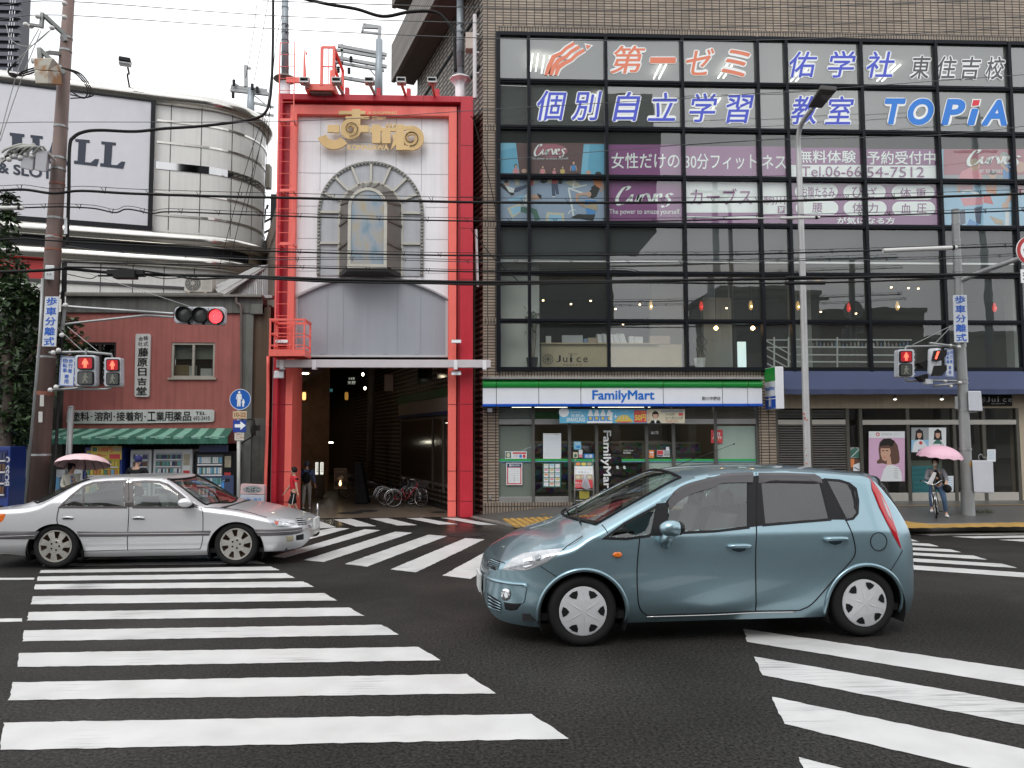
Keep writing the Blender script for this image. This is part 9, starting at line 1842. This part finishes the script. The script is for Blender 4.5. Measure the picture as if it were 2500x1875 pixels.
def J0(**k):
 d=dict(head=(0,-.02,1.58),neck=(0,0,1.44),chest=(0,0,1.25),pelvis=(0,0,.93),shl=(.19,0,1.37),shr=(-.19,0,1.37),ell=(.24,.02,1.1),elr=(-.24,.02,1.1),wrl=(.25,-.06,.86),wrr=(-.25,-.06,.86),hipl=(.09,0,.88),hipr=(-.09,0,.88),knl=(.1,-.02,.48),knr=(-.1,-.02,.48),anl=(.1,.02,.09),anr=(-.1,.02,.09),tol=(.11,-.18,.05),tor=(-.11,-.18,.05));d.update(k);return d
denim=mat('denim',(.05,.095,.17),.8,var=.45,vs=9);khaki=mat('khaki_grey',(.3,.285,.26),.8,var=.12);blkc=mat('cloth_black',(.015,.015,.017),.8,var=.1);redc=mat('shirt_red',(.62,.02,.035),.7,var=.08);shoew=mat('shoe_white',(.62,.62,.6),.6,var=.06);creamc=mat('jacket_cream',(.42,.42,.36),.8,var=.1);bluec=mat('shirt_blue',(.085,.12,.24),.8,var=.1);greyc=mat('cardigan_grey',(.2,.2,.22),.85,var=.12);PINK=mat('umbrella_pink',(.85,.6,.62),.55,var=.06);PINK2=mat('umbrella_bright_pink',(.75,.46,.56),.5,var=.06)
Y=16.8;p=PY(716,1262,Y);p.z=0
def boyx(t,H,f):
 mb=MB();mb.ell(Vector((.2,.02,1.33)),.06,.085,.05,10,8);mb.build('shoulder_patch',blkc,t,smooth=True);mb=MB()
 for s_ in(-1,1):mb.tube([(s_*.205,-.04,.85),(s_*.2,-.1,.5)],.012,5)
 mb.build('side_stripe',shoew,t)
person(tuple(p),rad(-62),1.12/1.7,'boy in red shirt and black striped shorts walking past the left gate pillar',J0(knl=(.1,-.16,.5),anl=(.1,-.12,.12),tol=(.11,-.31,.07),knr=(-.1,.06,.49),anr=(-.1,.24,.14),tor=(-.11,.08,.05),wrl=(.27,.06,.88),wrr=(-.26,-.2,.9),elr=(-.25,-.05,1.1),face=(-.4,-1,0)),'shirt',redc,blkc,blkc,('hair',HAIR),.25,.48,boyx)
p=PG(748,1243,.015)
def bag(t,H,f):
 mb=MB();mb.ell(Vector((0,-.2,1.12)),.15,.1,.21,16,12);o=mb.build('backpack',blkc,t,smooth=True);mb=MB()
 for s_ in(-1,1):mb.tube([(s_*.06,-.24,1.3),(s_*.15,-.12,1.42),(s_*.17,.0,1.43)],.02,6)
 mb.build('strap',blkc,o)
JB=J0(face=(0,1,0),tol=(.11,.16,.05),tor=(-.11,.0,.03),anr=(-.1,-.2,.16),knr=(-.1,-.05,.5),anl=(.1,.05,.09),wrl=(.28,.05,.88),wrr=(-.26,.05,.9),head=(0,.05,1.57));
person(tuple(p),rad(8),1.16/1.7,'man in blue shirt and grey trousers with black backpack walking away into the arcade',JB,'shirt',bluec,khaki,shoew,('cap',mat('cap_slate',(.06,.065,.1),.8,var=.1)),.95,1.0,bag)
Y=15.0;p=PY(170,1270,Y);p.z=.13
wj=J0(face=(1,-.15,0),head=(.03,-.02,1.57),ell=(.2,-.16,1.12),wrl=(.24,-.3,1.24),elr=(-.18,-.12,1.1),wrr=(.02,-.28,1.05))
def bun(t,H,f):
 mb=MB();mb.ell(H+Vector((-.09,.02,.12)),.05,.05,.045,10,8);mb.ell(H+Vector((-.07,.03,-.03)),.05,.06,.09,10,8);mb.build('hair_bun',HAIR,t,smooth=True);mb=MB();mb.tube([(.1,-.16,1.38),(.14,-.2,1.15)],.035,6);mb.build('scarf',mat('scarf_blue',(.1,.14,.28),.8),t)
wm=person(tuple(p),0,1.15/1.7,'woman in cream jacket with dark hair bun facing right under the pale pink umbrella',wj,'jacket',creamc,denim,blkc,('hair',HAIR),.9,1.0,bun)
def umbrella(c,r,h,tilt,handle,m,lab,n=16,frill=False):
 t=thing('umbrella',tuple(c),lab,'umbrella');M_=tilt
 def f(a,b):
  th=a*6.2832;k=abs((a*n)%1-.5)*2;rr=r*math.sin(b*1.45)/math.sin(1.45)*(1-.035*(1-k*k)*b);zz=h*(math.cos(b*1.45)-math.cos(1.45))/(1-math.cos(1.45))+.012*(1-k*k)*b*b
  if frill and b>.97:zz+=.008*math.sin(th*60)
  return c+M_@Vector((rr*math.cos(th),rr*math.sin(th),zz))
 mb=MB();mb.grid(f,n*6,10);o=mb.build('canopy',m,t,smooth=True);mb=MB()
 for i in range(n):mb.tube([f(i/n,b/6)-M_@Vector((0,0,.006))for b in range(7)],.004,4)
 mb.build('rib',BLKT,t);tp=c+M_@Vector((0,0,h));mb=MB();mb.tube([tp+M_@Vector((0,0,.04)),tp,handle],.006,6);mb.build('shaft',BLKT,t);mb=MB();mb.tube([handle,handle+(handle-tp).normalized()*.1],.012,8);mb.build('handle',BLKT,t)
Ym=Matrix.Rotation(rad(-3),3,'Y')@Matrix.Rotation(rad(-14),3,'X')
umbrella(PY(202,1136,14.85),.485,.2,Ym,PY(211,1156,14.8),PINK,'pale pink umbrella held by the woman behind the silver car')
Y=16.05;p=PY(331,1258,Y);p.z=.13
person(tuple(p),rad(-8),1.27/1.7,'man in dark jacket and blue cap standing with his back turned at the vending machines',J0(face=(0,1,0),head=(.02,.04,1.57),shl=(.23,0,1.34),shr=(-.23,0,1.34),tol=(.11,.16,.05),tor=(-.11,.16,.05),wrl=(.2,.22,1.05),wrr=(-.2,.2,1.0),ell=(.3,.05,1.1),elr=(-.3,.05,1.1)),'jacket',mat('jacket_dark',(.02,.022,.025),.8,var=.1),blkc,blkc,('cap',mat('cap_blue',(.03,.035,.16),.7,var=.08)),.95)
BCH=mat('bike_chrome',(.6,.6,.6),.2,.9,var=.05)
def bike(loc,rz,sc,fm,lab,group=None,basket=True,steer=0,lean=0):
 t=thing('bicycle',loc,lab,'bicycle',group,local=True,rotz=rz);t.scale=(sc,sc,sc);t.rotation_euler=(lean,0,rz);R_=.33
 fr=Matrix.Rotation(steer,3,'Z')
 for x in(-.53,.53):
  T_=(lambda q:Vector((.47,0,0))+fr@(Vector(q)-Vector((.47,0,0))))if x>0 else Vector
  mb=MB();c=Vector((x,0,R_));pts=[T_(c+Vector((R_*.97*math.cos(a),0,R_*.97*math.sin(a))))for a in[i*6.2832/36 for i in range(37)]];mb.tube(pts,.019,8,caps=False);w=mb.build('wheel',TYR,t,smooth=True)
  mb=MB();mb.tube([T_(c+Vector((R_*.91*math.cos(a),0,R_*.91*math.sin(a))))for a in[i*6.2832/36 for i in range(37)]],.011,6,caps=False)
  for i in range(18):a=i*6.2832/18;mb.tube([T_(c+Vector((.02*math.cos(a+1),.02*(-1)**i,.02*math.sin(a+1)))),T_(c+Vector((R_*.9*math.cos(a),0,R_*.9*math.sin(a))))],.0022,3)
  mb.tube([T_(c+Vector((0,-.05,0))),T_(c+Vector((0,.05,0)))],.02,8);mb.build('rim',BCH,w,smooth=True)
  mb=MB();mb.tube([T_(c+Vector((R_*1.07*math.cos(a),0,R_*1.07*math.sin(a))))for a in[rad(d)for d in(range(20,195,12)if x<0 else range(35,165,12))]],.022,6);mb.build('mudguard',BCH,t,smooth=True)
 mb=MB();hd=Vector((.37,0,.86));bb_=Vector((-.06,0,.27));st=Vector((-.2,0,.72));ra=Vector((-.53,0,.33))
 for a,b,r in((hd,bb_,.02),(hd-Vector((-.02,0,.12)),lerp(bb_,st,.45),.015),(bb_,st,.018)):mb.tube([a,lerp(a,b,.5)-Vector((0,0,.03 if r>.015 else.05)),b],r,8)
 for y in(-.05,.05):mb.tube([bb_+Vector((0,y*.5,0)),ra+Vector((0,y,0))],.01,6);mb.tube([st+Vector((0,y*.3,-.05)),ra+Vector((0,y,0))],.009,6)
 mb.tube([hd+Vector((-.02,0,.06)),hd-Vector((-.03,0,.14))],.022,8);mb.build('frame',fm,t,smooth=True)
 F_=lambda q:Vector((.47,0,0))+fr@(Vector(q)-Vector((.47,0,0)));mb=MB()
 for y in(-.05,.05):mb.tube([F_((.41,y,.7)),F_((.47,y,.5)),F_((.53,y,.33))],.011,6)
 mb.tube([F_((.41,-.05,.7)),F_((.41,.05,.7))],.013,6);mb.build('fork',BCH,t,smooth=True)
 mb=MB();mb.tube([F_((.36,0,.88)),F_((.33,0,1.0))],.014,8);mb.tube(smooth_path([F_(q)for q in((.1,-.29,1.03),(.22,-.27,1.05),(.36,-.2,1.03),(.4,-.08,.95),(.38,0,.93),(.4,.08,.95),(.36,.2,1.03),(.22,.27,1.05),(.1,.29,1.03))],4),.012,8);h=mb.build('handlebar',BCH,t,smooth=True);mb=MB()
 for s_ in(-1,1):mb.tube([F_((.08,s_*.293,1.025)),F_((.21,s_*.275,1.05))],.019,8)
 mb.build('grip',BLKT,h);mb=MB();mb.tube([st,st+Vector((-.02,0,.1))],.013,6);mb.ell(st+Vector((-.03,0,.13)),.14,.08,.04,14,8);mb.build('saddle',BLKT,t,smooth=True)
 mb=MB();mb.lathe([(.085,-.004),(.095,0),(.085,.004)],bb_+Vector((0,-.05,0)),(0,1,0),20)
 for s_ in(-1,1):e=bb_+Vector((s_*.11,s_*.07,s_*-.12));mb.tube([bb_+Vector((0,s_*.06,0)),e],.009,6);mb.beam(e+Vector((-.045,s_*.05,0)),e+Vector((.045,s_*.05,0)),.09,.02)
 mb.build('crank',BLKT,t)
 if basket:
  mb=MB();x0,x1,z0,z1=.48,.76,.74,.98
  for i in range(9):
   zz=lerp(z0,z1,i/8)if i<5 else 0
   if i<5:q=[F_(p)for p in((x0+.02,-.14-.01*i,zz),(x1-.02+.005*i,-.14-.01*i,zz),(x1-.02+.005*i,.14+.01*i,zz),(x0+.02,.14+.01*i,zz),(x0+.02,-.14-.01*i,zz))];mb.tube(q,.004,4)
   y=lerp(-.14,.14,i/8);mb.tube([F_((x1-.02,y,z0)),F_((x1+.02,y*1.25,z1))],.0035,4);x=lerp(x0,x1,i/8)
   for s_ in(-1,1):mb.tube([F_((x,s_*.14,z0)),F_((x,s_*.18,z1))],.0035,4)
  mb.build('basket',mat('basket_wire',(.12,.12,.12),.4,.5),t)
 return t
bred=mat('bike_red',(.35,.03,.05),.35,var=.05,coat=.4);bgr=mat('bike_grey',(.12,.13,.14),.35,.3,var=.05);bnv=mat('bike_navy',(.03,.04,.07),.4,var=.05)
G_='bicycles parked inside the arcade'
for u,v,rz,fm,lab,st_ in((995,1238,.12,bred,'red parked bicycle with chrome mudguards nearest the arcade mouth',-.7),(975,1233,.2,bgr,'grey parked bicycle half hidden behind the red one',-.4),(966,1228,.3,bnv,'dark navy parked bicycle at the back of the leaning row',-.2),(874,1214,-2.9,bnv,'dark bicycle parked by the covered rack left of the pole',.2)):
 p=PG(u,v,.015);bike(tuple(p),rz,.66,fm,lab,G_,True,st_,rad(-9))
p=PG(2288,1264,.17);pz_=pz(p.x,p.y)+.012;p.z=pz_
brz=rad(-90-34);sc_=.69
bike(tuple(p+Vector((.13,.22,0))),brz,sc_,mat('bike_olive',(.12,.12,.06),.4,var=.05),'city bicycle with curved silver handlebar ridden by the woman with the bright pink umbrella',None,False,.1,rad(3))
cj=J0(head=(.0,-.06,1.53),neck=(0,0,1.38),chest=(0,.02,1.2),pelvis=(0,.14,.88),shl=(.19,.0,1.31),shr=(-.19,.0,1.31),ell=(.27,-.1,1.08),wrl=(.25,-.3,1.0),elr=(-.25,-.1,1.06),wrr=(-.05,-.26,1.1),hipl=(.1,.1,.85),hipr=(-.1,.1,.85),knl=(.19,-.16,.5),knr=(-.14,-.28,.6),anl=(.22,-.08,.1),anr=(-.13,-.2,.24),tol=(.26,-.24,.05),tor=(-.14,-.38,.19))
def cyc(t,H,f):
 mb=MB();mb.ell(H+Vector((0,-.075,-.035)),.062,.035,.058,14,10);mb.build('face_mask',mat('mask_pale',(.5,.45,.42),.7,var=.04),t,smooth=True);mb=MB();mb.ell(Vector((0,-.07,1.12)),.1,.09,.22,14,10);mb.build('vest',blkc,t,smooth=True)
 mb=MB();mb.ell(Vector((.27,.0,.8)),.12,.1,.12,14,10);mb.tube([(.24,.02,.9),(.1,-.1,1.1),(-.08,-.02,1.33)],.014,6);mb.build('shoulder_bag',blkc,t,smooth=True)
w=person((p.x+.16,p.y+.25,pz_),rad(-32),sc_*1.0,'woman in grey cardigan, face mask and jeans sitting on the bicycle',cj,'cardigan',greyc,denim,shoew,('hair',HAIR),.88,.97,cyc)
umbrella(PY(2294,1118,p.y+.25),.42,.255,Matrix.Rotation(rad(5),3,'Y')@Matrix.Rotation(rad(4),3,'X'),Vector((p.x+.03,p.y+.05,pz_+.76)),PINK2,'bright pink scalloped umbrella held by the masked cyclist',12,True)
mb=MB();q=[PY(u,v,p.y+.05)for u,v in((2282,1152),(2287,1155),(2281,1172),(2275,1185),(2265,1183),(2272,1170))];mb.prism(q,(0,.05,0));tag(mb.build('shopping_bag',mat('bag_white',(.6,.6,.62),.5,var=.05),bev=.01),'white plastic bag hanging from the handlebar of the cyclist','bag')
c=CAR2;d0=c.pt(1.02,1.22,.04)
mb=MB();
t=thing('person',tuple(d0),'driver in a light shirt behind the wheel of the silver saloon','person',local=True,rotz=rad(90));t.scale=(.86,)*3
skin('body',[[(Vector((0,0,.5)),(.15,.12)),(Vector((0,.02,.78)),(.15,.11)),(Vector((0,0,.98)),(.17,.11)),(Vector((0,-.02,1.08)),.05),(Vector((0,-.04,1.17)),(.075,.09)),(Vector((0,-.04,1.27)),(.06,.07))]]+[[(Vector((0,0,.98)),(.17,.11)),(Vector((s_*.2,-.02,.96)),.06),(Vector((s_*.24,-.22,.8)),.045),(Vector((s_*.14,-.45,.88)),.03),(Vector((s_*.12,-.5,.9)),.04)]for s_ in(-1,1)],SKIN,t,2);skin('shirt',[[(Vector((0,0,.5)),(.17,.14)),(Vector((0,.02,.78)),(.17,.13)),(Vector((0,0,.99)),(.185,.125))]]+[[(Vector((0,0,.99)),(.185,.125)),(Vector((s_*.2,-.02,.96)),.075),(Vector((s_*.23,-.15,.86)),.06)]for s_ in(-1,1)],mat('shirt_pale_blue',(.35,.45,.55),.8,var=.05),t,2)
mb=MB();mb.ell(Vector((0,-.02,1.25)),.09,.105,.1,12,8);mb.build('hair',mat('hair_grey',(.2,.19,.18),.7),t,smooth=True)
# far side of the street, behind the viewer (seen in the glass)
def opp(u0,u1,v,lab,c_,Ym=52,over=0):
 Y=34.8-Ym;x0,x1,zt=PX(u0,Ym),PX(u1,Ym),PZ(v,Ym,(u0+u1)/2);t=thing('street_building',((x0+x1)/2,Y,0),lab,'building');mb=MB();mb.box(x0,x1,Y-8,Y,0,zt);mb.box(x0-.15,x1+.15,Y-8,Y+.15,zt,zt+.3)
 if over:mb.box(x0,x1+over,Y-7,Y-.2,zt*.62,zt-.1)
 mb.build('wall',mat('far_wall_'+c_[0],c_[1],.7,var=.15),t);mb=MB();n=max(1,int((x1-x0)/2.6))
 for r in range(int(zt/3.2)):
  for i in range(n):mb.box(x0+(i+.2)*(x1-x0)/n,x0+(i+.8)*(x1-x0)/n,Y+.02,Y+.05,1+r*3.2,2.6+r*3.2)
 mb.build('window',mat('far_window',(.02,.025,.03),.1,var=0),t)
opp(1200,1490,215,'tall dark building across the street, mirrored in the left window panes',('dark',(.05,.05,.055)),over=3.6)
opp(1780,2010,715,'low grey building across the street, mirrored beside the lamp post',('grey',(.16,.16,.16)))
opp(2020,2280,760,'low dark shop across the street, mirrored near the stair railing',('brown',(.1,.085,.07)),56)
opp(900,1190,560,'mid height concrete building across the street on the far left',('pale',(.25,.24,.22)),54)
opp(1495,1700,905,'low white shop across the street, mirrored under the reception counter',('white',(.45,.45,.44)),56)
opp(300,890,700,'long brown apartment block across the street on the far left',('tan',(.2,.16,.12)),56)
opp(2300,2700,820,'low pale building across the street on the far right',('ash',(.2,.2,.19)),56)
for u,Ym,vt in((1752,38,430),(2420,37,250)):
 b=PX(u,Ym);t=thing('utility_pole',(b,34.8-Ym,0),'grey utility pole across the street, mirrored in the %s panes'%('middle' if u<2000 else 'right'),'pole');mb=MB();zt=PZ(vt,Ym,u);mb.cyl((b,34.8-Ym,0),(b,34.8-Ym,zt),.2,.14,12);mb.build('shaft',PST,t,smooth=True);mb=MB()
 for k_ in(.95,.86):mb.beam((b-1.1,34.8-Ym,zt*k_),(b+1.1,34.8-Ym,zt*k_),.1,.1)
 mb.build('cross_arm',GAL,t)
